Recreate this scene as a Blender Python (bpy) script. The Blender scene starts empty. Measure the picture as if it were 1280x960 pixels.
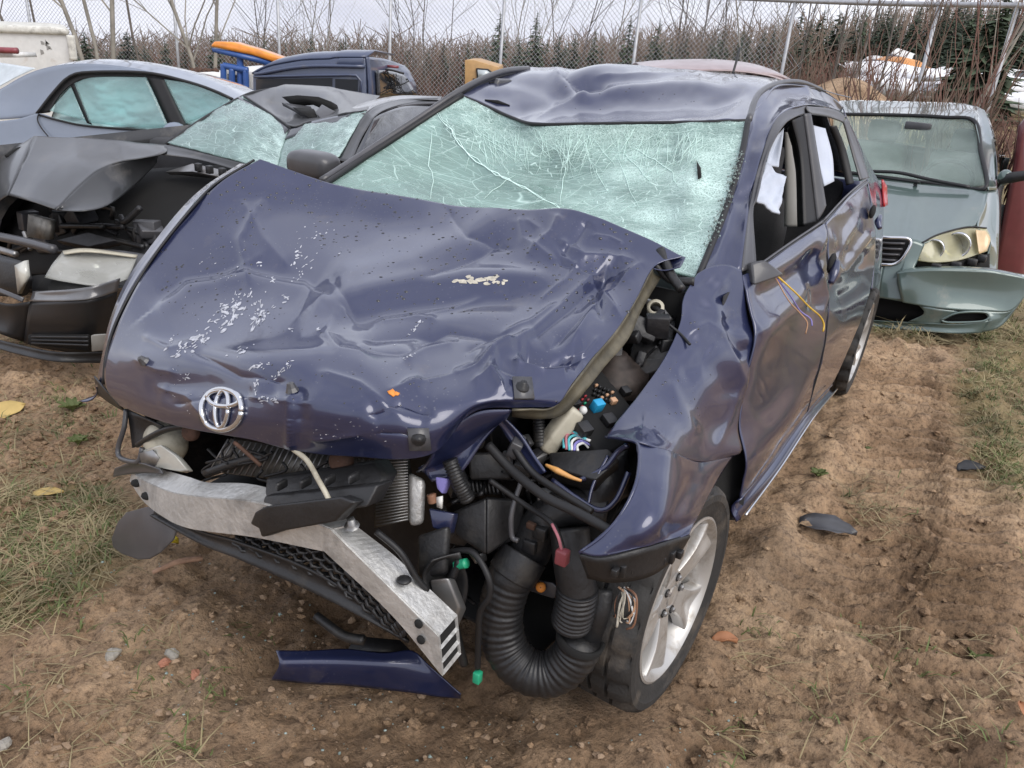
import bpy, bmesh, math, random
import numpy as np
from mathutils import Vector, Matrix
from mathutils.bvhtree import BVHTree

sc = bpy.context.scene
COL = sc.collection
rng = np.random.default_rng(7)
random.seed(7)

# ---------------------------------------------------------------- camera, sky, sun, exposure
FOC, CAM_H, PITCH, ROLL = 1000.0, 1.54, 0.402, 0.081      # focal length in units of a 1280 px wide frame
cr_, sr_, cp_, sp_ = math.cos(ROLL), math.sin(ROLL), math.cos(PITCH), math.sin(PITCH)
EYE = np.array([0.0, 0.0, CAM_H])
AX_R = np.array([cr_, sr_ * sp_, sr_ * cp_])
AX_U = np.array([-sr_, cr_ * sp_, cr_ * cp_])
AX_F = np.array([0.0, cp_, -sp_])
cam_data = bpy.data.cameras.new('camera')
cam = bpy.data.objects.new('camera', cam_data)
COL.objects.link(cam)
cam_data.sensor_width = 36.0
cam_data.lens = FOC / 1280.0 * 36.0
cam_data.clip_start = 0.05
cam_data.clip_end = 2000.0
M4 = Matrix.Identity(4)
for i in range(3):
    M4[i][0] = AX_R[i]; M4[i][1] = AX_U[i]; M4[i][2] = -AX_F[i]; M4[i][3] = EYE[i]
cam.matrix_world = M4
sc.camera = cam

SUN_EL, SUN_AZ = math.radians(46), math.radians(140)       # azimuth of the sun, clockwise from +Y
world = bpy.data.worlds.new('World'); sc.world = world; world.use_nodes = True
wn = world.node_tree; wn.nodes.clear()
w_out = wn.nodes.new('ShaderNodeOutputWorld'); w_bg = wn.nodes.new('ShaderNodeBackground')
w_sky = wn.nodes.new('ShaderNodeTexSky'); w_sky.sky_type = 'NISHITA'; w_sky.sun_disc = False
w_sky.sun_elevation = SUN_EL; w_sky.sun_rotation = SUN_AZ
w_sky.air_density = 1.2; w_sky.dust_density = 3.0
w_tc = wn.nodes.new('ShaderNodeTexCoord'); w_mp = wn.nodes.new('ShaderNodeMapping')
w_mp.inputs['Scale'].default_value = (1.0, 1.0, 2.6)
w_no = wn.nodes.new('ShaderNodeTexNoise'); w_no.inputs['Scale'].default_value = 2.2
w_no.inputs['Detail'].default_value = 6.0; w_no.inputs['Roughness'].default_value = 0.55
w_rp = wn.nodes.new('ShaderNodeValToRGB')
w_rp.color_ramp.elements[0].position = 0.3; w_rp.color_ramp.elements[0].color = (0.56, 0.58, 0.70, 1)
w_rp.color_ramp.elements[1].position = 0.7; w_rp.color_ramp.elements[1].color = (0.93, 0.94, 1.0, 1)
w_sc = wn.nodes.new('ShaderNodeVectorMath'); w_sc.operation = 'SCALE'; w_sc.inputs['Scale'].default_value = 7.2
w_mx = wn.nodes.new('ShaderNodeMix'); w_mx.data_type = 'RGBA'; w_mx.inputs[0].default_value = 0.86
L = wn.links.new
L(w_tc.outputs['Generated'], w_mp.inputs['Vector']); L(w_mp.outputs[0], w_no.inputs['Vector'])
L(w_no.outputs['Fac'], w_rp.inputs[0]); L(w_rp.outputs[0], w_sc.inputs[0])
L(w_sky.outputs[0], w_mx.inputs[6]); L(w_sc.outputs[0], w_mx.inputs[7])
L(w_mx.outputs[2], w_bg.inputs['Color']); L(w_bg.outputs[0], w_out.inputs[0])
w_bg.inputs['Strength'].default_value = 0.115
sun_d = bpy.data.lights.new('sun', 'SUN'); sun_d.energy = 1.2; sun_d.angle = math.radians(42); sun_d.color = (1.0, 0.96, 0.9)
sun = bpy.data.objects.new('sun', sun_d); COL.objects.link(sun)
sdir = Vector((math.sin(SUN_AZ) * math.cos(SUN_EL), math.cos(SUN_AZ) * math.cos(SUN_EL), math.sin(SUN_EL)))
sun.rotation_euler = sdir.to_track_quat('Z', 'Y').to_euler(); sun.location = (0, 0, 30)
sc.view_settings.view_transform = 'Standard'; sc.view_settings.look = 'None'
sc.view_settings.exposure = 0.85; sc.view_settings.gamma = 1.0
sc.view_settings.use_curve_mapping = False

# ---------------------------------------------------------------- geometry helpers
def ray(px, py):
    d = AX_F + AX_R * ((px - 640) / FOC) + AX_U * ((480 - py) / FOC)
    return d / (d[1])                       # scaled so that it advances one metre in y

def W(px, py, y=None, z=None):
    d = ray(px, py)
    t = y if y is not None else (z - CAM_H) / d[2]
    return EYE + d * t

def terrain(x, y):
    x = np.asarray(x, float); y = np.asarray(y, float)
    s = np.clip(y - 3.2, 0, None)
    b = np.clip(x / np.maximum(y, 1.0), -0.8, 0.8)
    k = np.interp(b, [-.8, 0, .33, .44, .8], [.105, .056, .034, .010, .006]); w = np.clip((y - 8) / 6, 0, 1)
    return -(0.05 * (1 - w) + k * w) * s * np.clip(s / 2.0, 0, 1)

def G(px, py):                              # point where a pixel meets the ground
    z = 0.0
    for _ in range(25):
        p = W(px, py, z=z)
        z = 0.5 * z + 0.5 * float(terrain(p[0], p[1]))
    return W(px, py, z=z)

def project(pts):
    d = np.asarray(pts, float) - EYE
    zf = d @ AX_F
    return np.stack([640 + FOC * (d @ AX_R) / zf, 480 - FOC * (d @ AX_U) / zf], -1)

class Frame:
    """local frame of a vehicle: u forward, v to its left, z up"""
    def __init__(s, x, y, yaw, z=0.0):
        s.o = np.array([x, y, z]); s.yaw = yaw
        s.fw = np.array([-math.sin(yaw), -math.cos(yaw), 0]); s.lf = np.array([math.cos(yaw), -math.sin(yaw), 0])
    def __call__(s, px, py, u=None, v=None, z=None):
        d = ray(px, py); e = EYE - s.o
        if u is not None: t = (u - e @ s.fw) / (d @ s.fw)
        elif v is not None: t = (v - e @ s.lf) / (d @ s.lf)
        else: t = (z - e[2]) / d[2]
        p = e + d * t
        return np.array([p @ s.fw, p @ s.lf, p[2]])
    def us(s, lst): return np.array([s(a, b, u=c) for a, b, c in lst])
    def zs(s, lst): return np.array([s(a, b, z=c) for a, b, c in lst])
    def vs(s, lst): return np.array([s(a, b, v=c) for a, b, c in lst])
    def world(s, p):
        p = np.asarray(p, float)
        return s.o + p[..., 0:1] * s.fw + p[..., 1:2] * s.lf + p[..., 2:3] * np.array([0, 0, 1.0])
    def local(s, p):
        d = np.asarray(p, float) - s.o
        return np.stack([d @ s.fw, d @ s.lf, d[..., 2]], -1)
    def root(s, name, label, cat, group=None):
        return empty(name, label, cat, tuple(s.o), math.atan2(s.fw[1], s.fw[0]), group)

def empty(name, label, cat, loc=(0, 0, 0), rz=0.0, group=None):
    o = bpy.data.objects.new(name, None); COL.objects.link(o)
    o.empty_display_size = 0.1
    o.location = loc; o.rotation_euler = (0, 0, rz)
    tag(o, label, cat, group)
    return o

def tag(o, label=None, cat=None, group=None, kind=None):
    if label: o['label'] = label
    if cat: o['category'] = cat
    if group: o['group'] = group
    if kind: o['kind'] = kind
    return o

def crom(pts, n, closed=False):
    """Catmull-Rom resample of a polyline to n points, even in chord length"""
    P = np.asarray(pts, float); k = len(P)
    if k == 2: 
        t = np.linspace(0, 1, n)[:, None]; return P[0] * (1 - t) + P[1] * t
    E = np.vstack([2 * P[0] - P[1], P, 2 * P[-1] - P[-2]])
    L_ = np.concatenate([[0], np.cumsum(np.linalg.norm(np.diff(P, axis=0), axis=1) + 1e-9)])
    s = np.linspace(0, L_[-1], n)
    i = np.clip(np.searchsorted(L_, s, side='right') - 1, 0, k - 2)
    t = ((s - L_[i]) / (L_[i + 1] - L_[i]))[:, None]
    a, b, c, d = E[i], E[i + 1], E[i + 2], E[i + 3]
    return 0.5 * (2 * b + (c - a) * t + (2 * a - 5 * b + 4 * c - d) * t ** 2 + (3 * b - a - 3 * c + d) * t ** 3)

def cru(P, n):
    """uniform-parameter Catmull-Rom along axis 0 of an array (k, ..., 3)"""
    P = np.asarray(P, float); k = len(P)
    E = np.concatenate([[2 * P[0] - P[1]], P, [2 * P[-1] - P[-2]]])
    s = np.linspace(0, k - 1, n); i = np.clip(s.astype(int), 0, k - 2); t = s - i
    t = t.reshape((-1,) + (1,) * (P.ndim - 1))
    a, b, c, d = E[i], E[i + 1], E[i + 2], E[i + 3]
    return 0.5 * (2 * b + (c - a) * t + (2 * a - 5 * b + 4 * c - d) * t ** 2 + (3 * b - a - 3 * c + d) * t ** 3)

def patch(ctrl, n, m):
    g = cru(np.asarray(ctrl, float), n)
    return np.swapaxes(cru(np.swapaxes(g, 0, 1), m), 0, 1)

def linpatch(ctrl, n, m):
    C_ = np.asarray(ctrl, float)
    def lin(P, k):
        s = np.linspace(0, len(P) - 1, k); i = np.clip(s.astype(int), 0, len(P) - 2); t = (s - i).reshape((-1,) + (1,) * (P.ndim - 1))
        return P[i] * (1 - t) + P[i + 1] * t
    return np.swapaxes(lin(np.swapaxes(lin(C_, n), 0, 1), m), 0, 1)

def ruled(a, b, n, m, bulge=0.0, nrm=None):
    A, B = crom(a, m), crom(b, m)
    t = np.linspace(0, 1, n)[:, None, None]
    g = A[None] * (1 - t) + B[None] * t
    if bulge: g = g + normals(g) * (bulge * np.sin(np.pi * t))
    return g

def coons(top, bot, left, right, n, m, bulge=0.0):
    T, B, Lf, R = crom(top, m), crom(bot, m), crom(left, n), crom(right, n)
    s = np.linspace(0, 1, m)[None, :, None]; t = np.linspace(0, 1, n)[:, None, None]
    g = (1 - t) * T[None] + t * B[None] + (1 - s) * Lf[:, None] + s * R[:, None] \
        - ((1 - s) * (1 - t) * T[0] + s * (1 - t) * T[-1] + (1 - s) * t * B[0] + s * t * B[-1])
    if bulge: g = g + normals(g) * (bulge * np.sin(np.pi * t) * np.sin(np.pi * s))
    return g

def normals(g):
    du = np.gradient(g, axis=0); dv = np.gradient(g, axis=1)
    n = np.cross(dv, du); l = np.linalg.norm(n, axis=-1, keepdims=True)
    return n / np.maximum(l, 1e-9)

def facing(g, fr):
    """normals turned to the side the camera sees"""
    n = normals(g); e = fr.local(EYE) - g
    s = np.sign((n * e).sum(-1, keepdims=True)); 
    s = 1.0 if s.mean() >= 0 else -1.0
    return n * s

def seg_dist(q, line):
    """distance and signed side of 2-D points q to a polyline, and the running fraction along it"""
    best = np.full(q.shape[:-1], 1e9); sd = np.zeros_like(best); fr = np.zeros_like(best)
    Ln = np.asarray(line, float); tot = len(Ln) - 1
    for k in range(tot):
        a, b = Ln[k], Ln[k + 1]; ab = b - a
        t = np.clip(((q - a) @ ab) / (ab @ ab), 0, 1)
        r = q - (a + t[..., None] * ab); d = np.linalg.norm(r, axis=-1)
        side = np.sign(ab[0] * r[..., 1] - ab[1] * r[..., 0])
        mk = d < best
        best = np.where(mk, d, best); sd = np.where(mk, side, sd); fr = np.where(mk, (k + t) / tot, fr)
    return best, sd, fr

def dents(g, fr, specs):
    """crash damage: ridges (r), sharp creases (c) and steps (s) following lines over a panel"""
    q = project(fr.world(g)); n = facing(g, fr); disp = np.zeros(g.shape[:2])
    for kind, amp, w, line in specs:
        d, sd, f = seg_dist(q, line)
        fade = np.clip(np.minimum(f, 1 - f) * 6 + 0.35, 0, 1)
        if kind == 'r': disp += amp * np.exp(-(d / w) ** 2) * fade
        elif kind == 'c': disp += amp * np.exp(-d / w) * fade
        elif kind == 's': disp += amp * np.tanh(sd * d / (0.25 * w)) * np.exp(-(d / w) ** 2) * fade
    return g + n * disp[..., None]

def vnoise(p, seed=0):
    """smooth value noise for arrays of 2-D or 3-D points"""
    p = np.asarray(p, float); dim = p.shape[-1]
    i = np.floor(p).astype(np.int64); f = p - i; f = f * f * (3 - 2 * f)
    out = np.zeros(p.shape[:-1])
    for c in range(2 ** dim):
        h = np.full(p.shape[:-1], seed * 374761393 + 12345, np.int64); w = np.ones(p.shape[:-1])
        for k in range(dim):
            b = (c >> k) & 1
            h = (h ^ ((i[..., k] + b) * (668265263, 2147483647, 1274126177)[k] + 97 * k)) * 1103515245 % (1 << 31)
            w = w * (f[..., k] if b else 1 - f[..., k])
        h = (h ^ (h >> 13)) * 1274126177 % (1 << 31)
        h = (h ^ (h >> 11)) % 65536
        out += w * h / 65535.0
    return out

def fbm(p, oct=4, seed=0, gain=0.5):
    a, s, t = 1.0, 0.0, 0.0
    p = np.asarray(p, float)
    for k in range(oct):
        s = s + a * (vnoise(p * 2 ** k + 17.3 * k, seed + k) - 0.5); t += a; a *= gain
    return s / t * 2

class MB:
    def __init__(s): s.v = []; s.f = []; s.n = 0; s.uv = None
    def add(s, v, f):
        v = np.asarray(v, float).reshape(-1, 3); s.v.append(v)
        s.f += [tuple(i + s.n for i in q) for q in f]; s.n += len(v); return s
    def grid(s, g, closed=False):
        n, m = g.shape[:2]; idx = np.arange(n * m).reshape(n, m)
        f = [(idx[i, j], idx[i, (j + 1) % m], idx[i + 1, (j + 1) % m], idx[i + 1, j]) for i in range(n - 1) for j in range(m if closed else m - 1)]
        return s.add(g, [tuple(int(a) for a in q) for q in f])
    def box(s, c, size, R=None):
        h = np.asarray(size, float) / 2
        v = np.array([(x, y, z) for x in (-1, 1) for y in (-1, 1) for z in (-1, 1)], float) * h
        if R is not None: v = v @ np.asarray(R, float).T
        return s.add(v + np.asarray(c, float), [(0, 1, 3, 2), (4, 6, 7, 5), (0, 4, 5, 1), (2, 3, 7, 6), (0, 2, 6, 4), (1, 5, 7, 3)])
    def hexa(s, a, b):
        """a, b: two quads of four points each"""
        v = np.vstack([a, b])
        return s.add(v, [(0, 1, 2, 3), (7, 6, 5, 4), (0, 4, 5, 1), (1, 5, 6, 2), (2, 6, 7, 3), (3, 7, 4, 0)])
    def prism(s, poly, vec):
        a = np.asarray(poly, float); b = a + np.asarray(vec, float); n = len(a)
        return s.add(np.vstack([a, b]), [tuple(range(n)), tuple(range(2 * n - 1, n - 1, -1))] + [(i, i + n, (i + 1) % n + n, (i + 1) % n) for i in range(n)])
    def tube(s, pts, r, sides=8, n=None, cap=True, rf=None):
        P = np.asarray(pts, float)
        if n: P = crom(P, n)
        k = len(P); T = np.gradient(P, axis=0); T /= np.maximum(np.linalg.norm(T, axis=1, keepdims=True), 1e-9)
        R = np.full(k, r) if np.isscalar(r) else np.interp(np.linspace(0, 1, k), np.linspace(0, 1, len(r)), r)
        if rf is not None: R = R * rf(np.linspace(0, 1, k))
        up = np.array([0, 0, 1.0]) if abs(T[0][2]) < 0.9 else np.array([1.0, 0, 0])
        a = np.cross(T[0], up); a /= np.linalg.norm(a); rings = []
        ang = np.linspace(0, 2 * np.pi, sides, endpoint=False)
        for i in range(k):
            a = a - T[i] * (a @ T[i]); a /= max(np.linalg.norm(a), 1e-9); b = np.cross(T[i], a)
            rings.append(P[i] + R[i] * (np.cos(ang)[:, None] * a + np.sin(ang)[:, None] * b))
        g = np.array(rings); base = s.n; s.grid(g, closed=True)
        if cap:
            s.f.append(tuple(base + i for i in range(sides))[::-1]); s.f.append(tuple(base + (k - 1) * sides + i for i in range(sides)))
        return s
    def lathe(s, prof, c, axis, sides=24, closed=False):
        """prof: list of (radius, height along axis)"""
        ax = np.asarray(axis, float); ax /= np.linalg.norm(ax)
        up = np.array([0, 0, 1.0]) if abs(ax[2]) < 0.9 else np.array([1.0, 0, 0])
        a = np.cross(ax, up); a /= np.linalg.norm(a); b = np.cross(ax, a)
        ang = np.linspace(0, 2 * np.pi, sides, endpoint=False)
        g = np.array([np.asarray(c) + ax * h + r * (np.cos(ang)[:, None] * a + np.sin(ang)[:, None] * b) for r, h in prof])
        return s.grid(g, closed=True)
    def ball(s, c, r, seg=8, rings=6, jit=0.0, sd=0):
        r = np.ones(3) * r; g = []
        R_ = np.random.default_rng(sd)
        for i in range(rings + 1):
            th = np.pi * i / rings
            for j in range(seg):
                ph = 2 * np.pi * j / seg
                g.append([np.sin(th) * np.cos(ph), np.sin(th) * np.sin(ph), np.cos(th)])
        g = np.array(g).reshape(rings + 1, seg, 3)
        if jit:
            k = 1 + jit * (R_.random((rings + 1, seg, 1)) - 0.5); k[0] = k[0, 0]; k[-1] = k[-1, 0]; g = g * k
        return s.grid(g * r + np.asarray(c, float), closed=True)
    def build(s, name, mat, parent=None, smooth=True, solid=0.0, bevel=0.0, label=None, kind=None, soff=0.0, sharp=None):
        v = np.vstack(s.v); me = bpy.data.meshes.new(name)
        me.from_pydata(v.tolist(), [], s.f); me.update()
        if s.uv is not None:
            ul = me.uv_layers.new(name='UVMap'); li = np.zeros(len(me.loops), np.int32)
            me.loops.foreach_get('vertex_index', li); ul.data.foreach_set('uv', s.uv[li].ravel())
        if smooth: me.polygons.foreach_set('use_smooth', np.ones(len(me.polygons), bool))
        o = bpy.data.objects.new(name, me); COL.objects.link(o)
        if mat: me.materials.append(mat)
        if parent: o.parent = parent
        if bevel:
            m = o.modifiers.new('bevel', 'BEVEL'); m.width = bevel; m.segments = 2; m.limit_method = 'ANGLE'; m.angle_limit = math.radians(35)
        if solid:
            m = o.modifiers.new('solid', 'SOLIDIFY'); m.thickness = solid; m.offset = soff
        if sharp and smooth:
            bm = bmesh.new(); bm.from_mesh(me)
            for e in bm.edges:
                if len(e.link_faces) == 2 and e.calc_face_angle(0) > math.radians(sharp): e.smooth = False
            bm.to_mesh(me); bm.free()
        tag(o, label, None, None, kind)
        return o

def surf(name, g, mat, parent, solid=0.004, uv=False, **k):
    b = MB().grid(g)
    if uv:
        n, m = g.shape[:2]
        U, V = np.meshgrid(np.linspace(0, 1, m), np.linspace(0, 1, n)); b.uv = np.stack([U, V], -1).reshape(-1, 2)
    return b.build(name, mat, parent, solid=solid, **k)

# ---------------------------------------------------------------- materials
def nt(name):
    m = bpy.data.materials.new(name); m.use_nodes = True
    t = m.node_tree; b = t.nodes['Principled BSDF']
    return m, t, b, t.links.new

def mat(name, col, rough=0.5, metal=0.0, coat=0.0, coat_r=0.05, var=0.15, scale=12.0, bump=0.0, bscale=60.0, dirt=None, dirt_amt=0.0, dscale=4.0, alpha=1.0, spec=0.5, trans=0.0):
    m, t, b, ln = nt(name)
    N = t.nodes.new
    tc = N('ShaderNodeTexCoord'); n1 = N('ShaderNodeTexNoise'); n1.inputs['Scale'].default_value = scale; n1.inputs['Detail'].default_value = 5
    ln(tc.outputs['Object'], n1.inputs['Vector'])
    rp = N('ShaderNodeValToRGB')
    c = np.array(col[:3]); lo, hi = c * (1 - var), np.minimum(c * (1 + var), 1)
    rp.color_ramp.elements[0].position = 0.3; rp.color_ramp.elements[1].position = 0.7
    rp.color_ramp.elements[0].color = (*lo, 1); rp.color_ramp.elements[1].color = (*hi, 1)
    ln(n1.outputs['Fac'], rp.inputs[0]); out = rp.outputs[0]
    rough_out = None
    if dirt is not None:
        n2 = N('ShaderNodeTexNoise'); n2.inputs['Scale'].default_value = dscale; n2.inputs['Detail'].default_value = 8; n2.inputs['Roughness'].default_value = 0.65
        ln(tc.outputs['Object'], n2.inputs['Vector'])
        mr = N('ShaderNodeMapRange'); mr.inputs[1].default_value = 0.62 - 0.3 * dirt_amt; mr.inputs[2].default_value = 0.78 - 0.2 * dirt_amt
        mr.inputs[4].default_value = min(1.0, 0.4 + dirt_amt)
        ln(n2.outputs['Fac'], mr.inputs[0])
        mx = N('ShaderNodeMix'); mx.data_type = 'RGBA'; mx.inputs[7].default_value = (*dirt, 1)
        ln(mr.outputs[0], mx.inputs[0]); ln(out, mx.inputs[6]); out = mx.outputs[2]
        rr = N('ShaderNodeMapRange'); rr.inputs[3].default_value = rough; rr.inputs[4].default_value = max(rough, 0.8)
        ln(mr.outputs[0], rr.inputs[0]); rough_out = rr.outputs[0]
    ln(out, b.inputs['Base Color'])
    b.inputs['Roughness'].default_value = rough
    if rough_out: ln(rough_out, b.inputs['Roughness'])
    b.inputs['Metallic'].default_value = metal; b.inputs['Coat Weight'].default_value = coat; b.inputs['Coat Roughness'].default_value = coat_r
    b.inputs['Specular IOR Level'].default_value = spec; b.inputs['Alpha'].default_value = alpha
    if trans: b.inputs['Transmission Weight'].default_value = trans
    if bump:
        n3 = N('ShaderNodeTexNoise'); n3.inputs['Scale'].default_value = bscale; n3.inputs['Detail'].default_value = 4
        ln(tc.outputs['Object'], n3.inputs['Vector'])
        bp = N('ShaderNodeBump'); bp.inputs['Strength'].default_value = bump; bp.inputs['Distance'].default_value = 0.01
        ln(n3.outputs['Fac'], bp.inputs['Height']); ln(bp.outputs[0], b.inputs['Normal'])
    return m

DUST = (0.20, 0.15, 0.10)
M = {}
M['paint'] = mat('navy_paint', (0.018, 0.024, 0.070), 0.36, 0.3, 1.0, 0.03, 0.05, 3, dirt=(0.15, 0.13, 0.12), dirt_amt=0.06, dscale=5)
M['black'] = mat('black_plastic', (0.014, 0.014, 0.015), 0.45, var=0.3, bump=0.15, bscale=90, dirt=(0.06, 0.052, 0.042), dirt_amt=0.20, dscale=9)
M['rubber'] = mat('tyre_rubber', (0.022, 0.021, 0.020), 0.75, var=0.25, bump=0.2, bscale=120, dirt=(0.11, 0.09, 0.07), dirt_amt=0.35, dscale=7)
M['dark'] = mat('oily_dark_metal', (0.012, 0.012, 0.014), 0.5, 0.2, var=0.5, bump=0.3, bscale=40, dirt=(0.06, 0.05, 0.04), dirt_amt=0.3, dscale=12)
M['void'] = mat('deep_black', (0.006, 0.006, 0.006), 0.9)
M['trim'] = mat('grey_black_trim', (0.055, 0.055, 0.06), 0.42, coat=0.3, coat_r=0.2, var=0.15, dirt=(0.16, 0.15, 0.14), dirt_amt=0.15)
M['seal'] = mat('rubber_seal', (0.010, 0.010, 0.011), 0.55, var=0.2)
M['alu'] = mat('dull_aluminium', (0.56, 0.56, 0.545), 0.47, 0.6, var=0.14, scale=20, bump=0.3, bscale=70, dirt=(0.14, 0.12, 0.10), dirt_amt=0.3, dscale=9)
M['rim'] = mat('silver_rim_paint', (0.47, 0.46, 0.44), 0.38, 0.55, 0.4, 0.1, 0.06, 9, dirt=(0.20, 0.16, 0.12), dirt_amt=0.36, dscale=14)
M['chrome'] = mat('chrome', (0.62, 0.63, 0.65), 0.14, 0.9, var=0.05, dirt=(0.3, 0.3, 0.3), dirt_amt=0.1)
M['steel'] = mat('grey_steel', (0.28, 0.28, 0.28), 0.42, 0.8, var=0.2, dirt=(0.15, 0.09, 0.05), dirt_amt=0.3, dscale=15)
M['rust'] = mat('rusty_metal', (0.085, 0.045, 0.03), 0.75, 0.3, var=0.4, scale=30, bump=0.3)
M['lining'] = mat('olive_hood_edge', (0.10, 0.088, 0.06), 0.5, 0.3, var=0.35, scale=25, dirt=(0.03, 0.03, 0.03), dirt_amt=0.35, dscale=14)
M['fins'] = mat('radiator_fins', (0.20, 0.19, 0.17), 0.5, 0.7, var=0.3, scale=40, dirt=(0.05, 0.045, 0.04), dirt_amt=0.4, dscale=10)
M['white_cloth'] = mat('airbag_cloth', (0.47, 0.51, 0.59), 0.9, var=0.06, bump=0.2, bscale=30)
M['beige'] = mat('grey_beige_trim', (0.27, 0.265, 0.25), 0.7, var=0.08)
M['seat'] = mat('charcoal_seat_fabric', (0.035, 0.035, 0.038), 0.9, var=0.2, bump=0.2, bscale=150)
M['lens'] = mat('hazy_headlamp_lens', (0.52, 0.52, 0.47), 0.25, 0.1, 0.8, 0.08, 0.2, 10)
M['lens_y'] = mat('yellowed_headlamp_lens', (0.62, 0.60, 0.44), 0.25, 0.0, 0.8, 0.06, 0.15, 5)
M['amber'] = mat('amber_plastic', (0.65, 0.33, 0.10), 0.3, coat=0.5)
M['red'] = mat('red_plastic', (0.45, 0.02, 0.025), 0.3, coat=0.6)
def plain(name, c, r=0.5, *a, **k):
    M[name] = mat(name, c, r, *a, **k); return M[name]
plain('blue_plastic', (0.02, 0.30, 0.55), 0.4); plain('tan_plastic', (0.5, 0.3, 0.18)); plain('white_plastic', (0.7, 0.7, 0.68))
plain('green_plastic', (0.02, 0.30, 0.16), 0.4); plain('maroon_plastic', (0.22, 0.05, 0.06), 0.4); plain('red_fuse', (0.35, 0.03, 0.04)); plain('yellow_wire', (0.65, 0.42, 0.05), 0.4)
plain('pink_wire', (0.42, 0.15, 0.18)); plain('cyan_wire', (0.1, 0.45, 0.5)); plain('violet_wire', (0.22, 0.2, 0.5)); plain('brown_wire', (0.2, 0.1, 0.06)); plain('cream', (0.46, 0.43, 0.34), dirt=(.12, .10, .07), dirt_amt=.3, dscale=14)
plain('orange_chip', (0.7, 0.25, 0.04), 0.6); plain('scrape', (0.42, 0.43, 0.47), 0.8, var=.3, scale=90); plain('scrape_tan', (0.44, 0.41, 0.34), 0.8, var=.3, scale=80)

def weather(m, ior=1.52):
    """dried water marks and a dull film over the clear coat"""
    t = m.node_tree; b = t.nodes['Principled BSDF']; ln = t.links.new; N = t.nodes.new; b.inputs['Coat IOR'].default_value = ior
    tc = N('ShaderNodeTexCoord'); n = N('ShaderNodeTexNoise'); n.inputs['Scale'].default_value = 7; n.inputs['Detail'].default_value = 8; n.inputs['Roughness'].default_value = .7
    ln(tc.outputs['Object'], n.inputs['Vector']); r = N('ShaderNodeMapRange'); r.inputs[1].default_value = .4; r.inputs[2].default_value = .7; r.inputs[3].default_value = .02; r.inputs[4].default_value = .20
    ln(n.outputs['Fac'], r.inputs[0]); ln(r.outputs[0], b.inputs['Coat Roughness'])
    v = N('ShaderNodeTexVoronoi'); v.inputs['Scale'].default_value = 85; v.inputs['Randomness'].default_value = 1; ln(tc.outputs['Object'], v.inputs['Vector'])
    r2 = N('ShaderNodeMapRange'); r2.inputs[1].default_value = .10; r2.inputs[2].default_value = .22; r2.inputs[3].default_value = .30; r2.inputs[4].default_value = 0; ln(v.outputs['Distance'], r2.inputs[0])
    r3 = N('ShaderNodeMapRange'); r3.inputs[1].default_value = .5; r3.inputs[2].default_value = .62; ln(n.outputs['Fac'], r3.inputs[0])
    mu = N('ShaderNodeMath'); mu.operation = 'MULTIPLY'; ln(r2.outputs[0], mu.inputs[0]); ln(r3.outputs[0], mu.inputs[1])
    src = b.inputs['Base Color'].links[0].from_socket; mx = N('ShaderNodeMix'); mx.data_type = 'RGBA'; mx.inputs[7].default_value = (.20, .20, .22, 1)
    ln(mu.outputs[0], mx.inputs[0]); ln(src, mx.inputs[6]); ln(mx.outputs[2], b.inputs['Base Color'])
weather(M['paint'])

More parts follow.
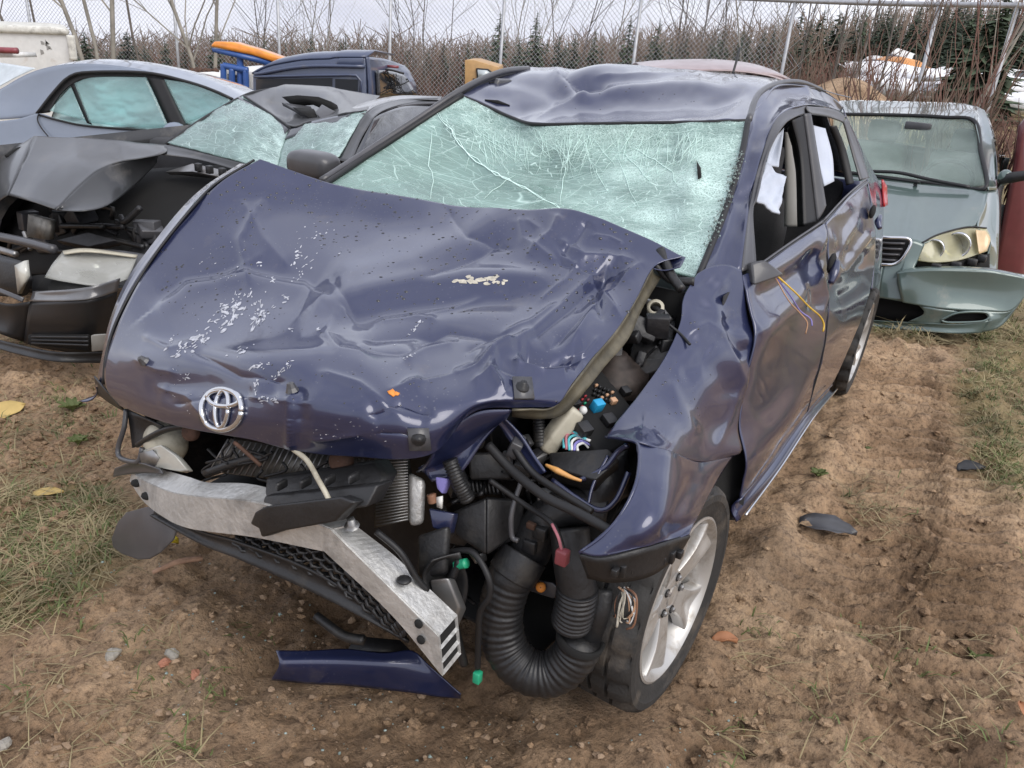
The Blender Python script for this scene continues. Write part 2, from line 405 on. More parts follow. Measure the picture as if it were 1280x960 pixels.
def glass_mat(name, tint, clear, crack=None, haze=(0.5, 0.62, 0.58), mask=None, density=1.0, rough=0.06):
    """safety glass: part see-through, part milky, with a fracture network where it is broken"""
    m, t, b, ln = nt(name); N = t.nodes.new
    b.inputs['Base Color'].default_value = (*haze, 1); b.inputs['Roughness'].default_value = rough
    b.inputs['Coat Weight'].default_value = 0.6; b.inputs['Coat Roughness'].default_value = 0.04
    tr = N('ShaderNodeBsdfTransparent'); tr.inputs[0].default_value = (*tint, 1)
    mx = N('ShaderNodeMixShader'); mx.inputs[0].default_value = 1 - clear
    out = t.nodes['Material Output']
    ln(tr.outputs[0], mx.inputs[1]); ln(b.outputs[0], mx.inputs[2]); ln(mx.outputs[0], out.inputs[0])
    tc = N('ShaderNodeTexCoord')
    nz = N('ShaderNodeTexNoise'); nz.inputs['Scale'].default_value = 2.5; nz.inputs['Detail'].default_value = 3
    ln(tc.outputs['UV'], nz.inputs['Vector'])
    if crack is None:
        r0 = N('ShaderNodeMapRange'); r0.inputs[1].default_value = 0.3; r0.inputs[2].default_value = 0.7
        r0.inputs[3].default_value = 1 - clear - 0.08; r0.inputs[4].default_value = min(1, 1 - clear + 0.08)
        ln(nz.outputs['Fac'], r0.inputs[0]); ln(r0.outputs[0], mx.inputs[0])
        return m
    sep = N('ShaderNodeSeparateXYZ'); ln(tc.outputs['UV'], sep.inputs[0])
    wob = N('ShaderNodeVectorMath'); wob.operation = 'SCALE'; wob.inputs['Scale'].default_value = 0.10
    ln(nz.outputs['Color'], wob.inputs[0])
    add = N('ShaderNodeVectorMath'); ln(tc.outputs['UV'], add.inputs[0]); ln(wob.outputs[0], add.inputs[1])
    def vor(scale, w0, stretch=(1, 1, 1)):
        mp = N('ShaderNodeMapping'); mp.inputs['Scale'].default_value = stretch; ln(add.outputs[0], mp.inputs['Vector'])
        v = N('ShaderNodeTexVoronoi'); v.feature = 'DISTANCE_TO_EDGE'; v.inputs['Scale'].default_value = scale
        ln(mp.outputs[0], v.inputs['Vector'])
        r = N('ShaderNodeMapRange'); r.inputs[1].default_value = 0.0; r.inputs[2].default_value = w0; r.inputs[3].default_value = 1.0; r.inputs[4].default_value = 0.0
        ln(v.outputs['Distance'], r.inputs[0]); return r.outputs[0]
    def mapr(src, a, b_, c=0.0, d=1.0):
        r = N('ShaderNodeMapRange'); r.inputs[1].default_value = a; r.inputs[2].default_value = b_; r.inputs[3].default_value = c; r.inputs[4].default_value = d
        ln(src, r.inputs[0]); return r.outputs[0]
    def math_(op, a, b_=None):
        n = N('ShaderNodeMath'); n.operation = op
        for i, x in enumerate((a, b_)):
            if x is None: continue
            if isinstance(x, (int, float)): n.inputs[i].default_value = x
            else: ln(x, n.inputs[i])
        return n.outputs[0]
    nz2 = N('ShaderNodeTexNoise'); nz2.inputs['Scale'].default_value = 5; nz2.inputs['Detail'].default_value = 6; ln(tc.outputs['UV'], nz2.inputs['Vector'])
    jit = math_('MULTIPLY', math_('SUBTRACT', nz2.outputs['Fac'], 0.5), 0.55)
    side = mapr(math_('ADD', sep.outputs['X'], jit), mask[0], mask[1])            # strongly crazed side
    YF = math_('SUBTRACT', 1.0, sep.outputs['Y'])
    top = mapr(math_('ADD', YF, jit), mask[2], mask[3], 1.0, 0.0)    # crazed band along the roof
    zone = math_('MAXIMUM', side, top)
    fine = math_('MULTIPLY', math_('MAXIMUM', vor(150 * density, 0.20, (1, 1.7, 1)), math_('MULTIPLY', vor(62 * density, 0.10, (1.5, 1, 1)), 0.8)), math_('MULTIPLY', zone, mapr(nz2.outputs['Fac'], 0.35, 0.62, 0.35, 0.95)))
    mid = math_('MULTIPLY', vor(17 * density, 0.035, (1, 2.2, 1)), mapr(zone, 0, 0.5, 0.32, 0.85))
    big = math_('MULTIPLY', vor(5.2, 0.012, (1, 1.6, 1)), 0.55)
    allc = math_('MINIMUM', math_('MAXIMUM', math_('MAXIMUM', fine, mid), big), 1.0)
    mc = N('ShaderNodeMix'); mc.data_type = 'RGBA'; mc.inputs[6].default_value = (*haze, 1); mc.inputs[7].default_value = (*crack, 1)
    ln(allc, mc.inputs[0])
    ml = N('ShaderNodeMix'); ml.data_type = 'RGBA'; ml.blend_type = 'MIX'
    blot = mapr(nz2.outputs['Fac'], 0.35, 0.65)
    dk = N('ShaderNodeMix'); dk.data_type = 'RGBA'; dk.inputs[6].default_value = (*(np.array(haze) * 0.72), 1); dk.inputs[7].default_value = (*haze, 1)
    ln(blot, dk.inputs[0]); tb = N('ShaderNodeMix'); tb.data_type = 'RGBA'; tb.blend_type = 'MULTIPLY'; tb.inputs[7].default_value = (.42, .52, .50, 1); ln(mapr(math_('ADD', YF, jit), mask[2] + .02, mask[3], 0.9, 0.0), tb.inputs[0]); ln(dk.outputs[2], tb.inputs[6]); ln(tb.outputs[2], mc.inputs[6]); ln(mc.outputs[2], b.inputs['Base Color'])
    ln(mapr(allc, 0, 1, 1 - clear, 1.0), mx.inputs[0]); ln(mapr(allc, 0, 1, rough, 0.6), b.inputs['Roughness'])
    ln(mapr(allc, 0, 1, 0.6, 0.0), b.inputs['Coat Weight'])
    bp = N('ShaderNodeBump'); bp.inputs['Strength'].default_value = 0.2; bp.inputs['Distance'].default_value = 0.003
    ln(allc, bp.inputs['Height']); ln(bp.outputs[0], b.inputs['Normal'])
    return m

M['shatter'] = glass_mat('shattered_windscreen_glass', (0.72, 0.88, 0.83), 0.60, (0.74, 0.93, 0.87), (0.48, 0.66, 0.61), (0.50, 0.86, 0.12, 0.34))
M['shatter2'] = glass_mat('broken_sedan_windscreen', (0.6, 0.75, 0.7), 0.45, (0.74, 0.92, 0.88), (0.34, 0.47, 0.45), (0.60, 1.1, 0.0, 0.5), 0.6)
M['lamp_glass'] = glass_mat('clouded_lamp_glass', (.92, .93, .90), .55, None, (.52, .52, .49)); M['lamp_glass_y'] = glass_mat('yellowed_lamp_glass', (.92, .90, .68), .50, None, (.58, .56, .42))
M['teal_glass'] = glass_mat('teal_side_glass', (0.45, 0.75, 0.76), 0.42, None, (0.17, 0.30, 0.31))
M['clear_glass'] = glass_mat('green_tinted_windscreen', (0.88, 0.96, 0.92), 0.80, None, (0.50, 0.57, 0.54))
M['dark_glass'] = glass_mat('dark_window_glass', (0.3, 0.32, 0.35), 0.12, None, (0.035, 0.038, 0.045))
M['crackline'] = mat('crack_white', (0.72, 0.92, 0.86), 0.6, var=0.05)
M['glassgrit'] = mat('glass_grit', (0.22, 0.28, 0.265), 0.3, var=0.5, scale=60)
M['drop'] = mat('water_drop', (0.010, 0.010, 0.016), 0.04, spec=0.8)

# ---------------------------------------------------------------- the ground
CARF = Frame(-0.352, 1.88, 0.517)
def pl(lst): return np.array([G(a, b)[:2] for a, b in lst])
TRACK = pl([(930, 958), (1010, 800), (1090, 660), (1130, 540), (1135, 450)])
TRACK2 = pl([(1130, 958), (1150, 800), (1185, 650), (1190, 540), (1175, 470)])
def inpoly(q, poly):
    x, y = q[..., 0], q[..., 1]; c = np.zeros(x.shape, bool); n = len(poly)
    for i in range(n):
        (x1, y1), (x2, y2) = poly[i], poly[i - 1]
        k = ((y1 > y) != (y2 > y)) & (x < (x2 - x1) * (y - y1) / (y2 - y1 + 1e-12) + x1); c ^= k
    return c
FLAT = [G(800, 880)[:2], G(1050, 488)[:2], CARF.world(np.array([-0.15, -0.75, 0]))[:2], CARF.world(np.array([-2.6, -0.75, 0]))[:2]]
PITS = [(G(330, 790)[:2], 0.30, -0.05), (G(620, 905)[:2], 0.35, -0.035), (G(400, 745)[:2], 0.25, -0.05), (G(240, 760)[:2], 0.22, 0.03)]
MC = W(1056, 97, y=13.0)
def height(x, y):
    p = np.stack([x, y], -1)
    near = np.clip((9 - y) / 4, 0, 1)
    h = terrain(x, y) + 0.035 * fbm(p * 1.1, 3, 1)
    dt = np.minimum(seg_dist(p, TRACK)[0], seg_dist(p, TRACK2)[0] + 0.02)
    rut = np.exp(-(dt / 0.19) ** 2)
    rough = 1 - 0.45 * rut
    h = h + near * rough * (0.045 * fbm(p * 4.5, 3, 5) + 0.065 * np.abs(fbm(p * 7, 4, 9, .6)) + 0.030 * fbm(p * 24, 3, 11, .65) - .020)
    _, sd_, fr = seg_dist(p, TRACK)
    h = h - 0.045 * rut + 0.035 * np.exp(-((dt - 0.24) / 0.07) ** 2) * (0.5 + vnoise(p * 9, 3)) * near
    h = h + rut * 0.065 * np.clip(1.6 * np.sin(fr * 215 + sd_ * dt * 26 + 1.5 * fbm(p * 3, 2, 2)), -1, 1) * near * (.3 + vnoise(p * 2.5, 6))
    for c, r, a in PITS: h = h + a * np.exp(-(((x - c[0]) ** 2 + (y - c[1]) ** 2) / r ** 2))
    for c in FLAT:
        w = np.exp(-(((x - c[0]) ** 2 + (y - c[1]) ** 2) / 0.16 ** 2)); h = h * (1 - w) - 0.012 * w
    mound = np.exp(-(((x - MC[0]) / 1.5) ** 2 + ((y - MC[1]) / 2.0) ** 2))
    h = h + (MC[2] - float(terrain(MC[0], MC[1]))) * mound * (y > 6)
    return h
def axis(core0, core1, step, far0, far1, g=1.22):
    a = list(np.arange(core0, core1, step)); s = step
    b = a[-1]
    while b < far1: s *= g; b += s; a.append(b)
    s = step; b = a[0]
    while b > far0: s *= g; b -= s; a.insert(0, b)
    return np.array(a)
gx = axis(-3.4, 4.2, 0.022, -500, 500, 1.12); gy = axis(0.7, 5.6, 0.022, -60, 900, 1.09)
GX, GY = np.meshgrid(gx, gy); GZ = height(GX, GY)
def gz(x, y): return float(height(np.array([float(x)]), np.array([float(y)]))[0])

m, t, b, ln = nt('mud_and_sand'); N = t.nodes.new; M['mud'] = m
tc = N('ShaderNodeTexCoord'); at = N('ShaderNodeAttribute'); at.attribute_name = 'cover'; at2 = N('ShaderNodeAttribute'); at2.attribute_name = 'wet'
def tn(scale, detail=6, rough=0.6):
    n = N('ShaderNodeTexNoise'); n.inputs['Scale'].default_value = scale; n.inputs['Detail'].default_value = detail; n.inputs['Roughness'].default_value = rough
    ln(tc.outputs['Object'], n.inputs['Vector']); return n.outputs['Fac']
def ramp(src, *st):
    r = N('ShaderNodeValToRGB'); e = r.color_ramp.elements
    while len(e) < len(st): e.new(0.5)
    for k, (p_, c_) in enumerate(st): e[k].position = p_; e[k].color = (*c_, 1)
    ln(src, r.inputs[0]); return r.outputs[0]
def mixc(f, a, b_, mode='MIX'):
    x = N('ShaderNodeMix'); x.data_type = 'RGBA'; x.blend_type = mode
    for i, s_ in ((0, f), (6, a), (7, b_)):
        if isinstance(s_, (int, float)): x.inputs[i].default_value = s_
        elif isinstance(s_, tuple): x.inputs[i].default_value = (*s_, 1)
        else: ln(s_, x.inputs[i])
    return x.outputs[2]
base = ramp(tn(1.6, 8, 0.62), (0.30, (0.21, 0.138, 0.083)), (0.48, (0.37, 0.255, 0.162)), (0.68, (0.53, 0.39, 0.26)))
speck = ramp(tn(55, 4, 0.7), (0.34, (0.35, 0.33, 0.32)), (0.5, (1, 1, 1)), (0.68, (1.25, 1.2, 1.15)))
c1 = mixc(0.9, base, speck, 'MULTIPLY')
blot = ramp(tn(7, 6, 0.7), (0.36, (0.62, 0.58, 0.55)), (0.56, (1.05, 1.03, 1.0)))
c1 = mixc(0.8, c1, blot, 'MULTIPLY')
straw = ramp(tn(30, 5, 0.7), (0.3, (0.11, 0.09, 0.042)), (0.6, (0.28, 0.225, 0.11)))
c1 = mixc(at.outputs['Fac'], c1, straw)
c1 = mixc(at2.outputs['Fac'], c1, mixc(0.5, (0.085, 0.055, 0.033), c1, 'MIX'))
ln(c1, b.inputs['Base Color'])
rr = N('ShaderNodeMapRange'); rr.inputs[3].default_value = 0.92; rr.inputs[4].default_value = 0.42; ln(at2.outputs['Fac'], rr.inputs[0]); ln(rr.outputs[0], b.inputs['Roughness'])
b.inputs['Specular IOR Level'].default_value = 0.3
bp = N('ShaderNodeBump'); bp.inputs['Strength'].default_value = 1.0; bp.inputs['Distance'].default_value = 0.022
hs = N('ShaderNodeMath'); hs.operation = 'ADD'; ln(tn(28, 8, 0.72), hs.inputs[0]); h2 = N('ShaderNodeMath'); h2.operation = 'MULTIPLY'; h2.inputs[1].default_value = .3; ln(tn(150, 4, 0.6), h2.inputs[0]); ln(h2.outputs[0], hs.inputs[1])
ln(hs.outputs[0], bp.inputs['Height']); ln(bp.outputs[0], b.inputs['Normal'])

gmb = MB().grid(np.stack([GX, GY, GZ], -1)); ground = gmb.build('ground', M['mud']); tag(ground, kind='structure')
GRASS = [  # outline in view of the grassy ground, density of blades, share of green
    ([(-20, 600), (120, 600), (165, 640), (150, 700), (70, 765), (-20, 790)], 3000, 0.45),
    ([(-20, 470), (125, 470), (150, 560), (100, 600), (-20, 600)], 900, 0.35),
    ([(1205, 425), (1290, 380), (1290, 640), (1225, 600), (1200, 500)], 4200, 0.55),
    ([(1085, 398), (1280, 395), (1280, 425), (1190, 432), (1090, 418)], 1400, 0.30),
    ([(1060, 600), (1130, 620), (1110, 690), (1060, 660)], 350, 0.3),
    ([(880, 800), (1290, 640), (1290, 965), (860, 965)], 420, 0.4),
    ([(-20, 780), (330, 760), (330, 965), (-20, 965)], 300, 0.3),
    ([(1225, 260), (1290, 260), (1290, 400), (1235, 380)], 2600, 0.05),
    ([(-20, 395), (60, 395), (60, 440), (-20, 440)], 500, 0.2),
]
PP = np.stack([GX, GY], -1)
cov = np.zeros(GX.shape); q = project(np.stack([GX, GY, GZ], -1)); vis = GY > 0.8
for poly, dens, gr in GRASS:
    if dens < 1300: continue
    cov = np.maximum(cov, np.where(vis & inpoly(q, poly), 0.9, 0))
k = np.exp(-0.5 * (np.arange(-6, 7) / 3.0) ** 2); k /= k.sum()
cov = np.apply_along_axis(lambda a: np.convolve(a, k, 'same'), 0, cov); cov = np.apply_along_axis(lambda a: np.convolve(a, k, 'same'), 1, cov)
cov = np.clip(cov * (0.55 + 1.2 * vnoise(PP * 5, 4)), 0, 1) * 0.8
cov = np.maximum(cov, np.where(GY > 9, 0.9, 0)) * (1 - np.exp(-(((GX - MC[0]) / 1.9) ** 2 + ((GY - MC[1]) / 2.6) ** 2) ** 2))
wet = np.zeros(GX.shape)
for (a, b_), r in (((560, 900), 0.38), ((330, 800), 0.25), ((640, 780), 0.5), ((400, 740), 0.3), ((960, 700), 0.2)):
    c = G(a, b_); wet = np.maximum(wet, np.exp(-(((GX - c[0]) ** 2 + (GY - c[1]) ** 2) / r ** 2)))
wet = np.clip(wet * (0.5 + vnoise(PP * 6, 8)) + 0.35 * np.clip(fbm(PP * 3, 3, 21), 0, 1), 0, 1) * (GY < 9)
for nm, arr in (('cover', cov), ('wet', wet)):
    a = ground.data.attributes.new(nm, 'FLOAT', 'POINT'); a.data.foreach_set('value', arr.ravel().astype(np.float32))

def sample_poly(poly, n):
    P = np.array(poly, float); lo, hi = P.min(0), P.max(0); out = []
    while len(out) < n:
        c = lo + rng.random((n * 2, 2)) * (hi - lo); out += list(c[inpoly(c, poly)])
    return np.array(out[:n])
def ground_hits(pix):
    d = AX_F + AX_R * ((pix[:, 0:1] - 640) / FOC) + AX_U * ((480 - pix[:, 1:2]) / FOC)
    d = d / d[:, 1:2]; z = np.zeros(len(pix))
    for _ in range(12):
        p = EYE + d * ((z - CAM_H) / d[:, 2])[:, None]; z = 0.5 * z + 0.5 * height(p[:, 0], p[:, 1])
    p[:, 2] = height(p[:, 0], p[:, 1]); return p
def blades(P, h, w, lean=0.8):
    """grass blades rooted at points P: five-cornered bent strips"""
    n = len(P); hgt = h * (0.4 + rng.random(n) * 0.9); az = rng.random(n) * 2 * np.pi
    d = np.stack([np.cos(az), np.sin(az), 0 * az], -1); sd = np.stack([-np.sin(az), np.cos(az), 0 * az], -1) * (w * (0.6 + 0.8 * rng.random(n)))[:, None]
    ln_ = (lean * (0.3 + rng.random(n)))[:, None]; up = np.array([0, 0, 1.0]); H_ = hgt[:, None]
    m1 = P + d * ln_ * H_ * 0.45 + up * H_ * 0.62 / (1 + 0.5 * ln_); tip = P + d * ln_ * H_ * 1.25 + up * H_ * (0.95 / (1 + 0.9 * ln_))
    v = np.stack([P - sd, P + sd, m1 - sd * 0.8, m1 + sd * 0.8, tip], 1).reshape(-1, 3)
    i = np.arange(n)[:, None] * 5
    f = [tuple(x) for x in np.hstack([i, i + 1, i + 3, i + 2]).tolist()] + [tuple(x) for x in np.hstack([i + 2, i + 3, i + 4]).tolist()]
    return v, f
M['straw'] = mat('dry_straw', (0.27, 0.22, 0.12), 0.85, var=0.4, scale=3)
M['green_grass'] = mat('green_grass', (0.10, 0.125, 0.036), 0.7, var=0.35, scale=3)
gs, gg = MB(), MB()
for poly, dens, gr in GRASS:
    cl = ground_hits(sample_poly(poly, max(6, dens // 14)))
    P = np.repeat(cl, 14, 0) + rng.normal(0, 0.03, (len(cl) * 14, 3)) * [1, 1, 0]
    P[:, 2] = height(P[:, 0], P[:, 1]) - 0.004
    isg = np.repeat(rng.random(len(cl)) < gr, 14)
    dist = np.median(cl[:, 1]); hh = 0.040 if dist < 4.2 else 0.10
    gs.add(*blades(P[~isg], hh * 1.4, 0.0016 if dist < 4.2 else 0.003, 2.2)); gg.add(*blades(P[isg], hh, 0.0022 if dist < 4.2 else 0.003, 1.0))
tag(gs.build('dry_grass', M['straw'], None, smooth=False), 'dry straw coloured grass scattered over the mud', 'grass', kind='stuff')
tag(gg.build('green_grass', M['green_grass'], None, smooth=False), 'short green grass tufts among the straw on the mud', 'grass', kind='stuff')

# gravel and clods nobody could count
M['stone'] = mat('pebble', (0.27, 0.19, 0.125), 0.85, var=0.45, scale=2.0, bump=0.4, bscale=80)
M['pale_stone'] = mat('pale_stone', (0.29, 0.27, 0.235), 0.8, var=0.2, scale=9, bump=0.4)
M['red_stone'] = mat('red_stone', (0.36, 0.16, 0.10), 0.8, var=0.25, scale=9, bump=0.4)
def scatter(n, poly, r0, r1, seed):
    mb = MB(); P = ground_hits(sample_poly(poly, n)); R_ = np.random.default_rng(seed)
    for i, p in enumerate(P):
        r = r0 + (r1 - r0) * R_.random() ** 3
        s = np.array([1, 0.6 + 0.5 * R_.random(), 0.4 + 0.35 * R_.random()]) * r
        mb.ball(p + [0, 0, s[2] * 0.3], s, 6, 4, 0.7, i)
    return mb
mb = scatter(450, [(-20, 700), (420, 640), (560, 860), (900, 965), (-20, 965)], 0.002, 0.013, 1)
tag(mb.build('gravel', M['stone'], None, smooth=False), 'small brown stones strewn in the mud before the wreck', 'gravel', kind='stuff')
mb = scatter(520, [(820, 900), (1110, 420), (1210, 430), (1290, 640), (1290, 965), (840, 965)], 0.003, 0.019, 2)
tag(mb.build('clods', M['mud'], None, smooth=False), 'crumbled earth clods along the muddy track right of the hatchback', 'earth clods', kind='stuff')
mb = scatter(380, [(-20, 760), (330, 700), (520, 840), (900, 930), (900, 965), (-20, 965)], 0.003, 0.017, 7)
tag(mb.build('crumbs', M['mud'], None, smooth=False), 'crumbled earth on the mud in front of the hatchback', 'earth crumbs', kind='stuff')
mb = scatter(900, [(-20, 450), (130, 460), (150, 600), (60, 760), (-20, 780)], 0.004, 0.02, 3)
tag(mb.build('litter', M['mud'], None, smooth=False), 'crumbs of bark and stone between the two wrecks', 'litter', kind='stuff')

mb = scatter(320, [(60, 700), (420, 690), (620, 900), (900, 900), (960, 800), (900, 965), (200, 940)], 0.0015, 0.005, 12)
tag(mb.build('glass_shards', M['glassgrit'], None, smooth=False), 'tiny greenish glass crumbs spilled on the mud around the front of the hatchback', 'glass crumbs', kind='stuff')
def lone(name, label, cat, px, py, size, mt, jit=0.4, sd=0, flat=0.55, group=None):
    p = G(px, py); z = gz(p[0], p[1])
    o = MB().ball((0, 0, 0), np.array([size, size * 0.75, size * flat]), 9, 7, jit, sd).build(name, mt, None, smooth=False)
    o.location = (p[0], p[1], z + size * flat * 0.35); o.rotation_euler = (0, 0, sd * 1.3)
    return tag(o, label, cat, group)
lone('stone', 'pale grey flat stone left of two reddish ones', 'stone', 141, 823, 0.024, M['pale_stone'], 0.35, 1)
lone('stone', 'light grey stone resting on the small reddish stones', 'stone', 214, 815, 0.022, M['pale_stone'], 0.35, 2)
lone('stone', 'reddish brown stone touching the light grey stone', 'stone', 205, 826, 0.016, M['red_stone'], 0.5, 3)
lone('stone', 'reddish stone alone right of the light grey stone', 'stone', 243, 832, 0.018, M['red_stone'], 0.5, 4)
lone('stone', 'brown block of stone at the edge of the right hand grass', 'stone', 1211, 468, 0.05, M['stone'], 0.3, 5)
lone('stone', 'small white stone at the lower left corner', 'stone', 5, 932, 0.018, M['pale_stone'], 0.4, 6)

def leafmesh(L_, w_, curl, seed):
    R_ = np.random.default_rng(seed); n = 9; g = []
    for i in range(n):
        t = i / (n - 1); hw = w_ * math.sin(math.pi * min(1, 0.08 + t * 0.92)) ** 0.7 * (1 + 0.3 * R_.random())
        for j in (-1, -0.5, 0, 0.5, 1): g.append([L_ * (t - 0.5), hw * j, curl * (abs(j) ** 2 * 0.6 + math.sin(t * 3) * 0.5)])
    return np.array(g).reshape(n, 5, 3)
def leaf(label, px, py, L_, mt, rz, sd, name='leaf', w=0.45, curl=0.012, cat='leaf', tilt=0.0):
    p = G(px, py); o = surf(name, leafmesh(L_, L_ * w * 0.5, curl, sd), mt, None, 0.0015)
    o.location = (p[0], p[1], gz(p[0], p[1]) + 0.010); o.rotation_euler = (tilt, 0, rz); return tag(o, label, cat)
plain('leaf_yellow', (0.50, 0.36, 0.13), 0.7); plain('leaf_brown', (0.26, 0.13, 0.06), 0.7); plain('leaf_orange', (0.34, 0.15, 0.07), 0.7)
leaf('yellowish dry leaf at the left edge of the mud', 6, 520, 0.17, M['leaf_yellow'], 1.0, 1, tilt=0.4)
leaf('pale tan dry leaf lying in the grass near the grey flap', 60, 614, 0.10, M['leaf_yellow'], 0.3, 2)
leaf('curled brown leaf right of the front wheel', 905, 806, 0.075, M['leaf_orange'], 0.1, 3, curl=0.03)
leaf('brown leaf on the mud in front of the small bushes of grass', 232, 601 - 100, 0.12, M['leaf_brown'], 0.4, 4)
leaf('reddish leaf at the lower right edge of the mud', 1272, 905, 0.06, M['leaf_orange'], 1.4, 5)
leaf('small brown leaf low on the right hand mud', 1080, 770, 0.06, M['leaf_brown'], 2.0, 6)
leaf('torn dark plastic scrap flat on the mud right of the car', 1035, 660, 0.20, M['trim'], -0.25, 7, 'plastic_scrap', 0.55, 0.03, 'plastic scrap')
leaf('black plastic shard beside the right hand grass', 1214, 588, 0.13, M['black'], 0.2, 8, 'plastic_shard', 0.5, 0.03, 'plastic shard')
leaf('yellow plastic wrapper under the grey flap', 200, 702, 0.12, mat('wrapper', (0.55, 0.42, 0.02), 0.3, coat=0.5), 0.2, 9, 'wrapper', 0.5, 0.03, 'wrapper')
p0, p1 = G(192, 726), G(254, 708)
o = MB().tube(np.array([p0, 0.5 * (p0 + p1) + [0, 0.008, 0.006], p1]) + [0, 0, 0.03], [0.006, 0.010, 0.008], 6, n=7).build('stick', mat('bare_wood', (0.33, 0.2, 0.13), 0.8, var=0.3, scale=40), None)
tag(o, 'short bare brown stick below the grey flap', 'stick')
for k, (px, py, lab) in enumerate([(92, 520, 'small green leafy weed between the two wrecks'), (98, 556, 'tiny green weed nearer than the leafy one'), (1022, 597, 'green weed in the mud beside the wheel track'), (1095, 548, 'low green weed at the start of the wheel track'), (1225, 750 + 70, 'green weed low at right with thin leaves')]):
    r_ = empty('weed', lab, 'weed', (0, 0, 0)); p = G(px, py); r_.location = (p[0], p[1], gz(p[0], p[1]))
    mb = MB()
    for a in range(9):
        g = leafmesh(0.07 if k == 0 else 0.045, 0.011, 0.012, a + 20 * k); g[..., 0] += 0.035 if k == 0 else 0.024
        th = a * 2.4; R_ = np.array(Matrix.Rotation(th, 3, 'Z') @ Matrix.Rotation(-0.45 - 0.1 * (a % 3), 3, 'Y')); mb.grid(g @ R_.T)
    mb.build('leaves', M['green_grass'], r_, solid=0.001)
    MB().tube([(0, 0, -0.01), (0, 0, 0.012)], 0.004, 6).build('stem', M['green_grass'], r_)

# ================================================================ the wrecked navy hatchback
car = CARF.root('wrecked_hatchback', 'navy blue hatchback in the foreground with crumpled hood and torn open front', 'car')
U = CARF.us
def T(name, pts, r, mt, parent=None, n=None, sides=8, rf=None, **k):
    P = U(pts); return MB().tube(P, r, sides, n or 6 * len(P), rf=rf).build(name, mt, parent or car, **k)

# ---- hood
H_CTRL = [
 [(325,199,-.30),(415,231,-.42),(500,246,-.48),(570,258,-.50),(640,263,-.50),(715,262,-.50),(790,290,-.52),(853,320,-.50)],
 [(275,228,-.17),(370,265,-.27),(460,290,-.32),(540,300,-.33),(615,310,-.35),(700,312,-.38),(765,322,-.43),(818,333,-.44)],
 [(222,282,-.02),(320,320,-.02),(420,340,-.08),(515,355,-.12),(600,358,-.17),(680,362,-.23),(742,365,-.29),(796,372,-.31)],
 [(181,338,.10),(285,375,.14),(385,395,.15),(480,410,.10),(570,418,.03),(650,415,-.03),(715,405,-.12),(772,410,-.19)],
 [(152,392,.21),(255,425,.27),(355,440,.32),(450,455,.29),(545,462,.20),(630,455,.10),(690,450,.03),(742,446,-.07)],
 [(136,442,.28),(235,468,.36),(335,485,.42),(440,500,.40),(540,503,.31),(610,484,.20),(668,478,.12),(718,476,.03)],
 [(134,482,.32),(220,505,.395),(325,520,.445),(440,535,.42),(538,537,.345),(598,505,.245),(655,498,.17),(703,500,.08)],
 [(152,507,.33),(216,531,.395),(298,547,.44),(415,568,.415),(532,569,.345),(588,517,.24),(648,511,.175),(692,509,.10)]]
HG = patch([U(r) for r in H_CTRL], 250, 250)
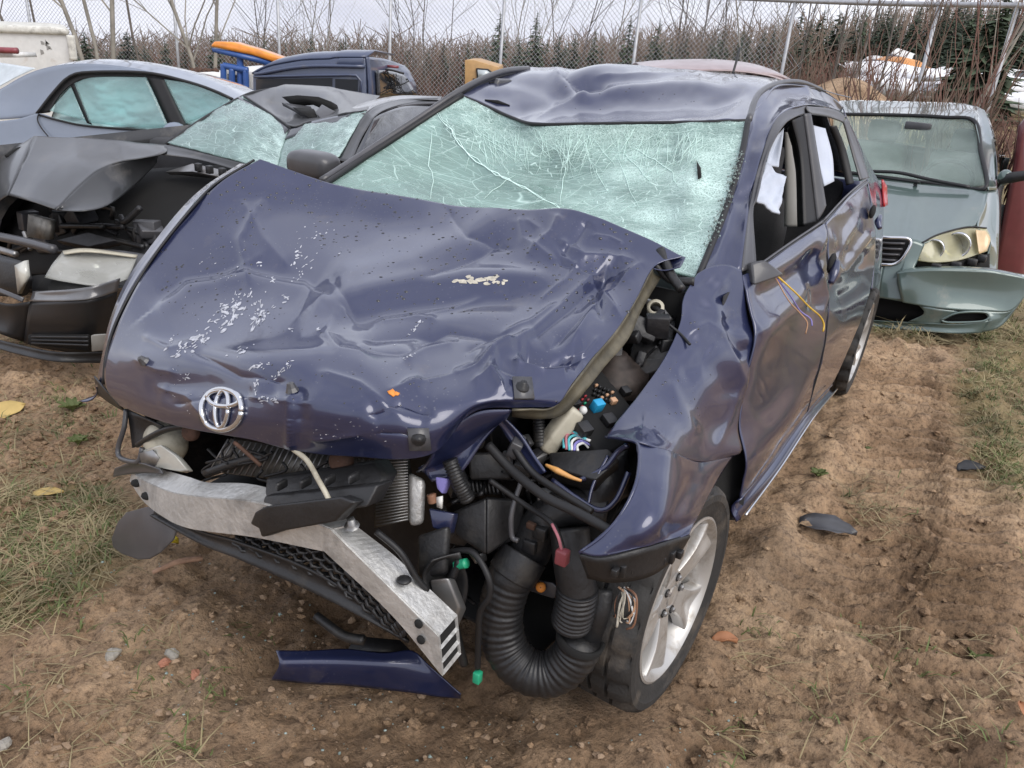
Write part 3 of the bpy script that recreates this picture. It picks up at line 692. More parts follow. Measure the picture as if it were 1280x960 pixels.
HOOD_DENTS = [
 ('r', 0.0165, 22, [(640,266),(590,300),(520,335),(440,352),(405,385)]),
 ('r', 0.0150, 13, [(425,378),(500,362),(580,346),(640,347),(690,352)]),
 ('r', -0.0165, 16, [(420,400),(500,388),(590,372),(660,372)]),
 ('c', -.010, 6, [(530,355),(570,338),(605,318),(628,300)]),
 ('c', 0.023, 10, [(488,492),(540,478),(600,462),(645,432),(700,385),(760,325)]),
 ('c', -0.023, 12, [(660,425),(710,385),(765,335)]),
 ('c', 0.016, 8, [(715,425),(745,375),(800,330)]),
 ('c', -0.016, 9, [(690,430),(735,385),(780,345)]),
 ('c', .020, 8, [(645,432),(618,448),(612,470),(632,490)]),
 ('c', -0.034, 12, [(650,442),(690,450),(730,446)]),
 ('c', 0.021, 8, [(640,455),(680,462),(712,458)]),
 ('c', -0.018, 10, [(600,455),(570,470),(520,480)]),
 ('c', 0.014, 9, [(700,300),(730,320),(790,325)]), ('c', -0.016, 11, [(690,325),(740,340),(780,338)]),
 ('c', 0.011, 7, [(700,268),(690,290),(660,320)]), ('c', -0.014, 9, [(735,275),(720,300),(700,318)]),
 ('r', -0.0150, 40, [(200,380),(270,345),(350,350),(400,380)]),
 ('s', .010, 26, [(190,385),(230,350),(300,335),(380,350),(425,385)]),
 ('c', .010, 12, [(425,385),(408,420),(425,445),(460,450)]),
 ('r', 0.0135, 20, [(150,450),(230,452),(320,455),(400,450),(480,470)]),
 ('r', -0.0105, 16, [(200,490),(260,480),(320,490)]), ('c', 0.011, 10, [(262,525),(235,495),(200,485)]),
 ('r', -0.0105, 13, [(330,500),(345,480),(375,490),(372,540)]), ('c', .012, 6, [(366,488),(364,530),(364,560)]),
 ('c', 0.011, 8, [(470,400),(520,395),(545,400)]), ('c', -0.011, 12, [(455,425),(520,420),(570,425)]),
 ('c', 0.011, 9, [(505,455),(530,440),(570,430)]), ('c', -0.014, 12, [(460,520),(500,505),(540,520)]),
 ('c', 0.010, 10, [(300,250),(330,300),(360,330)]), ('r', -0.0053, 18, [(420,250),(480,280),(540,282)]),
 ('c', .012, 6, [(330,250),(300,300),(310,350)]), ('c', -.008, 5, [(560,262),(585,300),(640,312)]), ('c', .010, 6, [(700,318),(745,350),(775,395)]), ('c', -.010, 6, [(520,430),(560,415),(620,425)]), ('c', .010, 6, [(400,470),(450,486),(500,520)]),
 ('c', -.010, 6, [(240,440),(300,470),(360,475)]), ('c', .008, 5, [(590,480),(620,470),(640,476)]), ('c', -.010, 5, [(760,330),(745,360),(755,400)]), ('c', .009, 6, [(650,272),(655,300),(700,330)]), ('c', .008, 5, [(180,420),(215,440),(250,430)]),
]
R_ = np.random.default_rng(44)
for x, y, a, l, amp in ((700,350,-.8,70,.007),(740,360,-.9,60,-.007),(660,400,-.5,80,.006),(610,430,-.4,60,-.006),(760,300,.3,40,.006),(560,380,-.3,90,.005),(480,440,.1,70,-.005),(350,500,.1,90,.005),(250,500,-.2,60,-.006),(200,460,.3,50,.005),(670,290,.9,40,.005),(430,370,1.0,50,-.006),(300,330,-.5,70,.004),(590,460,-.4,50,.006),(640,470,.3,40,-.006),(420,545,-.1,60,.005),(500,545,.1,60,-.005),(730,430,-.5,40,.006)):
    c_, s_ = math.cos(a) * l / 2, math.sin(a) * l / 2; HOOD_DENTS.append(('c', amp, 3.6, [(x - c_, y - s_), (x + R_.normal(0, 5), y + R_.normal(0, 5)), (x + c_, y + s_)]))
HG = dents(HG, CARF, HOOD_DENTS)
q_ = project(CARF.world(HG))
HG = HG + facing(HG, CARF) * (0.0022 * fbm(q_ / 46, 2, 31) + 0.007 * fbm(q_ / 130, 2, 33))[..., None]
hood = surf('hood', HG, M['paint'], car, 0.003, soff=0)
hood['label'] = 'crumpled navy hood folded up towards the windscreen'
def bvh_of(g):
    b = MB().grid(g); return BVHTree.FromPolygons([Vector(v) for v in np.vstack(b.v)], b.f)
HB = bvh_of(HG)
EL = Vector(CARF.local(EYE))
def hit(B, px, py, off=0.0):
    d = ray(px, py); dl = Vector((d @ CARF.fw, d @ CARF.lf, d[2])).normalized()
    p, n, i, ds = B.ray_cast(EL, dl)
    if p is None: return None
    if n.dot(dl) > 0: n = -n
    return np.array(p + n * off), np.array(n)
# folded rim of the hood along its torn left edge
lip_a = [(640,513,.19),(662,512,.165),(692,509,.10),(718,478,.03),(742,447,-.07),(772,411,-.19),(796,373,-.31),(816,334,-.44)]
lip_b = [(640,520,.15),(665,523,.13),(702,519,.06),(733,487,-.01),(757,457,-.11),(785,424,-.22),(803,385,-.34),(826,347,-.47)]
surf('hood_rim', ruled(U(lip_a), U(lip_b), 6, 70, 0.008), M['lining'], hood, 0.004)
surf('hood_fold', coons(U([(800,322,-.50),(830,314,-.51),(857,322,-.51)]), U([(816,336,-.44),(832,338,-.45),(850,334,-.46)]), U([(800,322,-.50),(816,336,-.44)]), U([(857,322,-.51),(850,334,-.46)]), 12, 20, 0.02), M['paint'], hood, 0.003)
surf('hood_lining', ruled(U([(545,552,.30),(570,530,.25),(600,514,.22),(640,512,.18)]), U([(520,590,.26),(560,585,.2),(590,560,.17),(620,525,.16)]), 8, 20, -0.01), M['paint'], hood, 0.003)
# emblem : three ellipses
em = MB()
def ell(cx, cy, rx, ry, rot, r, n=40):
    P = []
    for k in range(n + 1):
        a = 2 * math.pi * k / n; x, y = rx * math.cos(a), ry * math.sin(a)
        h = hit(HB, cx + x * math.cos(rot) - y * math.sin(rot), cy + x * math.sin(rot) + y * math.cos(rot), 0.006)
        if h: P.append(h[0])
    P = np.array(P); k_ = np.array([.25, .5, .25]); Q = P.copy(); Q[1:-1] = .25 * P[:-2] + .5 * P[1:-1] + .25 * P[2:]; P = Q
    em.tube(P, r, 8)
ell(280, 512, 25.5, 24.5, 0.1, .0064); ell(282.5, 499, 20.5, 9.5, 0.05, .0054); ell(280.5, 511.5, 8.2, 22, 0.10, .0054)
em.build('emblem', M['chrome'], hood)
# clips and studs left on the hood
for px, py, s in ((652, 487, 13), (523, 548, 14)):
    c4 = [hit(HB, px + a * s, py + b * s * 0.95, 0.004)[0] for a, b in ((-1, -1), (0.9, -1), (1.1, 1), (-0.8, 1))]
    n_ = hit(HB, px, py)[1]; pl_ = MB().prism(c4, n_ * 0.005).build('clip_plate', M['trim'], hood)
    c_ = hit(HB, px, py, 0.006)[0]; MB().lathe([(0.001, .016), (.007, .015), (.009, .006), (.014, .004), (.015, 0)], c_, n_, 10).build('clip_stud', M['black'], pl_)
for px, py in ((182, 453), (366, 490)):
    c_, n_ = hit(HB, px, py); MB().lathe([(0.001, .022), (.007, .02), (.010, .010), (.014, .002)], c_, n_, 8).build('stop_stud', M['trim'], hood, smooth=False)
# paint scraped off by whatever it hit
fl = MB(); ft = MB(); R_ = np.random.default_rng(3)
def flake(mb, cx, cy, ln_, wd, ang, B=HB):
    n = 9; c = hit(B, cx, cy, 0.0022)
    if c is None: return
    P = []
    for k in range(n):
        a = 2 * math.pi * k / n; r = 0.55 + 0.6 * R_.random(); x, y = ln_ * r * math.cos(a), wd * r * math.sin(a)
        h = hit(B, cx + x * math.cos(ang) - y * math.sin(ang), cy + x * math.sin(ang) + y * math.cos(ang), 0.0022)
        if h is None: return
        P.append(h[0])
    mb.add(np.vstack([[c[0]], P]), [(0, 1 + k, 1 + (k + 1) % n) for k in range(n)])
STREAKS = [  # centre, spread along / across, direction, count, flake size
 (243, 428, 30, 8, -.62, 34, 4.2), (290, 395, 30, 9, -.85, 26, 4.0), (278, 388, 14, 8, -.7, 10, 4.5), (325, 400, 20, 7, -.9, 18, 4.0), (300, 372, 16, 10, -1.0, 8, 3.0),
 (322, 385, 14, 8, -1.0, 10, 3.2), (313, 367, 9, 9, -1, 4, 3.5), (357, 372, 5, 5, 0, 4, 3), (340, 352, 8, 4, -.6, 4, 3), (324, 332, 4, 4, -.6, 3, 3), (375, 345, 16, 6, -.5, 6, 3), (383, 320, 16, 10, -.5, 8, 3.2),
 (300, 440, 16, 7, -.6, 8, 3), (325, 458, 20, 3, -.25, 12, 3), (355, 463, 18, 4, -.6, 12, 3), (322, 480, 12, 3, -1.4, 8, 2.5), (333, 502, 6, 8, 0, 6, 3), (215, 425, 8, 3, -1.2, 4, 2.5), (390, 300, 40, 25, -.5, 14, 2),
 (345, 500, 5, 6, 0, 4, 3), (236, 471, 5, 5, 0, 4, 2.5), (225, 470, 10, 20, 0, 6, 1.8), (364, 413, 3, 3, 0, 2, 3), (398, 412, 4, 4, 0, 3, 2.5), (520, 410, 26, 3, -.75, 12, 2.4), (510, 447, 14, 2, -.5, 5, 2), (270, 345, 60, 40, -.5, 22, 1.3), (420, 540, 60, 16, 0, 14, 1.5), (250, 505, 30, 16, 0.2, 14, 1.6)]
for cx, cy, a_, b_, th, n, s in STREAKS:
    for k in range(int(n * 1.6)):
        x, y = R_.normal(0, a_ * .5), R_.normal(0, b_ * .5)
        flake(fl, cx + x * math.cos(th) - y * math.sin(th), cy + x * math.sin(th) + y * math.cos(th), s * (.3 + 1.1 * R_.random() ** 2), s * (.14 + .42 * R_.random() ** 2), th + R_.normal(0, .35))
for k in range(16): flake(ft, 604 + R_.normal(0, 14), 351 + R_.normal(0, 2.5), 7 * R_.random() + 2, 2 + R_.random(), R_.normal(0, .3))
fl.build('paint_scrape', M['scrape'], hood, smooth=False, kind='stuff'); ft.build('bare_filler', M['scrape_tan'], hood, smooth=False, kind='stuff')
oc = MB(); flake(oc, 490, 492, 6, 5, 0); flake(oc, 496, 493, 4, 3, 0.4); oc.build('orange_chip', M['orange_chip'], hood, solid=.002)

# ---- left fender
FA = patch([U(r) for r in [
 [(872,342,-.53),(884,335,-.57),(898,331,-.61),(912,332,-.64),(926,338,-.67)],
 [(855,371,-.45),(872,375,-.48),(892,376,-.53),(912,380,-.58),(933,390,-.63)],
 [(850,404,-.39),(870,408,-.41),(895,416,-.46),(920,424,-.53),(942,430,-.60)],
 [(832,445,-.29),(855,450,-.31),(882,458,-.36),(910,468,-.45),(932,480,-.56)],
 [(803,488,-.14),(832,498,-.17),(862,512,-.23),(892,524,-.36),(922,530,-.51)],
 [(775,522,.00),(810,532,-.02),(846,545,-.08),(884,556,-.26),(926,562,-.47)],
 [(757,546,.06),(795,553,.09),(838,566,.02),(876,577,-.19),(915,571,-.44)]]], 90, 70)
FEN_D = [('r', 0.0101, 10, [(905,345),(885,375),(905,410),(940,430)]), ('r', -0.0117, 12, [(905,395),(915,420),(935,445)]), ('c', 0.0078, 7, [(862,415),(885,405),(905,420),(920,450),(932,485)]),
 ('r', -0.0101, 16, [(850,470),(880,455),(905,470),(915,500)]), ('r', 0.0062, 9, [(835,475),(850,510),(870,545)]), ('r', -0.0062, 12, [(880,350),(890,365),(880,390)]), ('c', 0.0062, 6, [(930,470),(915,515),(895,560)]),
 ('r', -0.0047, 10, [(862,420),(875,432),(888,440)])]
FA = dents(FA, CARF, FEN_D); FA = FA + facing(FA, CARF) * (0.003 * fbm(project(CARF.world(FA)) / 45, 2, 41))[..., None]
FB_ = patch([U(r) for r in [
 [(795,553,.09),(838,566,.02),(876,577,-.19),(915,571,-.44)],
 [(797,575,.14),(836,590,.08),(870,600,-.06),(900,594,-.33)],
 [(795,605,.20),(832,620,.16),(862,626,.06),(883,625,-.12)],
 [(776,644,.26),(818,655,.24),(848,654,.16),(871,648,.02)],
 [(724,691,.32),(752,695,.31),(806,683,.25),(862,667,.12)]]], 60, 50)
FB_ = dents(FB_, CARF, [('r', .008, 20, [(830,560),(820,620),(790,680)]), ('r', -.010, 14, [(875,590),(850,640),(835,675)])])
fen = surf('fender', FA, M['paint'], car, 0.003, label='crushed left fender buckled behind the front wheel')
surf('fender_corner', FB_, M['paint'], fen, 0.003)
def uedge(pts, r, mt, name, parent): return MB().tube(crom(U(pts), 40), r, 6).build(name, mt, parent)
uedge([(757,546,.06),(780,549,.085),(793,552,.09),(799,562,.115),(796,600,.195),(780,637,.25),(755,668,.29),(724,691,.32)], .0035, M['paint'], 'fender_flange', fen)
surf('fender_lip', ruled(U([(724,692,.32),(752,697,.31),(806,684,.25),(862,669,.12)]), U([(735,722,.29),(770,727,.28),(815,718,.22),(850,690,.12)]), 6, 30), M['black'], fen, 0.006)
mb = MB()
for k in range(9):
    t_ = k / 8; a = CARF(765 + 80 * t_, 708 - 16 * t_ - 6 * t_ * t_, u=.285 - .15 * t_); mb.box(a + [.012, .012, 0], (.016, .012, .016 + .010 * (k % 2)))
mb.build('lip_teeth', M['black'], fen, bevel=.002)
FBV = bvh_of(FA)

# ---- right fender, mostly hidden behind the hood
e1 = [(318,200,-.30),(272,228,-.19),(246,253,-.09),(205,303,.03),(175,347,.11),(147,398,.20),(133,442,.28),(129,480,.31)]
e2 = [(300,205,-.34),(258,232,-.22),(226,262,-.11),(186,312,.01),(158,352,.09),(138,400,.18),(128,445,.25),(120,484,.28)]
E1, E2 = U(e1), U(e2); E2[:, 1] = np.minimum(E2[:, 1], E1[:, 1] - .02)
E3 = E2.copy(); E3[:, 2] = np.where(E3[:, 0] > .0, .5, .62); E3[:, 1] = -.86
rf_ = surf('fender', ruled(E1, E2, 5, 40, .006), M['paint'], car, .003, label='right fender strip beside the hood edge')
surf('fender_side', ruled(E2, E3, 10, 40, .02), M['paint'], rf_, .003)
T('shut_seam', [(a, b, c + .003) for a, b, c in e1], .004, M['seal'], rf_)
surf('corner_panel', coons(U([(118,470,.28),(128,482,.31),(150,507,.33)]), U([(122,492,.26),(140,505,.28),(158,515,.30)]), U([(118,470,.28),(122,492,.26)]), U([(150,507,.33),(158,515,.30)]), 6, 12), M['black'], rf_, .004)

# ---- roof
ROOF_F = [(578,119,-1.25),(604,130,-1.22),(640,146,-1.16),(668,154,-1.10),(730,154,-1.10),(800,153,-1.11),(870,152,-1.12),(934,150,-1.15)]
rr3 = np.array([(-1.25, 0, 0)])
back = np.array([(-2.95, v_, 1.455 - .05 * abs(v_ / .55) ** 3) for v_ in np.linspace(-.56, .50, 8)])
mid = np.array([(-1.75, v_, z_) for v_, z_ in zip(np.linspace(-.60, .445, 8), (1.385, 1.45, 1.48, 1.462, 1.455, 1.465, 1.475, 1.47))])
mid2 = np.array([(-2.3, v_, 1.487 - .05 * abs(v_ / .55) ** 3) for v_ in np.linspace(-.585, .46, 8)])
fr_ = U(ROOF_F); q15 = 0.55 * fr_ + 0.45 * mid + np.array([0, 0, 1.0]) * np.array([-.012, -.02, -.02, -.035, -.035, -.03, -.015, .01])[:, None]
mid[0] = CARF(645, 91, u=-1.75); q15[0] = CARF(612, 100, u=-1.50); mid2[0] = CARF(672, 86, u=-2.1)
RG = patch([fr_, q15, mid, mid2, back], 110, 110)
ROOF_D = [('r', .016, 9, [(690,85),(710,110),(735,125)]), ('c', -.022, 8, [(700,92),(725,108),(760,112)]), ('r', .020, 10, [(720,132),(760,117),(830,108),(900,106)]), ('r', -.018, 12, [(640,140),(700,120),(740,100)]),
 ('r', .014, 10, [(600,112),(650,118),(690,128)]), ('c', .012, 5, [(745,95),(800,92),(870,92)]), ('r', -.012, 10, [(760,100),(850,98),(920,100)]), ('c', .010, 7, [(670,150),(700,132),(730,122)]), ('r', -.010, 9, [(880,140),(910,125),(935,110)])]
RG = dents(RG, CARF, ROOF_D); RG = RG + facing(RG, CARF) * (0.006 * fbm(project(CARF.world(RG)) / 30, 3, 51))[..., None]
roof = surf('roof', RG, M['paint'], car, .004, label='roof crushed down along its front edge')
ROB = bvh_of(RG)
T('roof_edge_seal', [(a, b + 1, c + .01) for a, b, c in ROOF_F], .006, M['seal'], roof)
h1, h2 = hit(ROB, 606, 126, .004), hit(ROB, 637, 133, .004)
if h1 and h2: MB().tube(np.array([h1[0], .5 * (h1[0] + h2[0]), h2[0]]), [.002, .010, .002], 6, n=9).build('roof_tear', M['void'], roof)
h1, h2 = hit(ROB, 612, 105, .004), hit(ROB, 626, 103, .004)
if h1 and h2: MB().tube(np.array([h1[0], h2[0]]), .004, 6).build('roof_tear', M['void'], roof)
for k, off in enumerate((0, 5)):
    T('roof_rail', [(402 + 2*off, 226 + off, -.56), (455, 192 + off, -.80), (520, 150 + off, -1.05), (576, 113 + off, -1.27), (612, 95 + off, -1.48), (636, 88 + off * .9, -1.65), (660, 86 + off * .8, -1.85)], (.013, .008)[k], M['seal'] if k else M['trim'], roof, 40)
T('antenna', [(916, 92, -2.75), (921, 75, -2.80), (925, 60, -2.85)], .006, M['black'], roof)

# ---- windscreen
WG = coons(U([(578,119,-1.23),(604,130,-1.20),(640,146,-1.14),(668,155,-1.08),(730,155,-1.08),(800,154,-1.09),(870,153,-1.10),(935,151,-1.14)]),
           U([(404,232,-.52),(500,258,-.60),(620,285,-.64),(740,310,-.64),(872,348,-.56)]),
           U([(578,119,-1.23),(520,156,-1.04),(455,198,-.78),(404,232,-.52)]), U([(935,151,-1.14),(925,200,-.98),(906,262,-.79),(886,312,-.64),(872,348,-.56)]), 110, 150, 0.05)
WG = dents(WG, CARF, [('r', -.020, 26, [(590,135),(650,165),(720,180),(800,178),(870,170)]), ('c', .018, 9, [(552,150),(590,195),(640,235),(690,265)]), ('r', -.016, 22, [(600,180),(680,215),(760,250)]), ('c', -.012, 10, [(640,160),(670,185),(690,200)]),
  ('r', .012, 16, [(860,160),(870,220),(850,300)])])
WG = WG + facing(WG, CARF) * (0.008 * fbm(project(CARF.world(WG)) / [70, 36], 2, 61) + .002 * fbm(project(CARF.world(WG)) / 14, 2, 62))[..., None]
wind = surf('windscreen', WG[::-1], M['shatter'], car, 0.005, uv=True, label='shattered greenish windscreen sagging under the roof')
WB = bvh_of(WG)
ck = MB(); R_ = np.random.default_rng(12)
def crackline(pts, w=1.0, jit=3.0, n=None):
    P = np.asarray(pts, float); n = n or max(4, int(np.linalg.norm(P[-1] - P[0]) / 9)); P = crom(P, n); P[1:-1] += R_.normal(0, jit, (n - 2, 2))
    H_ = [hit(WB, a, b, .0042) for a, b in P]; H_ = [h[0] for h in H_ if h is not None]
    if len(H_) > 2: ck.tube(np.array(H_), np.array([.5, 1, .9, .4]) * .0010 * w, 4)
for pts, w in (([(545,140),(575,180),(612,212),(650,235),(700,262)], 2.6), ([(548,140),(580,185),(618,216),(660,240),(712,268)], 1.8), ([(540,165),(536,200),(540,225),(538,250)], 1.5), ([(605,250),(625,233),(645,220)], 1.2),
   ([(600,178),(606,195),(608,205)], 1), ([(700,258),(706,215),(712,195)], 1.2), ([(745,200),(752,225),(760,240)], 1), ([(790,185),(830,210),(850,235)], 1.3), ([(780,190),(800,215),(815,230)], 1.2), ([(770,195),(790,240),(800,262)], 1)):
    crackline(pts, w, 1.6)
for k in range(110):          # short fans of cracks hanging from the roof edge dent
    x = 590 + 290 * R_.random(); y = 160 + 18 * R_.random(); a = math.pi / 2 + (x - 735) / 260 + R_.normal(0, .35); l = 14 + 46 * R_.random()
    crackline([(x, y), (x + l * math.cos(a) * .5, y + l * math.sin(a) * .5), (x + l * math.cos(a), y + l * math.sin(a))], .7, 1.0)
for k in range(34):
    x = 640 + 240 * R_.random(); y = 190 + 90 * R_.random(); a = -.45 + R_.normal(0, .25); l = 20 + 50 * R_.random()
    crackline([(x, y), (x + l * math.cos(a) * .5, y + l * math.sin(a) * .5), (x + l * math.cos(a), y + l * math.sin(a))], .55, 1.2)
ck.build('cracks', M['crackline'], wind, kind='stuff')
h_ = [hit(WB, a, b, .006)[0] for a, b in ((871, 203), (876, 212), (877, 224), (873, 226), (872, 214))]
MB().prism(h_, np.array([.004, 0, .002])).build('glass_hole', M['void'], wind)
T('screen_seal', [(404,232,-.51),(455,198,-.77),(520,156,-1.03),(578,119,-1.22)], .010, M['seal'], wind)
gr_ = MB()
for k in range(260):
    t_ = R_.random(); P = crom(U([(927,196,-.97),(917,235,-.86),(905,265,-.77),(888,312,-.63)]), 50)[int(t_ * 49)]
    gr_.ball(P + R_.normal(0, .008, 3) + [.006, -.006, .003], .0012 + .0022 * R_.random(), 5, 3, .6, k)
gr_.build('glass_crumbs', M['glassgrit'], wind, smooth=False, kind='stuff')
T('screen_seal', [(935,151,-1.13),(926,198,-.97),(907,262,-.78),(887,312,-.63),(873,346,-.55)], .009, M['seal'], wind)

# ---- left body side: pillar and roof rail in one pressing, door frames, doors, quarter panel, sill
L1 = [(873,345,-.55),(888,312,-.64),(907,262,-.79),(926,200,-.98),(935,150,-1.15),(947,118,-1.40),(972,104,-1.80),(1000,103,-2.10),(1025,112,-2.40),(1044,124,-2.70),(1054,134,-2.85)]
L2 = [(926,340,-.67),(931,300,-.76),(938,250,-.93),(948,208,-1.06),(965,158,-1.25),(982,139,-1.40),(1007,132,-1.60),(1032,134,-2.10),(1046,138,-2.45),(1054,143,-2.70),(1058,148,-2.80)]
SG = ruled(U(L1), U(L2), 16, 90, 0.022)
SG = dents(SG, CARF, [('r', -.012, 9, [(915,245),(930,250),(945,235)]), ('r', .010, 8, [(940,190),(950,200),(955,185)]), ('r', -.010, 8, [(952,160),(965,140),(975,125)]), ('c', .008, 5, [(1005,106),(1010,120),(1006,131)])])
SG = SG + facing(SG, CARF) * (0.004 * fbm(project(CARF.world(SG)) / 22, 3, 71))[..., None]
side = surf('pillar', SG, M['paint'], car, .004, label='left windscreen pillar running into the roof rail')
T('roof_seam', [(a + 1, b, c + .005) for a, b, c in L1[4:9]], .010, M['trim'], side)
def strip(name, a, b, mt, parent, n=5, m=40, bul=.004, solid=.006): return surf(name, ruled(U(a), U(b), n, m, bul), mt, parent, solid)
fdoor = None
DF = [(926,345,-.67),(935,390,-.62),(942,430,-.585),(931,480,-.555),(924,530,-.525),(931,572,-.51),(928,600,-.505),(925,622,-.50)]
DT = [(926,345,-.67),(946,336,-.76),(985,309,-1.08),(1030,279,-1.49)]
DR = [(1030,279,-1.49),(1034,350,-1.47),(1030,430,-1.45),(1008,514,-1.42)]
DB = [(925,622,-.50),(965,575,-.90),(1008,514,-1.42)]
FDG = coons(U(DT), U(DB), U(DF), U(DR), 90, 80)
FDG = dents(FDG, CARF, [('r', 0.0120, 12, [(940,352),(985,325),(1025,295)]), ('r', -0.0096, 12, [(945,372),(985,350),(1022,320)]), ('r', 0.0084, 14, [(948,420),(985,385),(1020,350)]), ('c', 0.0132, 7, [(1030,285),(1020,325),(1032,370),(1024,400)]), ('r', -0.0120, 9, [(1018,310),(1012,350),(1020,390)]), ('r', -0.0072, 30, [(940,520),(970,490),(1010,450)]),
  ('r', 0.0060, 12, [(930,600),(965,555),(1005,495)]), ('c', 0.0072, 5, [(930,355),(938,400),(950,420)])])
FDG = FDG + facing(FDG, CARF) * (0.0025 * fbm(project(CARF.world(FDG)) / 40, 2, 81))[..., None]
fdoor = surf('door', FDG, M['paint'], car, .004, label='left front door with its window gone and mirror torn off')
strip('belt_mould', [(946,333,-.77),(985,305,-1.09),(1030,275,-1.50)], [(947,341,-.755),(986,313,-1.07),(1031,284,-1.48)], M['trim'], fdoor, bul=.012)
strip('window_frame', L2[:7], [(945,332,-.74),(941,268,-.89),(947,244,-.95),(960,192,-1.12),(979,157,-1.27),(995,146,-1.45),(1006,143,-1.58)], M['trim'], fdoor, m=70)
strip('window_frame', [(1004,142,-1.53),(1012,200,-1.52),(1021,277,-1.50)], [(1013,142,-1.56),(1022,195,-1.56),(1032,257,-1.55)], M['trim'], fdoor)
strip('door_seal', [(989,150,-1.45),(1000,200,-1.47),(1004,282,-1.40)], [(1005,144,-1.54),(1012,200,-1.53),(1021,279,-1.505)], M['seal'], fdoor)
mir = MB().hexa(U([(925,326,-.70),(944,322,-.73),(970,341,-.80),(929,355,-.67)]) + [0, .03, 0], U([(927,330,-.73),(944,326,-.76),(952,343,-.80),(931,352,-.70)])).build('mirror_base', M['trim'], fdoor, bevel=.008)
for nm, pts, mt, r in (('wire', [(966,340,-.79),(978,362,-.83),(996,380,-.93),(1010,392,-1.0),(1015,402,-1.02),(1014,411,-1.01)], M['yellow_wire'], .0028), ('wire', [(966,341,-.79),(972,366,-.83),(985,385,-.9),(998,395,-.95),(1000,404,-.95)], M['violet_wire'], .0022), ('wire', [(966,341,-.79),(970,372,-.82),(985,388,-.9),(994,400,-.93),(992,414,-.93)], M['tan_plastic'], .002)):
    P = U(pts); P[1:, 1] += .035; MB().tube(P, r, 6, 40).build(nm, mt, mir)
hd = CARF(1032, 332, u=-1.36); MB().tube(U([(1027,352,-1.36),(1031,340,-1.38),(1035,325,-1.42)]) + [0, .03, 0], [.010, .017, .012], 8, 12).build('handle', M['paint'], fdoor)
MB().ball(CARF(1035, 328, u=-1.42) + [0, .012, 0], (.05, .012, .035), 10, 6).build('handle_cup', M['void'], fdoor)
RDT = [(1031,279,-1.495),(1060,247,-2.0),(1082,229,-2.45)]; RDR = [(1082,229,-2.45),(1093,290,-2.50),(1088,360,-2.42),(1064,428,-2.28),(1041,479,-2.15)]
RDL = [(1031,279,-1.495),(1035,350,-1.475),(1031,430,-1.455),(1009,514,-1.425)]; RDB = [(1009,514,-1.425),(1026,496,-1.8),(1041,479,-2.15)]
RDG = coons(U(RDT), U(RDB), U(RDL), U(RDR), 80, 60)
RDG = dents(RDG, CARF, [('c', 0.0120, 6, [(1036,290),(1045,330),(1055,300),(1072,270)]), ('r', -0.0120, 7, [(1042,310),(1052,330),(1062,310)]), ('r', 0.0096, 8, [(1040,350),(1065,320),(1090,290)]), ('r', -0.0084, 9, [(1045,375),(1065,365),(1085,350)]), ('c', 0.0072, 4, [(1040,270),(1052,268),(1062,258)])])
RDG = RDG + facing(RDG, CARF) * (0.003 * fbm(project(CARF.world(RDG)) / 24, 2, 91))[..., None]
rdoor = surf('door', RDG, M['paint'], car, .004, label='left rear door creased along its front edge')
strip('belt_mould', [(1031,274,-1.50),(1060,243,-2.0),(1085,222,-2.50)], [(1032,283,-1.49),(1061,251,-2.0),(1086,228,-2.48)], M['trim'], rdoor, bul=.012)
strip('window_frame', [(1007,133,-1.60),(1032,135,-2.10),(1046,139,-2.45),(1056,146,-2.7)], [(1014,142,-1.60),(1035,146,-2.05),(1050,151,-2.35),(1055,154,-2.45)], M['trim'], rdoor)
strip('window_frame', [(1054,152,-2.42),(1062,180,-2.46),(1075,226,-2.46)], [(1058,148,-2.75),(1072,182,-2.72),(1086,222,-2.60)], M['trim'], rdoor)
MB().tube(U([(1090,268,-2.40),(1087,276,-2.36),(1089,284,-2.34)]) + [0, .035, 0], [.008, .016, .010], 8, 10).build('handle', M['paint'], rdoor)
MB().ball(CARF(1087, 264, u=-2.38) + [0, .012, 0], (.05, .012, .03), 10, 6).build('handle_cup', M['void'], rdoor)
T('door_gap', [(1030,282,-1.492),(1034,350,-1.472),(1030,430,-1.452),(1008,514,-1.422)], .005, M['void'], rdoor)
QG = patch([U(r) for r in [[(1054,136,-2.85),(1057,147,-2.80),(1062,160,-2.75)],[(1068,168,-3.0),(1074,180,-2.9),(1076,200,-2.7)],[(1086,204,-3.1),(1087,218,-2.9),(1084,226,-2.55)],[(1103,243,-3.25),(1097,262,-2.95),(1092,285,-2.52)],[(1103,300,-3.25),(1098,320,-2.95),(1092,330,-2.50)],[(1100,350,-3.05),(1095,360,-2.85),(1089,362,-2.45)]]], 60, 16)
qp = surf('quarter_panel', QG, M['paint'], car, .004)
tl = coons(U([(1099,224,-3.2),(1104,232,-3.3)]), U([(1101,258,-3.2),(1105,256,-3.3)]), U([(1099,224,-3.2),(1101,258,-3.2)]), U([(1104,232,-3.3),(1105,256,-3.3)]), 8, 6, .01); tl[..., 1] += .015
surf('tail_lamp', tl, M['red'], car, .01)
SLA = [(926,624,-.50),(965,577,-.90),(1009,516,-1.425),(1041,480,-2.15)]; SLB = [(921,652,-.50),(970,590,-.92),(1012,528,-1.44),(1043,492,-2.15)]
sill = surf('sill', ruled(U(SLA), U(SLB), 6, 50, .02), M['paint'], car, .006)
P = U([(924,641,-.52),(968,583,-.92),(1011,520,-1.44),(1041,485,-2.1)]); P[:, 1] += .018
MB().tube(P, .004, 6, 40).build('sill_trim', M['chrome'], sill)
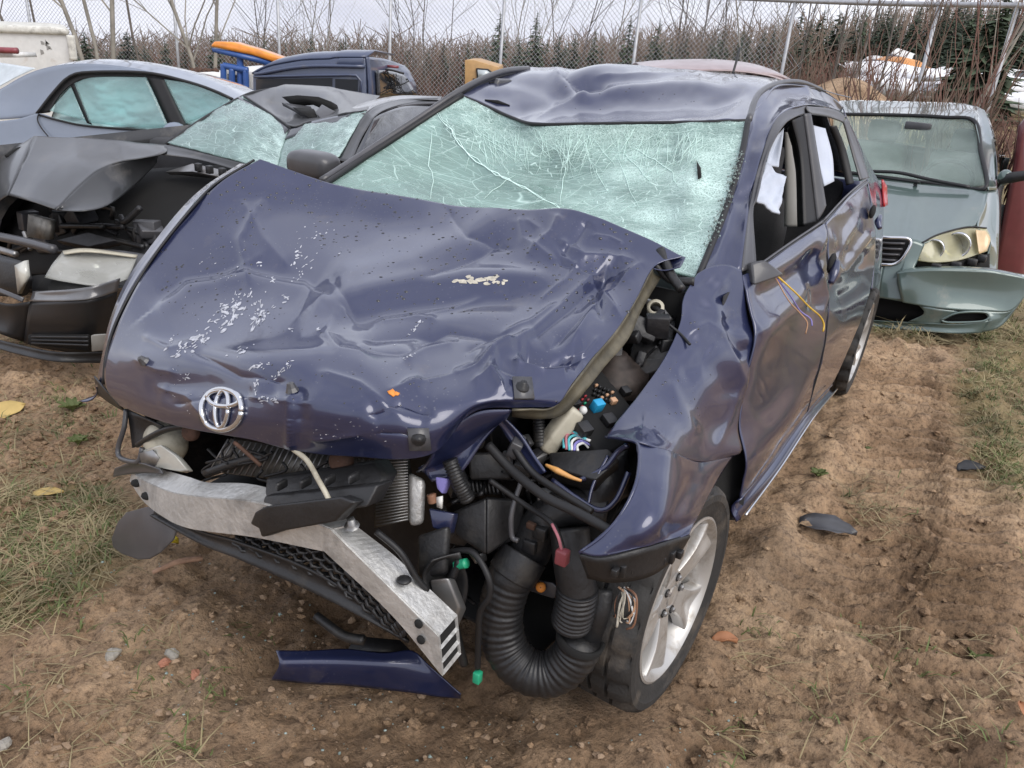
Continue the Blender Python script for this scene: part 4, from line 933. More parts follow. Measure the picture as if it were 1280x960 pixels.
# the parts of the shell turned away from the camera
def lg(a, b, c, d, n=10, m=24, bul=0.0): return coons(np.array([a, b], float), np.array([c, d], float), np.array([a, c], float), np.array([b, d], float), n, m, bul)
surf('door', lg((-.45,-.84,.98),(-3.3,-.78,1.02),(-.45,-.86,.25),(-3.3,-.84,.35), bul=-.03), M['paint'], car, .004, label='right hand doors and flank')
surf('tailgate', lg((-3.25,-.66,1.0),(-3.25,.62,1.0),(-3.35,-.70,.4),(-3.35,.70,.4), bul=-.03), M['paint'], car, .004)
surf('tailgate_window', lg((-2.95,-.5,1.40),(-2.95,.36,1.40),(-3.24,-.62,1.01),(-3.24,.52,1.01)), M['dark_glass'], car, .004, uv=True)
surf('floor', lg((.1,-.6,.22),(-3.3,-.75,.22),(.1,.6,.22),(-3.3,.75,.22)), M['void'], car, .01)
for v_ in (-.72,):
    for us in ((-1.55, -1.45), (-2.5, -2.4)): surf('pillar', lg((us[0], -.60, 1.40), (us[1], -.60, 1.40), (us[0], -.78, 1.0), (us[1], -.78, 1.0)), M['trim'], car, .02)
surf('inner_door', lg((-.55,.70,.98),(-3.0,.66,1.02),(-.55,.72,.3),(-3.0,.72,.3)), M['seat'], car, .004)

# ---- cabin
cab = MB(); cab.box((-.72, 0, .80), (.42, 1.36, .26)); cab.box((-.9, .0, .62), (.2, 1.3, .3)); cab.build('dashboard', M['seat'], car, bevel=.04)
def seat(u0, v0):
    s = MB().hexa(np.array([(u0,v0-.24,.48),(u0,v0+.24,.48),(u0-.12,v0+.24,.52),(u0-.12,v0-.24,.52)]), np.array([(u0-.20,v0-.20,1.06),(u0-.20,v0+.20,1.06),(u0-.30,v0+.20,1.06),(u0-.30,v0-.20,1.06)])).build('seat', M['seat'], car, bevel=.035)
    MB().box((u0 + .24, v0, .46), (.52, .48, .16)).build('cushion', M['seat'], s, bevel=.04)
    MB().box((u0 - .27, v0, 1.17), (.10, .26, .17)).build('headrest', M['seat'], s, bevel=.03)
    for d_ in (-.06, .06): MB().tube([(u0 - .26, v0 + d_, 1.02), (u0 - .27, v0 + d_, 1.12)], .006, 6).build('headrest_rod', M['steel'], s)
seat(-1.55, .36); seat(-1.55, -.36)
MB().hexa(np.array([(-2.45,-.62,.5),(-2.45,.62,.5),(-2.58,.62,.5),(-2.58,-.62,.5)]), np.array([(-2.65,-.6,1.06),(-2.65,.6,1.06),(-2.74,.6,1.06),(-2.74,-.6,1.06)])).build('rear_bench', M['seat'], car, bevel=.04)
wh = np.array([(-1.02 - .10 * math.sin(a) * .5, .36 + .185 * math.cos(a), .86 + .17 * math.sin(a)) for a in np.linspace(0, 2 * math.pi, 33)])
sw = MB().tube(wh, .014, 8); sw.tube([(-1.02, .18, .86), (-1.0, .36, .85), (-1.02, .54, .86)], .014, 6, 6); sw.build('steering_wheel', M['black'], car)
surf('airbag', coons(U([(968,172,-1.38),(980,160,-1.42)]), U([(957,206,-1.28),(973,209,-1.32)]), U([(968,172,-1.38),(957,206,-1.28)]), U([(980,160,-1.42),(973,209,-1.32)]), 14, 10, .02), M['white_cloth'], car, .006, label='curtain airbag hanging in the front window')
ag = coons(U([(956,204,-1.22),(968,213,-1.22),(982,222,-1.24)]), U([(944,252,-1.02),(956,258,-1.05),(973,268,-1.10)]), U([(956,204,-1.22),(944,252,-1.02)]), U([(982,222,-1.24),(973,268,-1.10)]), 16, 14, .015)
ag += facing(ag, CARF) * (.012 * fbm(project(CARF.world(ag)) / 9, 2, 5))[..., None]
surf('airbag', ag, M['white_cloth'], car, .006, label='lower fold of the curtain airbag in the front window')
ag = coons(U([(1016,157,-1.85),(1031,161,-1.95)]), U([(1030,233,-1.72),(1042,227,-1.82)]), U([(1016,157,-1.85),(1022,195,-1.8),(1030,233,-1.72)]), U([(1031,161,-1.95),(1040,195,-1.9),(1042,227,-1.82)]), 18, 8, .012)
surf('airbag', ag, M['white_cloth'], car, .006, label='curtain airbag hanging in the rear window')
strip('pillar_trim', [(981,165,-1.62),(981,220,-1.64),(980,283,-1.64)], [(985,168,-1.66),(994,218,-1.68),(998,283,-1.68)], M['beige'], car, bul=.01)
strip('pillar_seal', [(985,162,-1.58),(995,205,-1.6),(998,283,-1.6)], [(992,152,-1.56),(1003,205,-1.58),(1006,283,-1.56)], M['seal'], car, bul=.01)
strip('pillar_seal', [(1036,158,-2.15),(1048,190,-2.2),(1058,232,-2.2)], [(1042,160,-2.2),(1054,190,-2.25),(1064,230,-2.25)], M['seal'], car, bul=.02)

# ---- right door mirror
c_ = CARF(392, 206, u=-.74)
mm = MB().ball((0, 0, 0), 1.0, 28, 20); mm.v[0] = np.sign(mm.v[0]) * np.abs(mm.v[0]) ** .62 * np.array([.062, .104, .050]) + c_
mr_ = mm.build('mirror', M['trim'], car, label='black right door mirror')
T('mirror_stalk', [(398, 220, -.72), (412, 222, -.72), (432, 212, -.74)], .02, M['black'], mr_, sides=8)

# ---- wheels
def wheel(center, steer, camber, label=None):
    hub = MB().lathe([(0.001, -.03), (.13, -.03), (.13, -.012), (.05, -.008), (.05, .03), (.001, .03)], (0, 0, 0), (0, 1, 0), 32).build('wheel', M['dark'], car)
    if label: hub['label'] = label
    prof = [(.222,-.085),(.262,-.098),(.297,-.102),(.314,-.096),(.323,-.080),(.325,-.052),(.313,-.050),(.313,-.042),(.3255,-.040),(.3255,-.006),(.314,-.005),(.314,.005),(.3255,.006),(.3255,.040),(.313,.042),(.313,.050),(.325,.052),(.323,.080),(.314,.096),(.306,.1000),(.303,.1035),(.285,.1045),(.282,.102),(.262,.1005),(.2335,.090),(.228,.085)]
    S = 126; ang = np.linspace(0, 2 * np.pi, S, endpoint=False); g = []
    for k, (r, h) in enumerate(prof):
        rr_ = np.full(S, r)
        if 3 <= k <= 5 or 16 <= k <= 18: rr_ = rr_ - .011 * ((np.arange(S) % 6) < 2)
        if k in (8, 9, 12, 13): rr_ = rr_ - .008 * ((np.arange(S) % 7) < 2)
        g.append(np.stack([rr_ * np.cos(ang), np.full(S, h), rr_ * np.sin(ang)], -1))
    MB().grid(np.array(g), closed=True).build('tyre', M['rubber'], hub, sharp=40)
    rim = MB().lathe([(.212,-.085),(.208,-.05),(.205,.02),(.214,.066),(.226,.083),(.2365,.088),(.2375,.094),(.231,.096),(.222,.089),(.2105,.070),(.200,.02),(.202,-.05),(.206,-.085)], (0, 0, 0), (0, 1, 0), 64)
    for k in range(5):
        th = 2 * math.pi * k / 5 + .35
        R2 = np.array([[math.cos(th), 0, -math.sin(th)], [0, 1, 0], [math.sin(th), 0, math.cos(th)]])
        a = []
        for t_ in np.linspace(0, 1, 12):        # one broad spoke with raised edges and a pocket towards the rim
            r = .036 + .186 * t_; hw = .033 + .008 * t_ + .038 * t_ ** 3; y = .060 + .022 * math.sin(t_ * 1.9) + .004 * t_; pk = .014 * min(1, max(0, (t_ - .35) * 2.2)) * (1 - .35 * max(0, t_ - .85) / .15)
            row = [[r, y - .034, -hw * 1.06], [r, y - .014, -hw * 1.02], [r, y - .003, -hw * .985]]
            for s in np.linspace(-1, 1, 11): row.append([r, y - pk * (1 - min(1, abs(s) ** 1.5 / .62)) , s * hw * .94])
            row += [[r, y - .003, hw * .985], [r, y - .014, hw * 1.02], [r, y - .034, hw * 1.06]]; a.append(row)
        rim.grid(np.array(a) @ R2.T)
    rim.lathe([(.045,.0), (.080,.040), (.077, .062), (.062, .068), (.036, .069), (.034, .065), (.030, .065), (.028, .071), (.001, .073)], (0, 0, 0), (0, 1, 0), 40)
    ro = rim.build('rim', M['rim'], hub, sharp=55)
    for k in range(5):
        th = 2 * math.pi * (k + .5) / 5 + .35; c = np.array([.055 * math.cos(th), .0672, .055 * math.sin(th)])
        MB().lathe([(.001, .012), (.006, .012), (.0085, .008), (.0085, 0)], c, (0, 1, 0), 6).build('lug_nut', M['steel'], hub, smooth=False)
        MB().lathe([(.0125, .004), (.0125, .0025), (.0105, .0015), (.0005, .0015)], c, (0, 1, 0), 12).build('lug_pocket', M['dark'], hub)
    hub.scale = (.9, .95, .9); hub.location = center; hub.rotation_euler = (camber, 0.3, steer)
    return hub
wc = CARF(849, 749, u=-.15)
def dir3(st): return np.array([-math.sin(st), math.cos(st), 0])
STEER = -0.06
wheel(tuple(wc - dir3(STEER) * .085), STEER, 0.0, 'left front wheel turned towards the camera')
wc2 = CARF(1073, 427, u=-2.85); wheel(tuple(wc2 - np.array([0, .075, 0])), 0.0, -0.03, 'left rear wheel half hidden by the door')
w3 = wheel((-.40, -.66, .32), 0, 0); w3.rotation_euler = (0, .3, math.pi)
w4 = wheel((-2.6, -.74, .32), 0, 0); w4.rotation_euler = (0, .3, math.pi)
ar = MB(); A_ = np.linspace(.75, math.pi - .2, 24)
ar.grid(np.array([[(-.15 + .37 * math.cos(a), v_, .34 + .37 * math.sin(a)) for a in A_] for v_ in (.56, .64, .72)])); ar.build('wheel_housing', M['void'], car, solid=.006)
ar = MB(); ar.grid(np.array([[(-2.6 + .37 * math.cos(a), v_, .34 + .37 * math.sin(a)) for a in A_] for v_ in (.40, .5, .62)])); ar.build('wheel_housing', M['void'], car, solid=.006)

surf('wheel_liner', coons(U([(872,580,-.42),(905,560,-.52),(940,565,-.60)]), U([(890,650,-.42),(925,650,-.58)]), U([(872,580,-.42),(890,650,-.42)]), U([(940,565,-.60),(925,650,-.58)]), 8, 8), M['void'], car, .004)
# ---- engine bay
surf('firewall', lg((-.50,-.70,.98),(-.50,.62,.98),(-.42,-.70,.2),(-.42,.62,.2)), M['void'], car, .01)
surf('apron', lg((.05,.58,.70),(-.5,.60,.92),(.0,.52,.50),(-.5,.55,.40), bul=.01), M['dark'], car, .01)
surf('apron', lg((.25,-.60,.60),(-.5,-.66,.95),(.25,-.6,.25),(-.5,-.6,.25)), M['dark'], car, .01)
en = MB(); en.box((-.12, .0, .45), (.42, .62, .5)); en.box((-.14, .25, .62), (.3, .34, .28)); en.box((-.05, -.3, .5), (.3, .3, .3)); en.build('engine', M['dark'], car, bevel=.03)
plain('dark_rust', (.035, .026, .022), .6, .3, var=.5, scale=30)
# strut tower
c_ = CARF(768, 455, u=-.26); tw = MB().lathe([(.001,.03),(.028,.03),(.032,.02),(.040,.018),(.044,.008),(.062,.006),(.066,-.004),(.088,-.010),(.095,-.05)], c_, (.05, .1, 1), 30).build('strut_tower', M['dark_rust'], car)
MB().lathe([(.001,.045),(.012,.045),(.014,.03)], c_, (.05, .1, 1), 8).build('strut_nut', M['steel'], tw, smooth=False)
# wiper linkage and cowl
for pts in ([(800,395,-.42),(845,400,-.46),(838,448,-.34),(785,455,-.30)], [(790,430,-.35),(852,428,-.40),(843,455,-.33),(800,470,-.28)]):
    MB().prism(U(pts), (-.02, -.01, -.05)).build('cowl_bracket', M['black'], car, bevel=.006)
T('wiper_spindle', [(808,378,-.45),(822,385,-.44),(836,402,-.42)], .012, M['steel'])
MB().lathe([(.014,.02),(.022,.02),(.022,0),(.014,0),(.014,.02)], CARF(819,388,u=-.42), (.6,.2,.6), 16).build('bushing', M['cream'], car)
T('wiper_arm', [(818,330,-.46),(838,350,-.48),(868,352,-.5)], [.008, .012], M['black'])
T('cowl_rod', [(825,312,-.5),(840,345,-.46),(852,362,-.44)], .012, M['black'])
# fuse box
fc = U([(692,492,-.02),(752,462,-.20),(815,492,-.16),(752,572,.05)])
fc[2] = fc[1] + fc[3] - fc[0]
fb = MB().prism(fc, (-.02, 0, -.12)).build('fuse_box', M['void'], car, bevel=.006)
def onbox(px, py, du=0.0):
    A_, B_, D_ = fc[0], fc[1], fc[3]; n_ = np.cross(B_ - A_, D_ - A_); n_ /= np.linalg.norm(n_); n_ = n_ if n_[2] > 0 else -n_
    e = np.array(EL); d = ray(px, py); dl = np.array([d @ CARF.fw, d @ CARF.lf, d[2]]); t_ = ((A_ - e) @ n_) / (dl @ n_); return e + dl * t_, n_
ax1 = (fc[3] - fc[0]) / np.linalg.norm(fc[3] - fc[0]); n0 = onbox(740, 510)[1]; ax2 = np.cross(n0, ax1); RB = np.stack([ax1, ax2, n0], 1)
def relay(name, px, py, sx, sy, sz, mt): p_, n_ = onbox(px, py); return MB().box(p_ + n_ * sz * .5, (sx, sy, sz), RB).build(name, mt, fb, bevel=.0015)
relay('relay', 744, 512, .020, .026, .026, M['blue_plastic']); relay('relay', 765, 504, .014, .016, .014, M['tan_plastic']); relay('relay', 728, 540, .03, .03, .02, M['black']); relay('relay', 716, 506, .024, .024, .016, M['black']); relay('relay', 760, 528, .03, .03, .016, M['black']); relay('relay', 780, 492, .022, .022, .016, M['black'])
p_, n_ = onbox(727, 516); MB().ball(p_ + n_ * .008, .010, 10, 8).build('cap_nut', M['white_plastic'], fb)
R_ = np.random.default_rng(5)
for i in range(5):
    for j in range(4):
        p_, n_ = onbox(709 + 3.4 * i + 3.8 * j, 496 - 4.2 * j + 4.6 * i)
        MB().box(p_ + n_ * .004, (.003, .006, .008), RB).build('fuse', (M['red_fuse'], M['red_fuse'], M['maroon_plastic'], M['tan_plastic'])[int(R_.integers(4))] if (i + j) % 3 else M['green_plastic'] if i == 4 else M['red_fuse'], fb)
for i in range(3):
    for j in range(5):
        p_, n_ = onbox(744 + 5 * j - 1.5 * i, 484 + 2.2 * j + 5.5 * i); MB().box(p_ + n_ * .005, (.005, .007, .009), RB).build('fuse', M['black'] if (i + j) % 4 else M['tan_plastic'], fb)
p_ = U([(684,556,.06),(714,517,.02)]); cn = MB().box((0, 0, 0), (.10, .042, .045)); 
d_ = (p_[1] - p_[0]) / np.linalg.norm(p_[1] - p_[0]); s_ = np.cross(d_, [0, 0, 1]); s_ /= np.linalg.norm(s_); R3 = np.stack([d_, s_, np.cross(s_, d_)], 1)
o = MB().box(p_.mean(0), (.115, .045, .04), R3).build('control_module', M['cream'], car, bevel=.008)
for pt, mt in (([(708,562,.07),(708,545,.05),(716,541,.03),(728,545,.03)], 'pink_wire'), ([(712,563,.07),(711,549,.05),(720,544,.03),(733,549,.03)], 'cyan_wire'), ([(715,563,.07),(715,552,.05),(724,547,.03),(738,551,.03)], 'white_plastic'), ([(718,563,.07),(719,555,.05),(727,551,.03),(738,556,.03)], 'violet_wire'), ([(722,563,.07),(722,557,.05),(730,554,.03),(736,560,.03)], 'white_plastic'), ([(705,560,.07),(705,548,.05),(712,540,.03),(724,542,.03)], 'cyan_wire')):
    T('loom_wire', pt, .0032, M[mt], fb, 16, 6)
# headlamp opening
MB().prism(U([(686,565,.09),(760,560,.05),(775,575,.06),(745,600,.12),(690,585,.12)]), (-.03, -.01, -.05)).build('lamp_bracket', M['black'], car, bevel=.005)
T('lamp_marker', [(682,581,.135),(700,590,.14),(715,597,.14),(727,601,.135)], [.003,.007,.005,.003], M['amber'], sides=6)
for pts, r in (([(690,600,.14),(720,622,.15),(750,638,.15),(770,625,.13),(786,590,.10)], .006), ([(725,600,.12),(755,585,.09),(772,565,.07),(785,556,.07)], .006), ([(735,632,.15),(742,605,.12),(760,570,.07)], .004)): T('lamp_frame', pts, r, M['paint'], None, 24, 6)
surf('lamp_bucket', coons(U([(720,592,.06),(785,562,.0)]), U([(735,650,.12),(785,620,.05)]), U([(720,592,.06),(735,650,.12)]), U([(785,562,.0),(785,620,.05)]), 10, 10, -.03), M['black'], car, .004)
# air box, bracket and pipes
ab = MB().hexa(U([(566,640,.20),(608,618,.16),(656,622,.12),(652,668,.14)]), U([(572,655,.20),(606,690,.21),(610,695,.21),(648,672,.16)])).build('air_box', M['black'], car, bevel=.008)
MB().hexa(U([(566,640,.23),(608,622,.21),(608,694,.24),(568,668,.24)]), U([(566,640,.10),(608,622,.08),(608,694,.11),(568,668,.11)])).build('air_box_side', M['black'], ab, bevel=.006)
MB().hexa(U([(608,622,.21),(656,626,.13),(652,664,.15),(608,694,.24)]), U([(608,622,.08),(656,626,.02),(652,664,.04),(608,694,.11)])).build('air_box_side', M['black'], ab, bevel=.006)
for k in range(9): T('pleat', [(580 + 5 * k, 598 + k * .8, .16 - .004 * k), (583 + 5 * k, 620 - k * .3, .17 - .004 * k)], .004, M['black'], ab, 4, 5)
MB().hexa(U([(584,566,.17),(630,566,.12),(640,600,.13),(588,600,.18)]), U([(584,566,.05),(630,566,.0),(640,600,.01),(588,600,.06)])).build('air_box_lid', M['black'], ab, bevel=.006)
surf('crossmember', ruled(U([(523,585,.27),(552,570,.24),(590,536,.19),(620,518,.16)]), U([(540,602,.26),(575,592,.22),(604,552,.18),(624,528,.16)]), 8, 24, .01), M['paint'], car, .004)
surf('crossmember', ruled(U([(600,540,.18),(622,520,.16),(648,540,.15),(668,570,.16),(682,590,.17)]), U([(598,546,.18),(620,530,.155),(636,550,.15),(654,578,.16),(668,596,.17)]), 6, 30, .006), M['paint'], car, .005)
T('harness', [(610,556,.19),(640,588,.2),(680,620,.22),(720,640,.23),(748,655,.24),(770,668,.24)], .010, M['seal'], None, 50)
T('harness', [(640,556,.16),(665,590,.17),(700,615,.18),(740,640,.19)], .008, M['seal'], None, 40)
T('harness', [(652,600,.17),(640,640,.2),(640,670,.21),(648,676,.21)], .006, M['trim'], None, 30)
T('harness', [(560,690,.27),(590,690,.27),(610,720,.28),(612,745,.28),(600,765,.28),(598,800,.27),(597,835,.26)], .007, M['seal'], None, 50)
T('harness', [(562,575,.25),(572,600,.25),(585,625,.24)], .016, M['black'], None, 40, 10, rf=lambda t_: 1 + .14 * np.sin(2 * np.pi * 14 * t_))
T('harness', [(672,510,.03),(674,535,.05),(676,560,.08)], .014, M['black'], None, 40, 10, rf=lambda t_: 1 + .14 * np.sin(2 * np.pi * 12 * t_))
T('harness', [(612,600,.2),(655,630,.19),(690,655,.21),(705,690,.23)], .006, M['seal'], None, 40)
T('harness', [(575,700,.28),(560,740,.29),(570,790,.28),(580,830,.26)], .010, M['black'], None, 40)
T('hose_band', [(628,724,.215),(640,700,.215)], .0001, M['black'])
hose_pts = [(652,700,.16),(638,722,.185),(626,765,.20),(632,808,.205),(658,838,.20),(692,841,.18),(718,818,.16),(726,798,.155)]
hose = T('intake_hose', hose_pts, .050, M['black'], None, 260, 26, rf=lambda t_: np.where(t_ > .10, 1 + .020 * np.sin(2 * np.pi * 30 * t_ + 1.2 * np.sin(9 * t_)) + .010 * np.sin(71 * t_) + .008 * np.sin(133 * t_ + 2), 1.04), label='loose corrugated intake hose bent like a U')
T('hose_cuff', [(655,693,.155),(648,705,.17),(640,718,.183)], .055, M['black'], hose, 14, 26)
P = U(hose_pts); d_ = P[-1] - P[-2]; d_ /= np.linalg.norm(d_); MB().lathe([(.053,-.012),(.055,.004),(.050,.006),(.045,.002),(.043,-.05),(.001,-.052)], P[-1], d_, 26).build('hose_mouth', M['void'], hose)
pipe = T('intake_pipe', [(660,690,.13),(675,660,.125),(694,640,.11),(722,634,.09),(760,640,.07)], [.050,.046,.044,.04,.04], M['black'], None, 40, 22)
for a, b, c in ((676,666,.165), (663,682,.17)): MB().box(CARF(a, b, u=c), (.02, .03, .03)).build('pipe_clip', M['black'], pipe, bevel=.003)
MB().box(CARF(664, 657, u=.175), (.012, .02, .014)).build('pipe_clip', M['rust'], pipe, bevel=.002)
p2 = T('lower_pipe', [(712,660,.14),(716,700,.16),(722,740,.165)], .042, M['black'], None, 30, 20)
T('pipe_sleeve', [(722,735,.165),(719,758,.165),(714,778,.16)], .044, M['black'], p2, 60, 24, rf=lambda t_: 1 + .04 * np.sin(2 * np.pi * 9 * t_))
MB().box(CARF(703, 696, u=.235), (.022, .026, .034)).build('connector', M['maroon_plastic'], car, bevel=.004)
T('connector_wire', [(690,655,.22),(698,672,.235),(702,688,.235)], .0035, M['pink_wire'], None, 12, 6)
T('connector', [(570,706,.28),(583,704,.28)], .011, M['green_plastic']); MB().box(CARF(597, 846, u=.26), (.018, .018, .03)).build('connector', M['green_plastic'], car, bevel=.003)
MB().prism(U([(656,722,.13),(690,728,.13),(705,742,.13),(690,748,.13),(660,738,.13)]), (-.01, 0, -.006)).build('hose_bracket', M['trim'], car, bevel=.003)
MB().lathe([(.001,.008),(.010,.008),(.012,0)], CARF(676, 734, u=.14), (.8,.3,.5), 10).build('bolt', M['orange_chip'], car)
R_ = np.random.default_rng(21)
for k in range(13):
    mt = ('white_plastic', 'brown_wire', 'cream', 'scrape_tan', 'tan_plastic', 'black', 'seal')[k % 7]; x = 768 + 26 * R_.random(); y = 768 + 18 * R_.random()
    T('cut_wire', [(780 + R_.normal(0, 4), 734, .16), (x + R_.normal(0, 4), 752 + R_.normal(0, 3), .175), (x, y, .18), (x + R_.normal(0, 6), y + 4 * R_.normal(), .178)], .0014 + .0014 * R_.random(), M[mt], None, 14, 5)
T('wheel_liner', [(752,735,.1),(748,765,.12),(738,800,.12),(742,830,.08)], .03, M['black'], None, 20, 8)
MB().prism(U([(520,668,.30),(560,655,.28),(556,715,.31),(520,722,.33)]), (-.02, 0, -.02)).build('headlamp_wreck', M['black'], car, bevel=.01)
surf('headlamp_shell', coons(U([(540,700,.33),(575,690,.28)]), U([(535,745,.34),(578,770,.28)]), U([(540,700,.33),(528,720,.34),(535,745,.34)]), U([(575,690,.28),(585,730,.27),(578,770,.28)]), 12, 12, .03), M['black'], car, .004)
MB().prism(U([(536,725,.33),(560,722,.32),(575,760,.31),(562,790,.32),(545,770,.33)]), (-.03, 0, -.02)).build('crash_can', M['steel'], car, bevel=.006)
MB().prism(U([(535,635,.27),(568,642,.25),(562,668,.26),(540,660,.28)]), (-.02, 0, -.01)).build('bracket', M['paint'], car, bevel=.004)
MB().prism(U([(543,596,.27),(560,598,.26),(552,618,.27),(545,610,.27)]), (-.02, 0, -.01)).build('bracket', M['violet_wire'], car, bevel=.004)
MB().prism(U([(545,622,.28),(552,621,.28),(552,636,.28),(546,634,.28)]), (-.005, 0, 0)).build('label_tag', M['white_plastic'], car)
T('brown_plug', [(539,618,.28),(541,628,.28)], .010, M['brown_wire'])

R_ = np.random.default_rng(33)
BAY = [(545,575),(600,545),(690,560),(700,650),(640,700),(590,760),(560,700),(535,660)]
for k, (px, py) in enumerate(sample_poly(BAY, 46)):
    u_ = .10 + .10 * R_.random() - .0004 * (px - 540)
    if k % 2: MB().box(CARF(px, py, u=u_), .012 + .04 * R_.random(3), np.array(Matrix.Rotation(R_.normal(0, .6), 3, 'X') @ Matrix.Rotation(R_.normal(0, .6), 3, 'Z'))).build('bay_bracket', (M['dark'], M['black'], M['trim'], M['steel'])[k % 7 // 2], car, bevel=.003)
    else:
        a_ = R_.random() * 6.28; P = [(px + 16 * t_ * math.cos(a_) + R_.normal(0, 4), py + 16 * t_ * math.sin(a_) + R_.normal(0, 4), u_ + .02 * R_.normal()) for t_ in (-1.5, -.5, .5, 1.5)]
        T('bay_wire', P, .0025 + .003 * R_.random(), (M['seal'], M['black'], M['dark'], M['brown_wire'])[k % 4], None, 16, 5)
for k, (px, py) in enumerate(sample_poly([(735,440),(800,390),(846,400),(835,440),(790,480),(750,478)], 20)):
    u_ = -.30 - .10 * R_.random()
    if k % 2: MB().box(CARF(px, py, u=u_), .015 + .05 * R_.random(3), np.array(Matrix.Rotation(R_.normal(0, .6), 3, 'Y') @ Matrix.Rotation(R_.normal(0, .6), 3, 'Z'))).build('bay_bracket', M['dark'] if k % 3 else M['black'], car, bevel=.004)
    else: T('bay_wire', [(px, py, u_), (px + R_.normal(0, 14), py + 12, u_), (px + R_.normal(0, 20), py + 26, u_ + .02)], .004, M['seal'], None, 14, 5)
for k, (px, py) in enumerate(sample_poly([(240,545),(460,560),(470,600),(330,600),(250,590)], 14)):
    T('bay_wire', [(px, py, .36), (px + R_.normal(0, 12), py + 10, .36), (px + R_.normal(0, 16), py + 18, .37)], .0035, M['seal'], None, 12, 5)
# ---- radiator, absorber, horn
cond = MB().prism(U([(288,548,.33),(460,575,.28),(455,612,.30),(262,588,.36)]), (-.03, 0, -.02)).build('condenser', M['fins'], car)
fm = MB()
for k in range(26):
    t_ = k / 25; a = U([(285 + 55 * t_ * 3.2, 549 + 8 * t_ * 3.2, .345 - .05 * t_), (262 + 60 * t_ * 3.1, 589 + 7 * t_ * 3.1, .375 - .055 * t_)]); fm.tube(a, .0022, 4)
fm.build('fin', M['steel'], cond, kind='stuff')
rad = MB().prism(U([(468,572,.27),(500,572,.25),(512,650,.28),(468,660,.31)]), (-.03, 0, 0)).build('radiator', M['fins'], car)
fm = MB()
for k in range(22): t_ = k / 21; fm.tube(U([(470, 575 + 82 * t_, .275 + .04 * t_), (510, 573 + 76 * t_, .255 + .03 * t_)]), .002, 4)
fm.build('fin', M['steel'], rad, kind='stuff')
MB().hexa(U([(510,590,.26),(532,600,.25),(530,655,.27),(512,658,.29)]), U([(510,590,.20),(532,600,.19),(530,655,.21),(512,658,.23)])).build('radiator_tank', M['alu'], car, bevel=.01)
for px, py, s in ((426,576,.026), (238,540,.022)): MB().lathe([(.001,.012),(s*.5,.010),(s*.8,.008),(s,.004),(s,-.008)], CARF(px, py, u=.36), (.9,.2,.4), 20).build('horn', M['rust'], car)
ab_ = MB(); ab_.prism(U([(332,598,.41),(400,588,.39),(466,578,.36),(479,597,.38),(470,615,.41),(330,624,.45)]), (-.05, 0, -.01)); ab_.prism(U([(330,620,.46),(472,606,.42),(458,634,.45),(324,648,.485)]), (-.05, 0, -.01))
for k in range(4): ab_.box(CARF(352 + 30 * k, 606 - 3 * k, u=.45 - .012 * k), (.03, .010, .02))
ab_.build('absorber', M['black'], car, bevel=.006, label='black foam absorber broken off the bumper beam')
ab_ = MB().prism(U([(318,640,.50),(331,633,.50),(425,621,.475),(444,628,.47),(430,640,.475),(418,652,.48),(346,665,.50),(326,672,.505),(323,661,.505),(312,655,.50)]), (-.035, 0, -.012)); ab_.build('absorber', M['black'], car, bevel=.005)
T('beam_pipe', [(366,561,.43),(384,576,.44),(398,600,.46),(410,622,.47),(414,636,.47)], .0055, M['cream'], None, 30)
T('rust_strip', [(293,553,.44),(308,566,.44),(326,582,.43)], .005, M['rust'], None, 10, 5)
T('lower_bar', [(258,592,.37),(290,580,.36),(330,570,.35)], .012, M['black'], None, 12, 6)
# right headlamp wreck
bowl = MB().ball(CARF(207, 553, u=.30), (.05, .065, .058), 20, 14).build('headlamp', M['cream'], car)
MB().prism(U([(178,562,.35),(200,556,.37),(219,570,.37),(234,588,.36),(226,590,.36),(196,584,.37),(177,580,.36)]), (-.02, 0, -.012)).build('lens', M['lens'], bowl, bevel=.004)
MB().prism(U([(176,566,.36),(192,562,.37),(200,572,.37),(196,582,.37),(178,579,.36)]), (.004, 0, 0)).build('reflector', M['steel'], bowl)
T('bezel', [(172,556,.33),(190,545,.35),(210,536,.35),(232,532,.34)], .008, M['black'], bowl, 20)
T('fender_bracket', [(158,511,.31),(155,535,.33),(148,558,.34),(150,572,.35),(172,577,.36),(178,560,.35)], .007, M['trim'], None, 30)
surf('liner_scrap', coons(U([(160,512,.31),(205,533,.33)]), U([(166,560,.33),(205,545,.32)]), U([(160,512,.31),(166,560,.33)]), U([(205,533,.33),(205,545,.32)]), 8, 8, .01), M['black'], car, .004)
surf('plastic_flap', coons(U([(144,585,.33),(170,578,.36),(200,586,.38)]), U([(142,596,.32),(170,592,.35),(204,592,.38)]), U([(144,585,.33),(142,596,.32)]), U([(200,586,.38),(204,592,.38)]), 6, 14, .006), M['trim'], car, .004)

# ---- bumper beam: hollow, two bent lengths, open at the near end
FT1 = [(166,590,.33),(179,600,.37),(214,615,.42),(251,621,.45),(330,630,.47),(416,662,.45)]; FB1 = [(163,601,.33),(179,625,.37),(202,644,.42),(237,660,.45),(319,671,.47),(404,688,.45)]
BT1 = [(172,584,.29),(200,587,.33),(237,597,.38),(261,604,.40),(329,609,.42),(446,655,.40)]
FT2 = [(414,661,.45),(480,726,.435),(549,795,.42)]; FB2 = [(404,686,.45),(489,766,.43),(554,844,.42)]; BT2 = [(446,660,.39),(490,694,.38),(523,725,.37),(571,770,.355)]
def beam(FT, FBm, BT, m):
    a, b, c = crom(U(FT), m), crom(U(FBm), m), crom(U(BT), m); d = c + (b - a); B = MB()
    for p_, q2 in ((a, b), (a, c), (c, d), (b, d), (a * .64 + b * .36, c * .64 + d * .36), (a * .3 + b * .7, c * .3 + d * .7)): B.grid(np.stack([p_, q2]))
    return B
